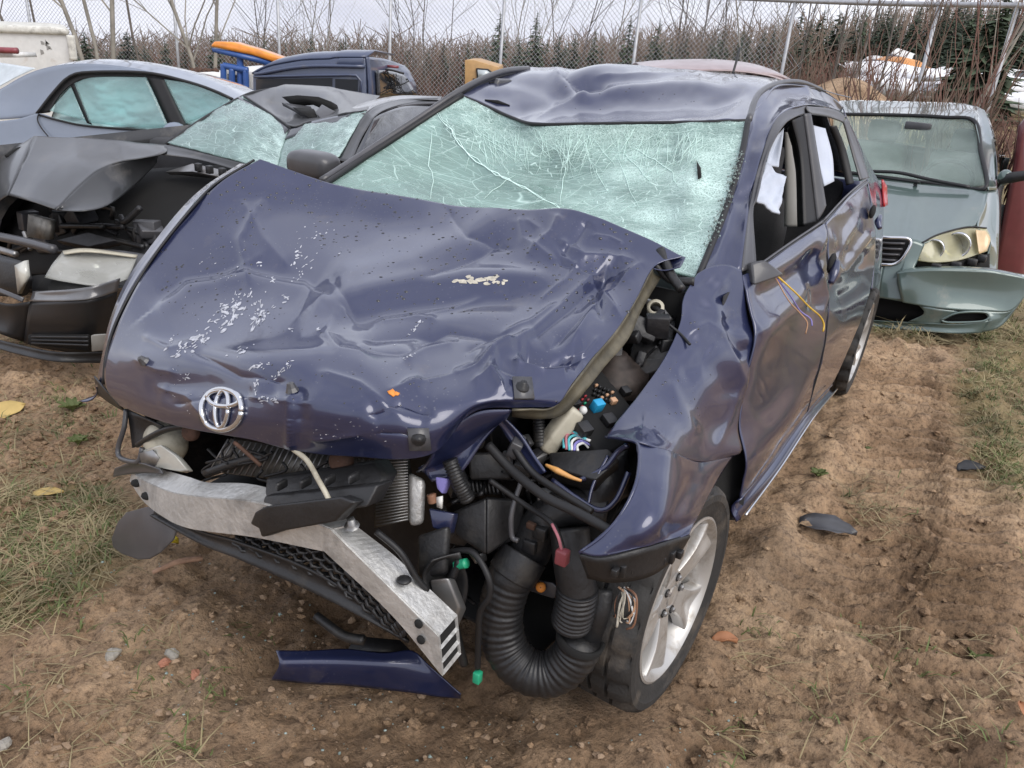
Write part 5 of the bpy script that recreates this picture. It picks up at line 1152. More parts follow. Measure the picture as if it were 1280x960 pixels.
bb = beam(FT1, FB1, BT1, 40).build('bumper_beam', M['alu'], car, smooth=False, solid=.004, label='bent aluminium bumper beam with its broken end open')
be = beam(FT2, FB2, BT2, 24).build('beam_end', M['alu'], bb, smooth=False, solid=.0065)
ea, eb, ec = CARF(546.8, 792.5, u=.4205), CARF(551.8, 841.3, u=.4205), CARF(568.5, 767.5, u=.3555); MB().add([ea, eb, ec + eb - ea, ec], [(0, 1, 2, 3)]).build('beam_shade_plug', M['void'], be, smooth=False, solid=.002)  # black sheet just inside the open end paints the shade of its cells
for fr2 in (): MB().box(ea * (1 - fr2) + eb * fr2 + (ec - ea) * .5, (.02, .05, .016)).build('beam_dirt', M['dark'], be, bevel=.004)
for a, b, c in ((170,604,.362),(183,620,.385)): MB().ball(CARF(a, b, u=c), (.012, .016, .010), 10, 6).build('beam_hole', M['void'], bb)
for a, b, c in ((523,780,.432),(526,800,.431)): MB().ball(CARF(a, b, u=c), (.006, .010, .010), 10, 6).build('beam_hole', M['void'], bb)
MB().tube(U([(470,664,.41),(500,690,.40),(520,722,.385),(534,738,.37)]), .007, 6, 20).build('beam_seal', M['seal'], bb)
MB().ball(CARF(505, 725, u=.41), (.016, .016, .006), 10, 6).build('beam_plug', M['black'], bb)
MB().lathe([(.001,.02),(.008,.02),(.010,.005),(.016,0)], CARF(440, 657, u=.43), (.3,.1,1), 8).build('bolt', M['steel'], bb)

# ---- lower grille and lip
g1 = [(192,640,.40),(250,664,.43),(300,678,.45),(400,718,.44),(506,792,.40)]; g2 = [(188,645,.40),(250,680,.435),(300,700,.455),(400,745,.445),(511,803,.405)]
lip = surf('lower_lip', ruled(U(g1), U(g2), 8, 60, .012), M['black'], car, .006, label='scuffed black lower grille lip')
gm = MB(); A1 = crom(U([(300,664,.43),(400,690,.43),(470,745,.42),(512,790,.40)]), 50); A2 = crom(U([(290,680,.44),(395,716,.43),(450,752,.42),(506,795,.40)]), 50)
for k in range(6):
    t_ = k / 5; P = A1 * (1 - t_) + A2 * t_; P = P + np.stack([.010 * np.sin(np.arange(50) * 1.25 + k * math.pi), 0 * np.arange(50), .006 * np.cos(np.arange(50) * 1.25 + k * math.pi)], -1); gm.tube(P, .0045, 5)
gm.build('grille_mesh', M['black'], lip, kind='stuff')
surf('grille_back', ruled(A1 - [.04, 0, .01], A2 - [.04, 0, .01], 4, 50), M['void'], lip, .003)
MB().prism(U([(139,673,.40),(147,652,.39),(158,640,.38),(184,633,.38),(205,643,.39),(222,658,.40),(216,674,.41),(200,690,.42),(186,698,.425),(172,699,.425),(152,692,.415),(141,684,.405)]), (-.004, .0, -.005)).build('mud_flap', M['trim'], lip, bevel=.002)
T('lip_stay', [(395,770,.36),(430,795,.36),(455,800,.35)], .012, M['black'], lip, 14, 6)

# ---- rain drops on hood, fender and roof
dr = MB(); R_ = np.random.default_rng(9)
def drop(B, px, py, s):
    h = hit(B, px, py, .0003)
    if h is None: return
    p_, n_ = h; a = np.cross(n_, [0, 0, 1.0]); a /= max(np.linalg.norm(a), 1e-6); b = np.cross(n_, a); rings = []
    for rr_, hh in ((1, 0), (.75, .32), (.25, .45)):
        for k in range(7):
            th = 2 * math.pi * k / 7; rings.append(p_ + s * (rr_ * (math.cos(th) * a + math.sin(th) * b * .8) + hh * n_))
    base = np.array(rings).reshape(3, 7, 3); nb = dr.n; dr.grid(base, closed=True); dr.f.append(tuple(nb + 14 + k for k in range(7)))
for k in range(2600):
    px, py = 200 + 600 * R_.random(), 210 + 300 * R_.random() ** 1.3
    if vnoise(np.array([px / 60, py / 60]), 5) < .42: continue
    drop(HB, px, py, (.0022 + .0046 * R_.random() ** 2.5) * (.6 + .4 * (py < 400)))
for k in range(160): drop(FBV, 770 + 120 * R_.random(), 390 + 160 * R_.random(), .0016 + .003 * R_.random() ** 2)
for k in range(60): drop(ROB, 690 + 190 * R_.random(), 108 + 36 * R_.random(), .002 + .004 * R_.random() ** 2)
dr.build('rain_drops', M['drop'], car, kind='stuff')

# ---- bumper strip lying on the ground
p0 = G(455, 860); bfz = gz(p0[0], p0[1]); BF = Frame(p0[0], p0[1], CARF.yaw, bfz)
bs = BF.root('bumper_strip', 'torn navy blue strip of bumper skin lying on the mud under the beam', 'bumper strip')
def bz(l): return np.array([BF(a, b, z=c) for a, b, c in l])
r1 = [(345,815,.090),(390,815,.09),(434,813,.09),(480,818,.092),(515,815,.095),(536,833,.08),(576,869,.03)]
r2 = [(349,832,.078),(390,831,.078),(434,831,.078),(480,834,.076),(515,836,.07),(545,850,.05),(576,871,.022)]
r3 = [(339,851,.008),(390,856,.004),(434,858,.002),(480,863,.0),(515,867,.0),(548,872,.0),(576,874,.0)]
g = patch([bz(r1), bz(r2), bz(r3)], 16, 50); g[..., 2] += .004
surf('skin', g, M['paint'], bs, .004)
MB().prism(bz([(434,813,.075),(445,795,.10),(500,800,.10),(515,815,.085)]) , (0, 0, -.006)).build('bracket', M['black'], bs)

# ================================================================ black wrecked sedan at the left
plain('black_paint', (0.024, 0.025, 0.027), 0.45, coat=.5, coat_r=.12, var=.08, dirt=(0.16, 0.15, 0.14), dirt_amt=0.2)
ob = CARF.world(np.array([-1.2, -2.75, 0])); BS = Frame(ob[0], ob[1], CARF.yaw, float(terrain(ob[0], ob[1])))
bc = BS.root('crashed_sedan', 'black sedan with folded hood and caved roof beside the navy hatchback', 'car')
B = BS.us
def bp(name, pts, vec, mt, parent=None, **k): return MB().prism(B(pts), vec).build(name, mt, parent or bc, **k)
def bt(name, pts, r, mt, parent=None, n=24, s=6): return MB().tube(B(pts), r, s, n).build(name, mt, parent or bc)
hA = coons(B([(43,170,.05),(101,173,-.05),(134,175,-.1),(208,181.5,-.22)]), B([(10,244,.5),(33,250,.55),(70,262,.58)]), B([(43,170,.05),(28,205,.3),(10,244,.5)]), B([(208,181.5,-.22),(202,193,-.05),(129,210,.25),(70,262,.58)]), 30, 30)
hA += facing(hA, BS) * (.004 * fbm(project(BS.world(hA)) / 25, 2, 3))[..., None]
bh = surf('hood', hA, M['black_paint'], bc, .004, label='black hood folded into sharp facets')
surf('hood_facet', ruled(B([(202,193,-.05),(129,210,.25),(70,262,.58)]), B([(196,203,-.06),(188,212,-.02),(165,235,.12),(134,257,.38),(104,264,.52),(71,263,.57)]), 14, 30, -.01), M['black_paint'], bh, .004)
surf('hood_rear', ruled(B([(206,181,-.2),(255,192,-.26),(312,206,-.3)]), B([(202,193,-.08),(250,200,-.2),(300,214,-.26)]), 6, 20, .01), M['black_paint'], bh, .004)
surf('hood_wing', coons(B([(43,170,.05),(20,183,.08),(-20,195,.1)]), B([(10,244,.5),(0,251,.5),(-20,270,.5)]), B([(43,170,.05),(28,205,.3),(10,244,.5)]), B([(-20,195,.1),(-20,230,.3),(-20,270,.5)]), 16, 14, .02), M['black_paint'], bh, .004)
bt('tear', [(8,196,.2),(20,188,.14),(36,184,.10)], .012, M['void'], bh)
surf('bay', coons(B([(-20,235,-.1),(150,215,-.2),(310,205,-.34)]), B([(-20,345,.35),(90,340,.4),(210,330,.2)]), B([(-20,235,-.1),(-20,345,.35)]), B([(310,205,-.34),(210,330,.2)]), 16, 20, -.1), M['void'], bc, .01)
for pts in ([(205,215,-.1),(240,204,-.15),(296,216,-.2),(288,224,-.18),(240,214,-.1)],): bp('cowl_beam', pts, (-.04, 0, -.02), M['steel'], bevel=.005)
for a, b in ((248, 209), (262, 212), (278, 215)): MB().box(BS(a, b, u=-.12), (.03, .03, .04)).build('cowl_tab', M['black'], bc, bevel=.004)
R_ = np.random.default_rng(4)
for k in range(26):
    x, y = 20 + 170 * R_.random(), 268 + 50 * R_.random(); u_ = .38 - .001 * x
    if k % 2: bt('bay_hose', [(x, y, u_), (x + 20 * R_.normal(), y + 8 * R_.normal(), u_ + .03), (x + 40 * R_.normal(), y + 10 * R_.normal(), u_)], .008 + .008 * R_.random(), M['black'] if k % 3 else M['dark'])
    else: MB().box(BS(x, y, u=u_ - .03), .03 + .09 * R_.random(3), np.array(Matrix.Rotation(R_.normal(0, .4), 3, 'X') @ Matrix.Rotation(R_.normal(0, .5), 3, 'Z'))).build('bay_part', (M['dark'], M['black'], M['trim'])[k % 3], bc, bevel=.006)
bp('radiator', [(35,268,.5),(62,276,.5),(60,300,.52),(33,296,.52)], (-.03, 0, 0), M['fins'])
bt('crossbar', [(-20,292,.6),(30,302,.62),(68,312,.62)], .022, M['trim']); bt('crossbar', [(-20,306,.66),(20,318,.66)], .016, M['steel'])
bt('strut_bar', [(30,290,.58),(38,312,.6)], .01, M['steel']); bp('bay_tray', [(160,313,.3),(190,306,.2),(200,312,.2),(170,322,.32)], (-.02, 0, -.02), M['black'], bevel=.004); bp('bay_lid', [(70,300,.5),(110,290,.45),(145,300,.4),(110,308,.48)], (-.03, 0, -.03), M['dark'], bevel=.004)
hl = coons(B([(78,315,.60),(100,312,.55),(135,314,.46),(172,320,.36)]), B([(56,347,.72),(80,352,.70),(130,358,.60),(158,351,.48)]), B([(78,315,.60),(65,331,.68),(56,347,.72)]), B([(172,320,.36),(166,335,.42),(158,351,.48)]), 14, 20, .035)
surf('lamp_housing', hl - [.07, 0, .01], M['trim'], bc, .005)
lamp = surf('headlamp', hl, M['lamp_glass'], bc, .004, uv=True, label='clouded left headlamp of the black sedan')
for a, b, c, r in ((84, 338, .60, .040), (114, 338, .53, .046), (143, 337, .44, .040)): MB().lathe([(.004, -.03), (r * .5, -.022), (r * .85, 0), (r, .02), (r * 1.12, .02), (r * 1.12, -.03)], BS(a, b, u=c), (1, .1, 0), 20).build('lamp_bowl', M['chrome'], lamp)
surf('lamp_edge', ruled(B([(78,314,.60),(110,311,.53),(172,319,.36)]), B([(80,318,.62),(112,315,.55),(170,322,.38)]), 3, 16), M['cream'], lamp, .006)
surf('bumper_upper', coons(B([(42,364,.80),(85,362,.80),(120,357,.74),(150,348,.62)]), B([(38,377,.82),(85,376,.82),(118,373,.76),(146,364,.64)]), B([(42,364,.80),(38,377,.82)]), B([(150,348,.62),(146,364,.64)]), 6, 20, .01), plain('grey_black_paint', (.10, .10, .105), .35, coat=.8), bc, .006)
bm_ = surf('bumper', coons(B([(38,377,.815),(85,376,.815),(118,373,.755),(146,364,.635)]), B([(30,428,.80),(60,436,.80),(110,442,.74),(140,438,.62)]), B([(38,377,.815),(34,400,.83),(30,428,.80)]), B([(146,364,.635),(142,400,.65),(140,438,.62)]), 16, 20, .02), plain('black_gloss', (.008, .008, .009), .5, coat=.1, var=.1), bc, .006, label='black front bumper hanging low')
surf('bumper_centre', coons(B([(-20,372,.84),(10,380,.85),(38,377,.82)]), B([(-20,410,.86),(8,420,.86),(31,427,.80)]), B([(-20,372,.84),(-20,410,.86)]), B([(38,377,.82),(31,427,.80)]), 10, 12, .02), M['black_gloss'], bm_, .006)
bp('lamp_gap', [(40,345,.70),(58,344,.68),(130,356,.58),(160,348,.46),(152,360,.58),(118,364,.70),(84,368,.74),(40,370,.76)], (-.03, 0, 0), M['void'], bm_)
bp('bumper_grille', [(38,418,.82),(112,418,.78),(112,438,.76),(38,430,.81)], (.01, 0, 0), M['void'], bm_)
for k in range(3): bt('grille_slat', [(40, 421 + 4 * k, .835), (110, 421.5 + 5 * k, .795)], .005, M['black'], bm_, 6)
bp('lamp_cover', [(113,419,.79),(131,418,.74),(130,438,.73),(114,440,.77)], (-.02, 0, 0), M['beige'], bm_, bevel=.004)
surf('lower_lip', ruled(B([(-20,420,.9),(20,430,.9),(70,440,.87),(135,440,.70)]), B([(-20,430,.92),(20,442,.92),(70,452,.88),(135,454,.70)]), 5, 24, .01), M['black'], bc, .006)
bp('grille_stub', [(-20,318,.80),(22,330,.80),(28,352,.82),(22,372,.82),(-20,370,.82)], (-.05, 0, 0), M['black'], bevel=.01); bp('grille_edge', [(18,332,.83),(30,326,.80),(32,346,.82),(22,368,.83)], (-.02, 0, 0), M['lens'])
surf('bumper_strip', ruled(B([(-20,352,.85),(5,362,.86),(30,372,.84)]), B([(-20,360,.86),(5,368,.87),(28,378,.85)]), 4, 10), M['trim'], bc, .006)
def bl(a, b, c, d, n=8, m=20, bul=0.0): return lg(a, b, c, d, n, m, bul)
surf('flank', bl((-.15,.84,.88),(-3.3,.82,1.0),(.2,.86,.2),(-3.3,.86,.3), bul=.03), M['black_paint'], bc, .005); surf('flank', bl((.75,-.86,.8),(-3.3,-.82,1.0),(.75,-.88,.2),(-3.3,-.86,.3), bul=-.03), M['black_paint'], bc, .005)
surf('boot', bl((-2.3,-.8,1.0),(-3.3,-.78,1.0),(-2.3,.8,1.0),(-3.3,.78,1.0)), M['black_paint'], bc, .005); surf('boot_end', bl((-3.3,-.8,1.0),(-3.3,.8,1.0),(-3.35,-.82,.3),(-3.35,.82,.3)), M['black_paint'], bc, .005)
WA = coons(B([(305,120,-.95),(335,140,-.82),(363,160,-.72)]), B([(210,179,-.35),(285,198,-.33),(345,214,-.36)]), B([(305,120,-.95),(258,146,-.62),(210,179,-.35)]), B([(363,160,-.72),(354,182,-.55),(345,214,-.36)]), 40, 40, -.03)
WA += facing(WA, BS) * (.010 * fbm(project(BS.world(WA)) / 16, 3, 6))[..., None]
w1 = surf('windscreen', WA[::-1], M['shatter2'], bc, .005, uv=True, label='broken windscreen folded down its middle')
WB2 = coons(B([(363,160,-.72),(400,150,-.80),(458,139,-.92)]), B([(345,214,-.36),(395,214,-.38),(425,196,-.48)]), B([(363,160,-.72),(354,182,-.55),(345,214,-.36)]), B([(458,139,-.92),(442,165,-.7),(425,196,-.48)]), 30, 30, -.02)
WB2 += facing(WB2, BS) * (.010 * fbm(project(BS.world(WB2)) / 16, 3, 8))[..., None]
surf('windscreen_half', WB2[::-1], M['shatter2'], w1, .005, uv=True)
surf('dark_band', ruled(B([(300,122,-.925),(335,141,-.81),(363,161,-.71)]), B([(285,131,-.84),(325,152,-.74),(352,176,-.60)]), 5, 20) + [.008, .004, .008], M['dark_glass'], w1, .002, uv=True)  # dark strip paints the shade along the fold together with the dark border
surf('dark_band', ruled(B([(363,161,-.71),(400,151,-.79),(440,143,-.88)]), B([(357,176,-.60),(395,163,-.71),(430,153,-.80)]), 5, 20) + [.008, .004, .008], M['dark_glass'], w1, .002, uv=True)
bt('screen_frame', [(208,180,-.36),(258,146,-.64),(305,120,-.96),(330,113,-1.2),(365,110,-1.6),(430,114,-1.95)], .010, M['seal'])
bt('screen_frame', [(305,120,-.93),(335,140,-.80),(363,160,-.70)], .007, M['seal'])
RF = coons(B([(305,119,-.97),(330,112.5,-1.2),(365,109.5,-1.6),(420,112,-1.9),(475,120,-2.1)]), B([(307,122,-.92),(335,141,-.80),(365,158,-.70),(388,152,-.76),(458,138,-.92)]), B([(305,119,-.97),(307,122,-.92)]), B([(475,120,-2.1),(466,128,-1.5),(458,138,-.92)]), 40, 60)
RF = dents(RF, BS, [('r', .03, 10, [(345,115),(375,117),(410,120),(425,135)]), ('r', -.02, 8, [(335,125),(345,138),(365,145)]), ('c', .02, 5, [(420,118),(432,130),(440,138)])])
rf2 = surf('roof', RF, M['black_paint'], bc, .005, label='caved black roof with a torn sunroof hole')
hole = [(352,121),(372,119),(398,121),(414,127),(418,138),(404,136),(384,127),(362,129)]
bp('sunroof_hole', [(a, b, -1.02 + .0 * k) for k, (a, b) in enumerate(hole)], (-.05, 0, -.02), M['void'], rf2)
bp('sunroof_frame', [(352,128,-1.0),(366,130,-.98),(388,133,-.98),(398,147,-.88),(388,148,-.86),(364,134,-.95)], (-.01, 0, -.02), M['trim'], rf2); bp('sunroof_hole', [(366,134,-.90),(392,136,-.92),(396,146,-.85),(386,147,-.84)], (-.01, 0, -.01), M['void'], rf2)
bp('headliner', [(394,140,-.86),(402,130,-.95),(418,139,-.93),(402,150,-.82)], (-.02, 0, -.01), M['trim'], rf2, bevel=.004)
surf('roof_side', ruled(B([(430,140,-.92),(458,128,-1.3),(500,120,-1.9),(552,121,-2.3)]), B([(455,142,-.88),(474,131,-1.2),(506,124,-1.75),(550,125,-2.2)]), 6, 30, .01), M['grey_black_paint'], rf2, .006)
surf('pillar', ruled(B([(455,142,-.90),(474,131,-1.2),(506,124,-1.75),(552,122,-2.3)]), B([(463,150,-.86),(482,137,-1.15),(512,129,-1.7),(552,127,-2.25)]), 5, 30, .01), M['black_paint'], bc, .006)
surf('pillar', ruled(B([(423,200,-.46),(440,165,-.70),(458,140,-.90)]), B([(440,200,-.47),(452,172,-.68),(468,146,-.88)]), 5, 20, .01), M['black_paint'], bc, .006)
surf('side_window', coons(B([(466,149,-.89),(484,138,-1.2),(512,130,-1.7),(552,128,-2.25)]), B([(440,200,-.5),(480,190,-.9),(520,180,-1.4),(556,172,-2.0)]), B([(466,149,-.89),(440,200,-.5)]), B([(552,128,-2.25),(556,172,-2.0)]), 10, 20), M['dark_glass'], bc, .005, uv=True)
bt('window_rail', [(458,158,-.86),(482,139,-1.2),(512,131,-1.7),(552,129,-2.2)], .010, M['trim'])
cb = MB().box((-.9, 0, .7), (.5, 1.4, .3)); cb.box((-1.5, .38, .75), (.2, .5, .6)); cb.box((-1.5, -.38, .75), (.2, .5, .6)); cb.build('cabin', M['seat'], bc, bevel=.04)
for u_, v_ in ((-2.1, .78), (-2.1, -.78), (.05, -.78)): MB().lathe([(.001,.1),(.21,.1),(.215,.08),(.30,.1),(.32,.06),(.32,-.06),(.30,-.1)], (u_, v_, .31), (0, np.sign(v_), 0), 24).build('wheel', M['rubber'], bc)

# ================================================================ grey sedan behind it, seen from its right side
GO = (-2.7, 7.0); GSF = Frame(GO[0], GO[1], -math.pi / 2, float(terrain(*GO)))
gc = GSF.root('parked_sedan', 'blue grey sedan with teal airbags filling its windows behind the black wreck', 'car')
V = GSF.vs
plain('grey_paint', (0.165, 0.195, 0.25), 0.32, coat=1.0, coat_r=.04, var=.03)
M['teal_pane'] = glass_mat('airbag_filled_side_glass', (0.80, 0.94, 0.94), 0.68, None, (0.38, 0.52, 0.53), rough=.05)
A_ = V([(-40,132,-.66),(0,112,-.66),(24,98,-.65),(47,88,-.64),(75,82,-.62),(110,80.5,-.61),(160,85,-.60),(215,98,-.61),(262,117,-.63),(300,140,-.66)])
C1 = A_ + np.array([0, .5, .02]); C2 = A_ + np.array([0, 1.2, -.06])
surf('roof', patch([A_, .5 * A_ + .5 * C1 + [0, 0, .015], C1, C2], 24, 50), M['grey_paint'], gc, .005)
surf('rear_window', coons(V([(-30,76,-.3),(8,81,-.45),(46,87,-.60)]) + [0, 0, .005], V([(-40,128,-.60),(0,110,-.62)]), V([(-30,76,-.3),(-40,128,-.60)]), V([(46,87,-.60),(24,97,-.62),(0,110,-.62)]), 14, 16, .01) + [0, -.012, .01], plain('pale_glass', (.45, .50, .52), .08, coat=1.0), gc, .004)
TOPL = [(48,142,-.74),(70,114,-.71),(90,95,-.69),(117,90,-.685),(185,91,-.685),(235,102,-.69),(268,113,-.70),(292,124,-.71)]
surf('upper_side', ruled(A_[1:], np.vstack([V([(-30,150,-.80),(20,148,-.77)]), V(TOPL)]), 10, 60, .02), M['grey_paint'], gc, .005)
BELT = [(-40,156,-.84),(20,149,-.80),(50,142,-.77),(75,150,-.775),(115,157,-.78),(215,165,-.785),(235,160,-.785),(310,150,-.79)]
bl_ = V(BELT); lo1 = bl_ + [0, -.035, -.14]; lo2 = bl_.copy(); lo2[:, 1] = -.90; lo2[:, 2] = .55; lo3 = lo2.copy(); lo3[:, 2] = .22; lo3[:, 1] = -.86
ex = lambda a: np.vstack([a, a[-1] + [.9, .02, -.03]])
surf('flank', patch([ex(bl_), ex(lo1), ex(lo2), ex(lo3)], 30, 70), M['grey_paint'], gc, .005)
BOT = [(60,143,-.755),(90,150,-.757),(115,156,-.76),(165,160,-.762),(215,163,-.765),(233,158,-.765),(262,143,-.75),(292,128,-.72)]
surf('window_surround', ruled(V(TOPL), V([(62,140,-.75),(74,120,-.72),(91,105,-.70),(118,96.5,-.69),(185,96.5,-.69),(236,104,-.695),(266,115,-.70),(290,126,-.71)]), 4, 50, .006), M['seal'], gc, .01)
surf('pillar', ruled(V([(183,95,-.69),(198,128,-.725),(213,162,-.765)]), V([(207,98,-.69),(221,128,-.725),(236,158,-.765)]), 4, 16), M['seal'], gc, .01)
surf('window_bar', ruled(V([(89,107,-.70),(98,130,-.73),(109,154,-.757)]), V([(95,103,-.70),(104,130,-.73),(115,156,-.757)]), 3, 12), M['seal'], gc, .01)
cu = ruled(V([(66,128,-.60),(92,98,-.60),(130,94,-.60),(200,96,-.60),(262,116,-.60),(284,132,-.60)]), V([(66,160,-.66),(100,166,-.66),(150,168,-.66),(200,168,-.66),(262,166,-.66),(284,160,-.66)]), 40, 70)
cu[..., 1] += .09 * fbm(project(GSF.world(cu)) / [26, 14], 3, 17); surf('curtain_airbag', cu, plain('teal_cloth', (.70, .80, .80), .9, var=.25, scale=2.5), gc, .006)
def pane(name, t, b, l, r): g = coons(V(t), V(b), V(l), V(r), 12, 16, .008); g[..., 1] -= .022; return surf(name, g, M['teal_pane'], gc, .004, uv=True)
pane('quarter_glass', [(89,110,-.70),(91,109,-.70)], [(64,138,-.745),(109,151,-.755)], [(89,110,-.70),(64,138,-.745)], [(91,109,-.70),(109,151,-.755)])
pane('door_glass', [(95,104,-.70),(120,96.5,-.69),(184,96.5,-.69)], [(114,153,-.757),(160,158,-.76),(213,160,-.763)], [(95,104,-.70),(114,153,-.757)], [(184,96.5,-.69),(199,128,-.725),(213,160,-.763)])
pane('door_glass', [(207,99,-.69),(245,106,-.695),(289,124,-.71)], [(234,154,-.763),(262,142,-.75),(290,127,-.72)], [(207,99,-.69),(221,128,-.725),(234,154,-.763)], [(289,124,-.71),(290,127,-.72)])
def gt(name, pts, r, mt): P = V(pts); P[:, 1] -= .02; return MB().tube(P, r, 6, 30).build(name, mt, gc)
gt('window_trim', TOPL, .012, M['seal']); gt('door_gap', [(50,142,-.77),(49,150,-.78),(54,160,-.80),(62,170,-.83)], .005, M['seal']); gt('belt_trim', [(50,143,-.76),(75,150,-.77),(115,157.5,-.775),(215,164.5,-.78)], .008, M['seal'])
gm_ = MB().ball(GSF(219, 165, v=-1.0), (.09, .07, .07), 16, 10).build('mirror', M['grey_paint'], gc)
for uu in (-1.4, 1.25): MB().lathe([(.001,.1),(.21,.1),(.215,.08),(.30,.1),(.32,.06),(.32,-.06),(.30,-.1)], (uu, -.78, .31), (0, -1, 0), 24).build('wheel', M['rubber'], gc)
surf('hood', lg((1.1,-.8,.95),(2.1,-.75,.78),(1.1,.8,.95),(2.1,.75,.78), bul=.04), M['grey_paint'], gc, .005)
surf('nose', lg((2.1,-.75,.78),(2.1,.75,.78),(2.2,-.8,.25),(2.2,.8,.25)), M['grey_paint'], gc, .005)
sd_ = MB().box((-.1, .3, .62), (2.2, .9, .5)); sd_.build('cabin', M['seat'], gc, bevel=.05)

# ================================================================ pale green sedan at the right
g0 = G(1083, 412); GF = Frame(g0[0], g0[1], 0.60, float(terrain(g0[0], g0[1])))
cc = GF.root('green_sedan', 'pale green sedan with a hanging front bumper behind the hatchback', 'car')
P_ = GF.us
plain('green_paint', (0.094, 0.136, 0.126), 0.34, .25, coat=1.0, coat_r=.05, var=.03, dirt=(.3, .28, .24), dirt_amt=.08)
def cs(name, t, b, l, r, mt, n=14, m=20, bul=0.0, parent=None, solid=.005, off=(0, 0, 0), **k): return surf(name, coons(P_(t), P_(b), P_(l), P_(r), n, m, bul) + off, mt, parent or cc, solid, **k)
cs('hood', [(1040,215,-1.08),(1091,222,-1.08),(1150,229,-1.08),(1210,236,-1.05),(1234,239,-1.02)], [(1052,289,-.18),(1104,297,-.10),(1140,301,-.12),(1156,304,-.14),(1172,296,-.22),(1192,288,-.34),(1219,282,-.48)], [(1040,215,-1.08),(1046,250,-.6),(1052,289,-.18)], [(1234,239,-1.02),(1230,258,-.75),(1219,282,-.48)], M['green_paint'], 30, 40, .02)
ws = cs('windscreen', [(1042,143,-1.78),(1129,144.5,-1.82),(1180,147,-1.80),(1217,152,-1.74)], [(1040,212,-1.10),(1091,219,-1.10),(1146,226,-1.10),(1208,233,-1.08),(1231,231,-1.05)], [(1042,143,-1.78),(1040,212,-1.10)], [(1217,152,-1.74),(1225,190,-1.40),(1231,231,-1.05)], M['clear_glass'], 20, 30, .03, uv=True)
def ct(name, pts, r, mt, parent=None, n=24, s=6): return MB().tube(P_(pts), r, s, n).build(name, mt, parent or cc)
ct('screen_seal', [(1042,142.5,-1.77),(1129,144,-1.81),(1180,146.5,-1.79),(1218,151.5,-1.73),(1226,190,-1.39),(1233,233,-1.04),(1208,235,-1.07),(1146,227,-1.09),(1040,213,-1.09)], .016, M['seal'], ws, 80)
ct('wiper', [(1088,214,-1.02),(1124,216,-1.02),(1165,225,-1.0),(1212,234,-.98)], .014, M['black']); ct('wiper', [(1060,215,-1.04),(1100,221,-1.02),(1150,228,-1.0)], .012, M['black'])
MB().lathe([(.001,.02),(.012,.02),(.016,0)], GF(1144, 231.5, u=-1.02), (.1, 0, 1), 10).build('washer_jet', M['black'], cc)
cs('roof', [(1050,126,-2.7),(1075,125.5,-2.9),(1129,127,-3.0),(1197,129,-2.95),(1221,133,-2.8)], [(1042,143,-1.78),(1129,144.5,-1.82),(1180,147,-1.80),(1218,151.5,-1.74)], [(1050,126,-2.7),(1044,134,-2.2),(1042,143,-1.78)], [(1221,133,-2.8),(1221,140,-2.2),(1218,151.5,-1.74)], M['green_paint'], 16, 24, .02)
cs('pillar', [(1220,133,-2.75),(1231,138,-2.5)], [(1235,238,-1.0),(1246,237,-1.25)], [(1220,133,-2.75),(1219,151,-1.75),(1227,190,-1.38),(1235,238,-1.0)], [(1231,138,-2.5),(1238,160,-2.0),(1244,189,-1.7),(1246,237,-1.25)], M['green_paint'], 24, 8, .015)
cs('side_window', [(1231,140,-2.5),(1234,142,-2.9)], [(1246,224,-1.35),(1250,222,-1.8)], [(1231,140,-2.5),(1244,189,-1.7),(1246,224,-1.35)], [(1234,142,-2.9),(1246,180,-2.3),(1250,222,-1.8)], M['dark_glass'], 14, 6, uv=True)
cs('fender', [(1234,239,-1.02),(1240,238,-1.15),(1246,237,-1.25)], [(1222,340,-.50),(1236,345,-.62),(1246,345,-.75)], [(1234,239,-1.02),(1230,258,-.77),(1221,283,-.51),(1238,300,-.60),(1226,340,-.54)], [(1246,237,-1.25),(1248,272,-1.05),(1246,345,-.75)], M['green_paint'], 24, 10, .02)
cs('flank', [(1246,237,-1.25),(1256,225,-2.2)], [(1246,345,-.75),(1250,300,-2.6)], [(1246,237,-1.25),(1248,272,-1.05),(1246,345,-.75)], [(1256,225,-2.2),(1250,300,-2.6)], M['green_paint'], 10, 10)
mr2 = MB().ball(GF(1256, 222, u=-1.32), (.06, .05, .06), 14, 8).build('mirror', M['green_paint'], cc); ct('mirror_glass', [(1250,226,-1.3),(1265,222,-1.28),(1284,219,-1.27)], [.03,.045,.04], M['black'], mr2)
hl = cs('headlamp', [(1152,305,-.14),(1173,294,-.22),(1208,285,-.42),(1233,286,-.58)], [(1147,326,-.10),(1170,328,-.12),(1200,325,-.28),(1234,314,-.52)], [(1152,305,-.14),(1147,315,-.11),(1147,326,-.10)], [(1233,286,-.58),(1238,298,-.57),(1234,314,-.52)], M['lamp_glass_y'], 16, 24, .035, uv=True, label='yellowed left headlamp of the green sedan')
cs('lamp_housing', [(1152,305,-.24),(1173,294,-.32),(1208,285,-.52),(1233,286,-.66)], [(1147,326,-.20),(1170,328,-.22),(1200,325,-.38),(1234,314,-.60)], [(1152,305,-.24),(1147,315,-.21),(1147,326,-.20)], [(1233,286,-.66),(1238,298,-.65),(1234,314,-.60)], M['lens'], 8, 12, .02)
for a, b, c, r in ((1167, 311, -.20, .06), (1196, 306, -.34, .078)): MB().lathe([(.004, -.05), (r * .5, -.03), (r * .85, 0), (r, .025), (r * 1.1, .025), (r * 1.1, -.03)], GF(a, b, u=c), (1, .1, 0), 22).build('lamp_bowl', M['chrome'], hl)
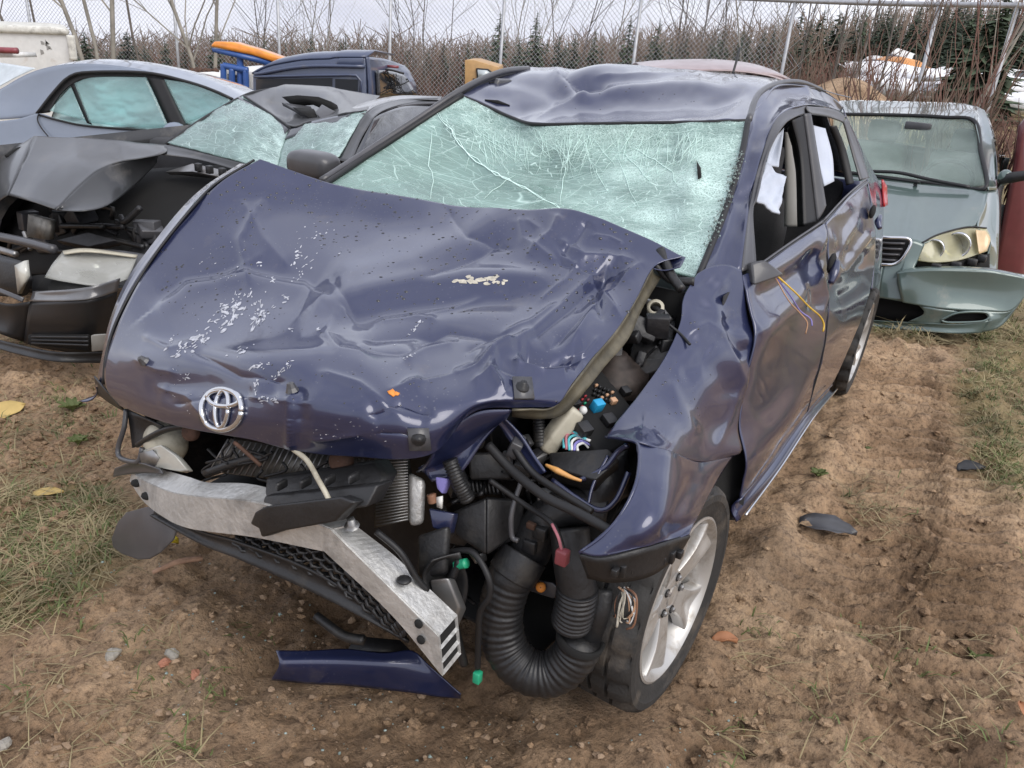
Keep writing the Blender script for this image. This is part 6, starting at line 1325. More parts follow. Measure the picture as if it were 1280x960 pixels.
cs('turn_lens', [(1218,287,-.49),(1230,288,-.56)], [(1222,317,-.44),(1231,313,-.51)], [(1218,287,-.49),(1222,317,-.44)], [(1230,288,-.56),(1236,299,-.56),(1231,313,-.51)], plain('pale_amber', (.62, .45, .25), .3, coat=.5), 8, 8, .01, hl, off=(.04, .012, .005))
ct('lamp_seam', [(1152,304,-.13),(1173,293,-.21),(1208,284,-.41),(1233,285,-.57)], .006, M['seal'], hl)
MB().prism(P_([(1143,327,-.14),(1180,331,-.16),(1236,318,-.55),(1236,342,-.56),(1180,345,-.2),(1142,342,-.14)]), (-.05, 0, 0)).build('lamp_gap', M['void'], cc)
for a, b, u_ in ((1170, 334, -.10), (1195, 332, -.2), (1215, 328, -.34), (1227, 323, -.45)): MB().box(GF(a, b, u=u_), (.05, .06, .05)).build('lamp_mount', M['black'], cc, bevel=.01)
gr2 = cs('grille', [(1060,292,-.08),(1104,298,-.04),(1135,300,-.08)], [(1060,324,-.05),(1104,329,-.03),(1120,328,-.05)], [(1060,292,-.08),(1060,324,-.05)], [(1135,300,-.08),(1130,318,-.06),(1120,328,-.05)], M['void'], 8, 10, 0, solid=.004)
for k in range(4): ct('grille_bar', [(1060, 298 + 7 * k, -.055), (1104, 303.5 + 7 * k, -.02), (1131 - 3 * k, 304.5 + 7 * k, -.05)], .009, M['trim'], gr2, 12)
for k in range(9): ct('grille_rod', [(1066 + 7 * k, 294 + 1 * k * .8, -.06), (1066 + 6.6 * k, 326 + .4 * k, -.04)], .004, M['black'], gr2, 4)
ct('grille_frame', [(1060,290,-.06),(1104,296.5,-.02),(1137,299.5,-.06),(1131,319,-.04),(1120,329,-.03),(1104,330.5,-.01),(1060,326,-.03)], .012, M['chrome'], gr2, 60)
cs('bumper_centre', [(1104,331,-.02),(1121,330,-.04),(1132,319,-.06),(1139,301,-.09),(1156,305,-.13)], [(1098,372,.02),(1110,374,.02),(1128,377,.0),(1148,380,-.02)], [(1104,331,-.02),(1101,350,.01),(1098,372,.02)], [(1156,305,-.13),(1147,326,-.09),(1141,345,-.04),(1148,380,-.02)], M['green_paint'], 20, 24, .01)
cs('bumper_centre', [(1040,322,-.08),(1104,331,-.02)], [(1040,364,-.02),(1098,372,.02)], [(1040,322,-.08),(1040,364,-.02)], [(1104,331,-.02),(1101,350,.01),(1098,372,.02)], M['green_paint'], 10, 10)
bpr = cs('bumper', [(1121,341,.03),(1142,338,.02),(1173,337,-.03),(1232,339,-.16),(1254,342,-.22),(1284,348,-.30)], [(1128,378,.04),(1163,384,.0),(1200,388,-.08),(1232,389,-.16),(1262,389,-.24),(1281,370,-.30)], [(1121,341,.03),(1124,360,.05),(1128,378,.04)], [(1284,348,-.30),(1283,358,-.30),(1281,370,-.30)], M['green_paint'], 24, 40, .035, label='bumper cover sprung loose at its left end')
cs('bumper_return', [(1121,341,.03),(1142,338,.02),(1173,337,-.03),(1232,339,-.16),(1284,348,-.30)], [(1125,336,-.10),(1142,334,-.10),(1173,333,-.15),(1232,335,-.28),(1284,344,-.42)], [(1121,341,.03),(1125,336,-.10)], [(1284,348,-.30),(1284,344,-.42)], M['green_paint'], 6, 20, .01, bpr)
cs('bumper_corner', [(1228,388,-.15),(1262,389,-.24),(1281,370,-.30)], [(1225,416,-.14),(1252,407,-.22),(1281,371,-.31)], [(1228,388,-.15),(1236,400,-.15),(1225,416,-.14)], [(1281,370,-.30),(1281,371,-.31)], M['green_paint'], 10, 14, .02, bpr)
cs('bumper_lip', [(1040,393,.0),(1088,400,.02),(1163,404,-.02),(1200,405,-.08),(1240,400,-.16)], [(1040,400,.0),(1088,408,.02),(1163,415,-.02),(1200,417,-.08),(1226,416,-.14)], [(1040,393,.0),(1040,400,.0)], [(1240,400,-.16),(1226,416,-.14)], M['green_paint'], 8, 24, .02, bpr)
cs('bumper_bridge', [(1148,381,.01),(1172,386,-.01),(1197,389,-.07)], [(1135,402,.0),(1158,405,-.02),(1174,405,-.04)], [(1148,381,.01),(1155,392,.0),(1135,402,.0)], [(1197,389,-.07),(1184,396,-.05),(1174,405,-.04)], M['green_paint'], 8, 10, .01, bpr)
MB().prism(P_([(1040,366,-.10),(1098,373,-.06),(1166,385,-.08),(1236,390,-.22),(1236,404,-.22),(1166,404,-.08),(1088,402,-.06),(1040,396,-.10)]), (-.2, 0, 0)).build('air_dam', M['void'], cc)
ct('fog_trim', [(1176,400,-.04),(1198,391,-.07),(1233,391,-.15),(1230,401,-.14),(1186,403,-.05),(1176,400,-.04)], .008, M['green_paint'], bpr, 40)
VC = float(GF(1130, 190, u=-1.4)[1])
ci = MB().box((-1.25, VC, .80), (.4, 1.16, .18)); ci.build('dashboard', M['beige'], cc, bevel=.05)
for v_ in (VC + .34, VC - .34):
    s_ = MB().box((-2.05, v_, .78), (.2, .48, .62)).build('seat', plain('grey_seat', (.22, .225, .22), .9), cc, bevel=.05); MB().box((-2.12, v_, 1.18), (.1, .26, .18)).build('headrest', M['grey_seat'], s_, bevel=.04)
wh = np.array([(-1.5 - .06 * math.sin(a), VC + .34 + .185 * math.cos(a), .90 + .15 * math.sin(a)) for a in np.linspace(0, 2 * math.pi, 33)]); MB().tube(wh, .016, 8).build('steering_wheel', M['trim'], cc)
MB().box((-1.70, VC, 1.27), (.03, .2, .06)).build('inner_mirror', M['trim'], cc, bevel=.01)
surf('floor', lg((-.2,VC-.7,.3),(-3.9,VC-.7,.3),(-.2,VC+.7,.3),(-3.9,VC+.7,.3)), M['void'], cc, .01); surf('flank', lg((-.4,VC-.76,.85),(-3.9,VC-.76,.95),(-.4,VC-.8,.25),(-3.9,VC-.8,.3)), M['green_paint'], cc, .005)
surf('tail', lg((-4.0,VC-.76,.95),(-4.0,VC+.52,.95),(-4.1,VC-.76,.3),(-4.1,VC+.52,.3)), M['green_paint'], cc, .005); surf('boot', lg((-3.4,VC-.7,1.0),(-4.0,VC-.7,.97),(-3.4,VC+.48,1.0),(-4.0,VC+.48,.97)), M['green_paint'], cc, .005)
surf('rear_window', lg((-2.95,VC-.55,1.38),(-2.95,VC+.34,1.38),(-3.4,VC-.65,1.0),(-3.4,VC+.40,1.0)), M['clear_glass'], cc, .004, uv=True)
for u_, v_ in ((-.75, -.78), (-3.2, .78), (-3.2, -.78)): MB().lathe([(.001,.1),(.2,.1),(.205,.08),(.28,.1),(.30,.06),(.30,-.06),(.28,-.1)], (u_, VC + v_ * .95, .30), (0, np.sign(v_), 0), 24).build('wheel', M['rubber'], cc)

# ================================================================ vehicles farther back
class Far:
    def __init__(s, name, label, cat, px, y, group=None):
        p = W(px, 100, y=y); s.o = np.array([p[0], y, gz(p[0], y)]); s.root = empty(name, label, cat, tuple(s.o), 0, group)
    def p(s, px, py, y): return W(px, py, y=y) - s.o
    def ps(s, l, y): return np.array([s.p(a, b, y) for a, b in l])
    def slab(s, name, poly, y, dy, mt, parent=None, down=None, slant=0.0, **k):
        P = s.ps(poly, y)
        if down is not None: P[np.array(down), 2] = .05
        return MB().prism(P, (slant * dy, dy, 0)).build(name, mt, parent or s.root, **k)
    def tube(s, name, pts, y, r, mt, parent=None, **k): return MB().tube(s.ps(pts, y), r, 8, 12).build(name, mt, parent or s.root, **k)
plain('van_blue', (.05, .066, .12), .4, coat=.7, var=.06, dirt=(.2, .19, .18), dirt_amt=.15); plain('white_paint', (.66, .66, .64), .5, var=.08, dirt=(.3, .22, .15), dirt_amt=.15, dscale=6)
plain('truck_blue', (.03, .09, .30), .45, coat=.4); plain('orange_lens', (.72, .25, .03), .35, coat=.5, var=.3, scale=6); plain('tan_paint', (.42, .25, .10), .5); plain('pink_red', (.29, .22, .22), .4, coat=.6, var=.12); plain('yellow_paint', (.62, .42, .06), .5); plain('orange_paint', (.60, .27, .09), .5, var=.2)
v = Far('van', 'dark blue high roof van with a smashed rear window', 'van', 400, 9.6)
def quad(a, b, n=6): return [tuple(np.array(a) * (1 - t) + np.array(b) * t) for t in np.linspace(0, 1, n)]
S = [(312,122),(315,92),(325,86),(340,80.5),(377,74),(412,72.5),(420,71),(458,71),(461,125)]
v.slab('side', S, 9.6, .5, M['van_blue'], down=[0, 8], bevel=.03)
rp = np.array([[v.p(458,71,9.6), v.p(481,74,10.4), v.p(505,82.5,11.4)], [v.p(460,95,9.6), v.p(485,97,10.4), v.p(513,93,11.4)], [v.p(461,125,9.6), v.p(487,125,10.4), v.p(521,120,11.4)]])
low = rp[-1].copy(); low[:, 2] = .3; g = patch(np.vstack([rp, low[None]]), 24, 16); rear = surf('rear', g, M['van_blue'], v.root, .02)
surf('roof', np.stack([crom(v.ps(S[1:8], 9.6), 20), crom(v.ps(S[1:8], 9.6) + [0, .5, .06], 20), crom(v.ps(S[1:8], 9.6) + [0, 1.9, 0], 20)]), M['van_blue'], v.root, .02)
v.slab('side_window', [(320,99),(415,97.5),(415,111),(320,115)], 9.57, .04, M['dark_glass'], smooth=False); v.slab('side_window', [(419,98.5),(447,99.5),(447,114),(419,112)], 9.57, .04, M['dark_glass'], smooth=False)
v.tube('window_rib', [(318,96),(416,94),(449,96),(450,118)], 9.57, .015, M['van_blue']); v.tube('roof_rib', [(318,93),(380,83),(456,83)], 9.58, .02, M['van_blue']); v.slab('roof_panel', [(421,76),(424,72.5),(454,72.5),(454,81),(421,81)], 9.575, .03, M['van_blue'], bevel=.01)
rw = np.array([[v.p(470,87,9.95), v.p(488,88,10.6), v.p(505,93,11.2)], [v.p(471,119,9.95), v.p(493,119,10.6), v.p(520,118,11.2)]]) + [0.03, -.14, 0]
surf('rear_window', patch(rw, 8, 12), M['dark_glass'], rear, .01, uv=True)
ckv = MB(); R_ = np.random.default_rng(2)
for k in range(14):
    a = np.array([.3 + .4 * R_.random(), .3 + .4 * R_.random()]); P = [a]
    for _ in range(4): P.append(P[-1] + R_.normal(0, .16, 2))
    ckv.tube(np.array([rw[0, 0] * (1 - s) * (1 - t) + rw[0, 2] * s * (1 - t) + rw[1, 0] * (1 - s) * t + rw[1, 2] * s * t + [.01, -.03, 0] for s, t in np.clip(P, 0, 1)]), .006, 4)
ckv.build('crack', M['void'], rear); MB().box(v.p(490, 83, 10.5) + [.02, -.06, 0], (.14, .05, .03)).build('brake_lamp', M['maroon_plastic'], rear)
v.tube('window_trim', [(470,86),(488,87.5),(505,92)], 10.3, .012, M['seal'], rear)
t_ = Far('tow_truck', 'blue tow truck frame topped by a long orange light bar', 'tow truck', 300, 12)
t_.slab('light_bar', [(262,58),(267,51.5),(290,52.5),(320,61),(357,74),(346,79),(315,69),(290,64)], 12, .35, M['orange_lens'], bevel=.03); t_.slab('bar_base', [(264,60),(290,64.5),(315,69.5),(344,79.5),(338,83),(300,73),(266,65)], 12.02, .3, M['truck_blue'])
t_.tube('bar_post', [(300,70),(301,112)], 12.1, .05, M['truck_blue'])
for a, b in (((279,80), (280,118)), ((279,82), (310,88)), ((279,108), (309,112)), ((307,87), (308,118)), ((290,86), (290,112))): t_.tube('frame_bar', [a, b], 12.05, .045, M['truck_blue'])
t_.slab('cab', [(280,84),(312,90),(318,130),(280,126)], 12.5, 1.6, M['white_paint'], down=[2, 3], bevel=.05); t_.slab('cab_window', [(284,92),(302,94),(302,108),(284,107)], 12.46, .05, M['dark_glass']); t_.slab('bed', [(230,100),(282,103),(282,125),(230,120)], 12.6, 1.5, M['white_paint'], down=[2, 3])
f = Far('white_truck', 'white truck cab roof with dead leaves on it behind the grey sedan', 'truck', 255, 13.2)
f.slab('cab', [(228,96),(236,91),(262,90),(279,93),(280,118),(226,118)], 13.2, 1.8, M['white_paint'], down=[4, 5], bevel=.04); f.slab('window', [(240,96),(258,94),(268,102),(243,104)], 13.17, .04, M['dark_glass'])
lf = MB(); R_ = np.random.default_rng(8)
for k in range(40): lf.ball(f.p(240 + 30 * R_.random(), 89 + 1.5 * R_.random(), 13.3 + .5 * R_.random()), .03 + .04 * R_.random(), 5, 3, .8, k)
lf.build('dead_leaves', M['rust'], f.root, kind='stuff')
f = Far('box_truck', 'old white box trailer with peeling paint at the upper left', 'trailer', 30, 11)
f.slab('box', [(-60,36),(84,42),(91,75),(92,110),(-60,110)], 11, 2.2, M['white_paint'], down=[3, 4], smooth=False, slant=-.57); f.slab('roof_edge', [(-60,29),(60,33),(86,36),(88,43),(84,44),(-60,39)], 10.95, 2.3, plain('weathered_white', (.58, .57, .52), .7, var=.2, dirt=(.12, .11, .09), dirt_amt=.35, dscale=8), bevel=.04, slant=-.57)
f.tube('corner_post', [(88,44),(92,75)], 10.96, .05, M['weathered_white']); R_ = np.random.default_rng(6)
for k in range(7): a, b = 50 + 10 * R_.random(), 48 + 14 * R_.random(); f.slab('peeled_paint', [(a, b), (a + 4 * R_.random(), b + 1), (a + 5, b + 5), (a + 1, b + 6 * R_.random() + 2)], 10.995, .03, M['beige'], smooth=False)
f = Far('steel_tube', 'dark rusty tube resting beyond the grey sedan roof', 'tube', 10, 10); f.tube('tube', [(-30,61.5),(22,63.5)], 10, .035, M['maroon_plastic']); f.slab('rest', [(-30,64),(14,66),(16,72),(-30,72)], 10.05, .5, M['white_paint'])
f = Far('tan_vehicle', 'tan bodied vehicle end with a small window left of the crushed roof', 'vehicle', 600, 12.5)
f.slab('body', [(581,75),(592,75),(623,84),(640,92),(640,115),(581,115)], 12.5, 1.6, M['tan_paint'], down=[3, 4], bevel=.03); f.slab('window_frame', [(595,85),(610,86),(618,92),(606,99),(596,101)], 12.46, .04, M['seal'], bevel=.01); f.slab('window', [(597,87),(609,88),(614,92),(606,97),(598,99)], 12.44, .02, M['pale_glass'])
f.slab('handle', [(591,98),(593,98),(593,103),(591,103)], 12.45, .05, M['seal'])
f = Far('red_car', 'faded red car showing its roof over the hatchback roof', 'car', 900, 8.6)
rl = f.ps([(800,84),(830,81),(870,79.5),(910,80),(945,84),(968,90),(988,99)], 8.6)
g = np.stack([crom(rl + [0, -.25, -.06], 30), crom(rl, 30), crom(rl + [0, .5, .03], 30), crom(rl + [0, 1.2, -.05], 30)]); f_ro = surf('roof', cru(g, 16), M['pink_red'], f.root, .01)
f.slab('side', [(760,96),(930,95),(988,100),(1010,112),(1010,135),(760,135)], 8.45, 1.5, M['pink_red'], down=[4, 5], bevel=.05); f.slab('window', [(938,97),(950,93),(972,95),(984,100),(984,104),(938,104)], 8.40, .05, M['dark_glass']); f.tube('window_trim', [(936,97),(950,92),(974,95),(986,100)], 8.41, .015, M['pink_red'])
for px in (800, 985): MB().lathe([(.001,.08),(.28,.08),(.30,.04),(.30,-.08)], f.p(px, 130, 8.5) * [1, 1, 0] + [0, -.1, .3], (0, -1, 0), 20).build('wheel', M['rubber'], f.root)
f = Far('yellow_boom', 'yellow lattice boom lying far behind the fence', 'boom', 970, 62)
f.tube('boom_tube', [(908,77),(955,76)], 62, .3, M['yellow_paint']); f.tube('boom_tube', [(968,77),(1030,79)], 62, .34, M['yellow_paint'])
for k in range(9): f.tube('boom_brace', [(970 + 7 * k, 79), (973 + 7 * k, 87)], 62.2, .1, M['yellow_paint'])
f.tube('boom_tube', [(968,87),(1030,88)], 62, .2, M['yellow_paint'])

def junk_car(label, px, py, y, L_, yaw, col, tilt=0.0, snow=False, cat='scrap car'):
    p = W(px, py, y=y); r = empty('scrap_car', label, cat, tuple(p), yaw, 'scrap cars heaped beyond the fence'); r.rotation_euler = (tilt, 0.1 * tilt, yaw)
    k = L_ / 4.4; S_ = []
    for u_, w_, z0, z1 in ((-2.2,.70,.35,.75),(-2.0,.82,.25,.95),(-1.2,.88,.22,1.0),(0,.89,.2,.98),(1.0,.88,.22,.95),(1.8,.82,.25,.8),(2.2,.66,.35,.62)):
        S_.append([[u_*k, s*w_*k*f_, z*k] for s, f_, z in ((-1,.9,z0),(-1,1,.5*(z0+z1)),(-1,.92,z1),(0,0,z1+.04),(1,.92,z1),(1,1,.5*(z0+z1)),(1,.9,z0))])
    b = surf('body', patch(np.array(S_), 26, 18), col, r, .01)
    C_ = [[[-1.5*k, s*.80*k, .98*k], [-1.0*k, s*.66*k, 1.4*k], [.1*k, s*.66*k, 1.43*k], [.95*k, s*.80*k, .95*k]] for s in (-1, -.4, .4, 1)]
    surf('roof', patch(np.array(C_), 12, 18) + [0, 0, .01], M['white_paint'] if snow else col, b, .01)
    for s in (-1, 1): MB().prism(np.array([[-1.3*k,s*.80*k,1.0*k],[-.95*k,s*.69*k,1.34*k],[.1*k,s*.69*k,1.36*k],[.75*k,s*.80*k,1.0*k]]), (0, s*.02, 0)).build('window', M['dark_glass'], r, smooth=False)
    for u_ in (-1.35, 1.35):
        for s in (-1, 1): MB().lathe([(.001,.09),(.2,.09),(.3*k,.08),(.31*k,0),(.3*k,-.08)], (u_*k, s*.78*k, .3*k), (0, s, 0), 14).build('wheel', M['rubber'], r)
    return r
plain('junk_grey', (.22, .22, .23), .4, coat=.5, var=.3, scale=2); plain('junk_dark', (.07, .07, .08), .4, coat=.5, var=.3); plain('junk_red', (.30, .06, .05), .5, var=.3); plain('snow', (.80, .81, .84), .9, var=.04)
junk_car('grey scrap car lowest at the left of the heap', 1082, 104, 59, 4.4, 2.6, M['junk_grey'], .05)
junk_car('dark scrap car behind the grey one in the heap', 1100, 98, 65, 4.4, .4, M['junk_dark'], .1, True)
junk_car('dented silver scrap car in front of the orange machine', 1112, 114, 54, 4.4, 2.9, M['junk_grey'], -.1, True)
junk_car('scrap car tipped up beneath the white topped one', 1125, 106, 61, 4.4, .2, M['junk_grey'], .35)
junk_car('white roofed scrap car highest in the heap', 1122, 90, 65, 4.4, 1.0, M['junk_dark'], .25, True)
junk_car('small red scrap car beside the yellow boom', 1038, 97, 86, 4.4, .3, M['junk_red'])
junk_car('blue grey scrap car half buried in snow at right', 1195, 118, 51, 4.4, .2, M['junk_grey'], 0, True)
junk_car('snow covered scrap car at the right edge', 1262, 122, 49, 4.4, .4, M['junk_dark'], .05, True)
f = Far('orange_machine', 'orange machine cab with a rounded hood beyond the scrap heap', 'machine', 1145, 58)
f.slab('hood', [(1112,76),(1128,71),(1150,76),(1172,90),(1172,108),(1125,104),(1122,90)], 58, 3, M['orange_paint'], bevel=.1); f.slab('cab', [(1126,84),(1166,92),(1172,112),(1128,112)], 57, 1.2, M['orange_paint'], down=None, bevel=.05); f.slab('grille', [(1132,92),(1160,95),(1164,106),(1134,104)], 56.8, .3, M['rust']); f.slab('base', [(1122,106),(1174,110),(1174,130),(1120,126)], 57.2, 2.5, M['junk_dark'], down=[2, 3])
f = Far('maroon_car', 'dark maroon car nose behind the green sedan at the right edge', 'car', 1270, 6.9)
S = [(1266,205),(1272,158),(1286,140),(1310,132),(1310,270),(1266,262)]; f.slab('body', S, 6.9, 1.6, plain('maroon_paint', (.12, .025, .03), .35, coat=.8, var=.1), down=[4, 5], bevel=.06, slant=.64)

# ================================================================ chain link fence
sn = MB(); R_ = np.random.default_rng(14)
for k in range(90):
    px = 1070 + 230 * R_.random(); y = 40 + 24 * R_.random(); p = W(px, 100 + .10 * (px - 1070) + 9 * R_.normal(), y=y); sn.ball(p, np.array([1.6, 1.2, .42]) * (.4 + .9 * R_.random()), 10, 6, .35, k)
for px, py, y in ((1215, 112, 42), (1240, 118, 41), (850, 84, 50), (880, 80, 52), (812, 74, 46)):
    p = W(px, py, y=y); sn.ball(p, np.array([.35, .3, .12]), 10, 6, .3, int(px))
tag(sn.build('snow', M['snow'], None), kind='structure')

plain('galvanised', (.42, .43, .45), .5, .5, var=.15)
FX = [(-14.0, 22.0), (3.0, 18.6), (9.0, 13.6), (15.5, 9.0)]
FL = crom(np.array([(a, b, 0) for a, b in FX]), 400)[:, :2]
fseg = np.concatenate([[0], np.cumsum(np.linalg.norm(np.diff(FL, axis=0), axis=1))])
def fpos(s): return np.array([np.interp(s, fseg, FL[:, 0]), np.interp(s, fseg, FL[:, 1])])
def s_at(px):                                   # where along the fence a column of the view falls
    q = project(np.column_stack([FL, np.full(len(FL), 2.0)])); return float(np.interp(px, q[:, 0], fseg))
fr0 = fpos(0); fence = empty('chain_link_fence', 'tall grey chain link fence on steel posts behind the wrecks', 'fence', (fr0[0], fr0[1], -1.0))
FO = np.array([fr0[0], fr0[1], -1.0])
def ftop(s):
    p = fpos(s); q0 = p; d = np.linalg.norm(q0)
    return 2.72 if True else 0
plist = [s_at(x) for x in (30, 216, 347, 488, 629, 797, 985)] + [s_at(1160), s_at(1255)]
for s in plist:
    p = fpos(s); z0 = gz(p[0], p[1]); top = ftop(s) + .05
    MB().tube(np.array([[p[0], p[1], z0 - .1], [p[0], p[1], top]]) - FO, .036, 8).build('post', M['galvanised'], fence)
ss = np.linspace(s_at(790), fseg[-1], 30); P = np.array([[*fpos(s), ftop(s)] for s in ss]) - FO
MB().tube(P, .045, 8).build('top_rail', M['galvanised'], fence)
ss = np.linspace(0, s_at(800), 30); P = np.array([[*fpos(s), ftop(s) - .02] for s in ss]) - FO; MB().tube(P, .035, 8).build('top_rail', M['galvanised'], fence)
wires = MB(); pitch = .105; hgt = 3.6; nseg = 7
send = s_at(1010)
for k in range(int((send + hgt) / pitch)):
    for sg in (1, -1):
        pts = []
        for t in np.linspace(0, 1, nseg):
            s = k * pitch - (hgt * t if sg > 0 else hgt * (1 - t))
            if -.01 <= s <= send:
                p = fpos(s); pts.append([p[0], p[1] - .01 * sg, ftop(s) - hgt + hgt * t])
        if len(pts) > 1: wires.tube(np.array(pts) - FO, .0042, 3, cap=False)
wires.build('mesh', M['galvanised'], fence, smooth=False, kind='stuff')

# ================================================================ trees
plain('bark_pale', (.27, .25, .215), .9, var=.3, scale=3); plain('bark_grey', (.14, .122, .108), .9, var=.3, scale=3); plain('twig_red', (.150, .082, .064), .9, var=.35, scale=1); plain('twig_brown', (.14, .100, .074), .9, var=.35, scale=1)
plain('spruce_needles', (.058, .082, .046), .8, var=.35, scale=.8); plain('spruce_dark', (.046, .064, .040), .8, var=.35, scale=.8)

def grow(mb_t, mb_b, base, d, L_, r, depth, R, maxd, spread=.5, up=.12):
    n = 5; P = [np.array(base, float)]; d = np.array(d, float)
    for i in range(n):
        d = d + R.normal(0, .09, 3) + [0, 0, up * .4]; d /= np.linalg.norm(d); P.append(P[-1] + d * L_ / n)
    P = np.array(P); (mb_t if depth == 0 else mb_b).tube(P, [r, r * .8, r * .55 if depth < maxd else r * .2], 6 if depth == 0 else 3, cap=False)
    if depth >= maxd: return
    for k in range(3 + (depth == 0) * 3 + int(R.random() * 2)):
        t = .35 + .65 * R.random(); i = min(int(t * n), n - 1); q = P[i] + (P[i + 1] - P[i]) * (t * n - i)
        a = R.normal(0, 1, 3); a -= d * (a @ d); a /= np.linalg.norm(a)
        nd = d * (1 - spread * .5) + a * spread + [0, 0, up]; nd /= np.linalg.norm(nd)
        grow(mb_t, mb_b, q, nd, L_ * (.42 + .25 * R.random()), r * .42, depth + 1, R, maxd, spread, up)
def bare_tree(px, y, h, r, seed, label, mt, lean=0.0, stems=1, group=None, maxd=3, spread=.55):
    p = W(px, 100, y=y); z = gz(p[0], y); R = np.random.default_rng(seed)
    root = empty('bare_tree', label, 'tree', (p[0], y, z), 0, group); t, b = MB(), MB()
    for k in range(stems):
        d = np.array([lean + R.normal(0, .10) * (stems > 1), R.normal(0, .06), 1]); grow(t, b, (R.normal(0, .12) * (stems > 1), 0, -.1), d / np.linalg.norm(d), h * (.8 + .3 * R.random() if stems > 1 else 1), r * (.7 + .5 * R.random()), 0, R, maxd, spread)
    t.build('trunk', mt, root); b.build('crown', mt, root, smooth=False)
bare_tree(135, 17, 6.5, .06, 1, 'pale multi stemmed bare tree right of the white trailer', M['bark_pale'], -.02, 3)
bare_tree(258, 18, 6.0, .045, 2, 'bare pale tree left of the orange light bar', M['bark_pale'], .06, 2)
bare_tree(62, 20, 6.0, .04, 3, 'thin bare tree above the white trailer', M['bark_grey'], -.12, 2)
bare_tree(190, 21, 6.5, .045, 4, 'slender grey bare tree between the two pale ones', M['bark_grey'], .03, 1)
bare_tree(5, 17, 6, .06, 5, 'bare tree trunk at the upper left corner', M['bark_grey'], -.05, 1)
bare_tree(1085, 15, 4.6, .020, 6, 'bare brown tree standing behind the green sedan roof', M['bark_grey'], .05, 3)
bare_tree(1160, 13, 4.2, .011, 7, 'bare shrubby tree right of the orange machine', M['twig_brown'], .08, 4)
bare_tree(1250, 12, 4.2, .010, 8, 'bare reddish shrubby tree above the right edge', M['twig_red'], -.1, 4)
TL = ['over the left end of the blue van roof', 'above the tan vehicle', 'right of the spruce above the roof middle', 'left of the fence post with the rail end', 'pair of stems under the start of the top rail', 'above the roof of the faded red car', 'just left of the yellow boom', 'above the yellow boom', 'right of the three tall spruces', 'over the right part of the green roof', 'behind the orange light bar end', "left of the fence post by the van's rear", 'behind the fence post above the crushed roof', 'right of the fence post with the rail end']
for k, (px, y, h, s) in enumerate([(400, 26, 5, 21), (560, 24, 5, 22), (700, 24, 5.2, 23), (740, 26, 5.5, 24), (860, 22, 5.5, 25), (905, 23, 5, 26), (950, 21, 5, 27), (1000, 22, 5.5, 28), (1045, 20, 5, 29), (1210, 15, 5, 30), (320, 27, 5, 31), (520, 27, 4.6, 32), (640, 26, 5, 33), (830, 25, 5.2, 34)]):
    bare_tree(px, y, h, .024, s, 'thin leafless tree ' + TL[k], M['bark_pale'] if k % 3 == 0 else M['bark_grey'], 0, 2, 'thin leafless trees beyond the fence')

def shrub(px, y, h, n, seed, label, mt, group, w=.9, into=None):
    p = W(px, 100, y=y); z = gz(p[0], y); R = np.random.default_rng(seed); b = MB()
    if into is None: root = empty('shrub', label, 'shrub', (p[0], y, z), 0, group)
    for k in range(n):
        a = R.random() * 6.28; rr = R.random() ** .5; q = np.array([w * rr * math.cos(a), w * .6 * rr * math.sin(a), 0]); d = np.array([.35 * rr * math.cos(a) + R.normal(0, .12), R.normal(0, .1), 1]); hh = h * (.55 + .5 * R.random()); P = [q]
        for i in range(4): d = d + R.normal(0, .10, 3) * [1, 1, 0]; P.append(P[-1] + d / np.linalg.norm(d) * hh / 4)
        P = np.array(P); b.tube(P, [.015, .011, .004], 3, cap=False)
        for j in range(4):
            i = 1 + int(R.random() * 3); e = R.normal(0, .35, 3); e[2] = .7 + .3 * R.random(); b.tube(np.array([P[i], P[i] + e * hh * .16, P[i] + e * hh * .3 + [0, 0, .04]]), [.008, .003], 3, cap=False)
    if into is not None: into.add(np.vstack(b.v) + [p[0], y, z], b.f)
    else: b.build('stems', mt, root, smooth=False)
R_ = np.random.default_rng(77); TH = (MB(), MB())
for k in range(110):
    px = 170 + 900 * (k + .5) / 110 + R_.normal(0, 6); y = 24 + 8 * R_.random() if px < 900 else 19 + 8 * R_.random()
    shrub(px, y, 1.7 + 1.3 * R_.random(), 46, 100 + k, '', None, None, 1.0, TH[k % 2])
tag(TH[0].build('thicket', M['twig_red'], None, smooth=False), 'thicket of reddish leafless stems beyond the fence', 'thicket', kind='stuff')
tag(TH[1].build('thicket', M['twig_brown'], None, smooth=False), 'thicket of brown leafless stems beyond the fence', 'thicket', kind='stuff')
for k, (px, y, h, lab) in enumerate([(1120, 10.5, 2.4, 'leafless shrub in front of the scrap heap'), (1165, 10, 2.8, 'taller leafless shrub in front of the orange machine'), (1205, 10, 2.5, 'leafless shrub before the snow above the green roof'), (1252, 8.6, 2.4, 'dense reddish shrub behind the green sedan mirror'), (1285, 8.0, 2.3, 'reddish shrub cut off by the right edge')]):
    shrub(px, y, h * .85, 22, 200 + k, lab, M['twig_red'] if k % 2 else M['twig_brown'], None, .6)

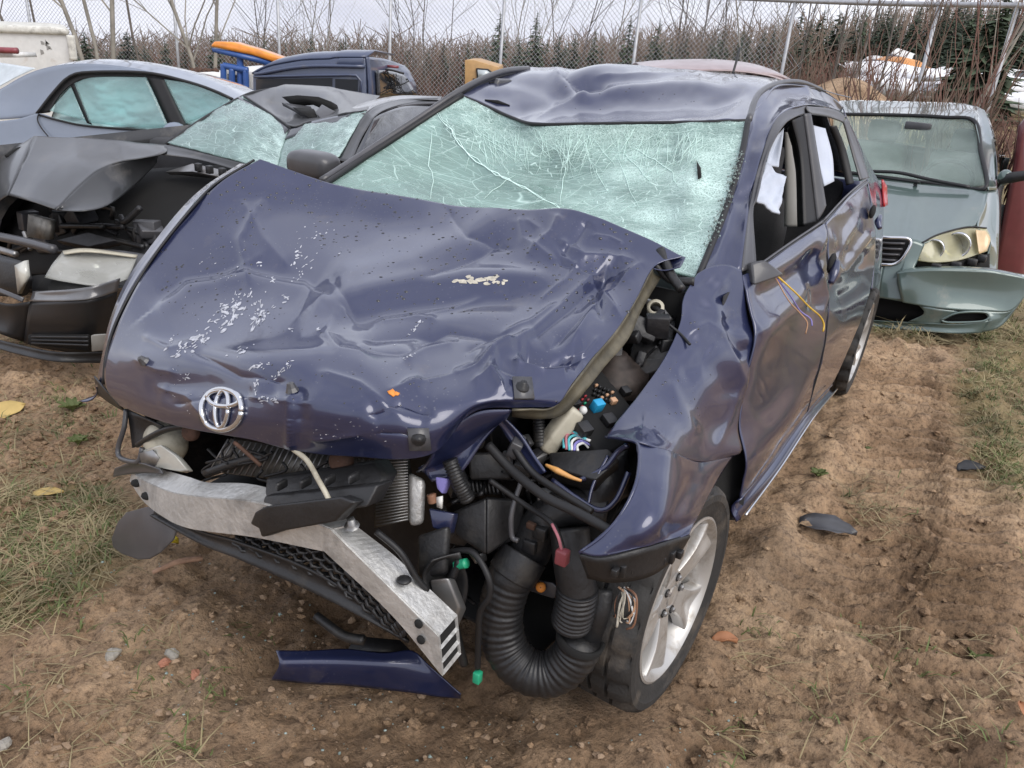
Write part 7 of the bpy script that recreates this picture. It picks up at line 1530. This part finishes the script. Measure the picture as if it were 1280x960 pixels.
def spruce_mesh(mb_t, mb_c, base, h, w, R, dens=1.0):
    base = np.array(base, float); mb_t.tube(np.array([base - [0, 0, .2], base + [0, 0, h * .96]]), [h * .017, h * .003], 5, cap=False)
    nbr = int(230 * dens) + 20; V_, F_ = [], []; nb = 0
    for i in range(nbr):
        t = 1 - (1 - i / nbr) ** .8 * 1.0; t = min(.98, t + R.random() * .02); z = h * (.08 + .92 * t)
        l = (w * (1 - t) ** .8 + .05 * w) * (.45 + .65 * R.random()); a = R.random() * 6.283; d = np.array([math.cos(a), math.sin(a), 0]); s = np.array([-d[1], d[0], 0]) * l * (.13 + .1 * R.random())
        p0 = base + [0, 0, z]; p1 = p0 + d * l * .5 - [0, 0, l * .10]; p2 = p0 + d * l - [0, 0, l * (.05 + .25 * R.random())]
        V_ += [p0, p1 + s, p1 - s, p2, p1 + s * 2.1 - [0, 0, l * .15], p1 - s * 2.1 - [0, 0, l * .18]]; F_ += [(nb, nb + 1, nb + 3, nb + 2), (nb, nb + 4, nb + 1), (nb, nb + 2, nb + 5)]; nb += 6
    top = base + [0, 0, h]; V_ += [top, top - [.03 * w, 0, .12 * h], top - [-.03 * w, 0, .12 * h]]; F_.append((nb, nb + 1, nb + 2)); mb_c.add(np.array(V_), F_)
def spruce(px, top, y, w, seed, label, group=None, dark=False):
    p = W(px, top, y=y); z = gz(p[0], y); h = p[2] - z; R = np.random.default_rng(seed)
    root = empty('spruce', label, 'tree', (p[0], y, z), 0, group); t, c = MB(), MB(); spruce_mesh(t, c, (0, 0, 0), h, w, R, 1.15); t.build('trunk', M['bark_grey'], root); c.build('crown', M['spruce_dark'] if dark else M['spruce_needles'], root, smooth=False)
spruce(672, 13, 22.5, 1.0, 1, 'tall spruce with a pointed top above the middle of the crushed roof'); spruce(626, 14, 23, .95, 2, 'tall spruce just left of the spruce above the roof middle')
spruce(268, 32, 23, .95, 3, 'dark spruce left of the orange light bar'); spruce(388, 37, 23, .6, 4, 'narrow spruce over the blue van roof', None, True)
spruce(104, 38, 21, 1.0, 5, 'dark spruce beside the white trailer', None, True); spruce(158, 38, 22, 1.25, 6, 'broad dark spruce behind the pale multi stemmed tree', None, True)
spruce(1005, 8, 44, 1.9, 7, 'leftmost of the three tall spruces above the green sedan', None, True); spruce(1032, 10, 41, 1.8, 8, 'middle of the three tall spruces above the green sedan', None, True); spruce(1052, 12, 42, 1.9, 9, 'right one of the three tall spruces above the green sedan', None, True)
spruce(790, 16, 23, .8, 10, 'spruce right beside the fence post with the rail end'); spruce(826, 20, 23, .75, 11, 'spruce just right of the fence post with the rail end')
spruce(1262, -14, 36, 2.4, 12, 'large spruce cut off by the upper right corner'); spruce(1228, 2, 40, 2.1, 13, 'spruce left of the one in the upper right corner')
SLB = ['between the pale multi stemmed tree and the light bar', 'over the front of the light bar', 'over the middle of the blue van roof', 'left of the dark spruce by the light bar', 'just right of the tallest roof top spruce', 'between the two tall spruces above the roof middle', 'second right of the tallest roof top spruce', 'left of the spruce at the rail end post', 'above the middle of the faded red roof', 'far left above the green sedan roof', 'over the left side of the scrap heap', 'over the orange machine', 'right of the orange machine', 'left of the yellow boom', 'over the left tube of the yellow boom', 'left of the tall pair above the roof middle', 'above the tan vehicle', 'above the white trailer end', 'behind the broad dark spruce', 'under the tip of the light bar', 'left of the spruce cut by the upper right corner']
for k, (px, top, y) in enumerate([(230, 52, 40), (330, 48, 40), (432, 42, 40), (205, 48, 36), (700, 42, 36), (650, 45, 38), (720, 40, 38), (745, 38, 40), (860, 40, 42), (1085, 5, 36), (1115, 0, 34), (1150, 5, 36), (1185, 3, 34), (930, 36, 44), (970, 30, 44), (585, 52, 42), (555, 50, 44), (70, 50, 38), (180, 55, 40), (290, 58, 42), (1205, -5, 32)]):
    y = y * .62 if px < 800 else y * .8 if px < 1000 else y * 2.0
    spruce(px, top, y, (.9 if px < 800 else 1.1 if px < 1000 else 1.9), 40 + k, 'far spruce ' + SLB[k], 'spruces in the far row', k % 2 == 0)

# far wood: too many stems to count
def TOPF(px): return float(np.interp(px, [-150, 700, 820, 1000, 1150, 1430], [58, 60, 48, 34, 6, -2]))
R_ = np.random.default_rng(5); wd, sp_, tr_ = MB(), MB(), MB()
for k in range(3400):
    px = -150 + 1580 * R_.random(); y = 36 + 24 * R_.random() if px < 1020 else 76 + 20 * R_.random(); hor = 55 + .081 * (px - 640)
    p = W(px, 100, y=y); z = gz(p[0], y); topz = W(px, TOPF(px) + 9 * R_.normal(), y=y)[2]; h = topz - z
    if h < 1: continue
    P = np.array([[p[0], y, z], [p[0] + R_.normal(0, .15), y, z + h * .5], [p[0] + R_.normal(0, .35), y, z + h]]); wd.tube(P, np.array([.06, .045, .014]) * (1 if px < 1020 else 1.8), 3, cap=False)
    for j in range(4):
        q = P[1] + (P[2] - P[1]) * R_.random(); wd.tube(np.array([q, q + [R_.normal(0, .5), 0, .35 + .5 * R_.random()]]), [.026, .010], 3, cap=False)
for k in range(420):
    px = -150 + 1580 * R_.random(); y = 31 + 16 * R_.random() if px < 1020 else 70 + 16 * R_.random(); p = W(px, TOPF(px) + 5 + 9 * R_.normal(), y=y); z = gz(p[0], y); spruce_mesh(tr_, sp_, (p[0], y, z), p[2] - z, 1.3 if px < 1020 else 2.4, R_, .5)
tag(wd.build('far_wood', plain('far_bark', (.20, .152, .12), .9, var=.3, scale=.3), None, smooth=False), 'far off leafless wood closing the view', 'wood', kind='stuff')
tag(sp_.build('far_spruce_wood', M['spruce_dark'], None, smooth=False), 'far off dark spruce wood behind the leafless stems', 'wood', kind='stuff'); tag(tr_.build('far_spruce_trunks', M['bark_grey'], None, smooth=False), 'trunks within the far off spruce wood', 'wood', kind='stuff')
# low scrub on the slope behind the cars
sc_ = MB(); 
for k in range(4200):
    px = -60 + 1400 * R_.random(); y = 15 + 14 * R_.random() ** 1.2; p = W(px, 100, y=y); z = gz(p[0], y); h = .35 + .8 * R_.random()
    sc_.tube(np.array([[p[0], y, z], [p[0] + R_.normal(0, .2), y, z + h * .6], [p[0] + R_.normal(0, .35), y, z + h]]), [.012, .008, .003], 3, cap=False)
tag(sc_.build('scrub', M['twig_red'], None, smooth=False), 'low reddish scrub covering the slope below the fence', 'scrub', kind='stuff')
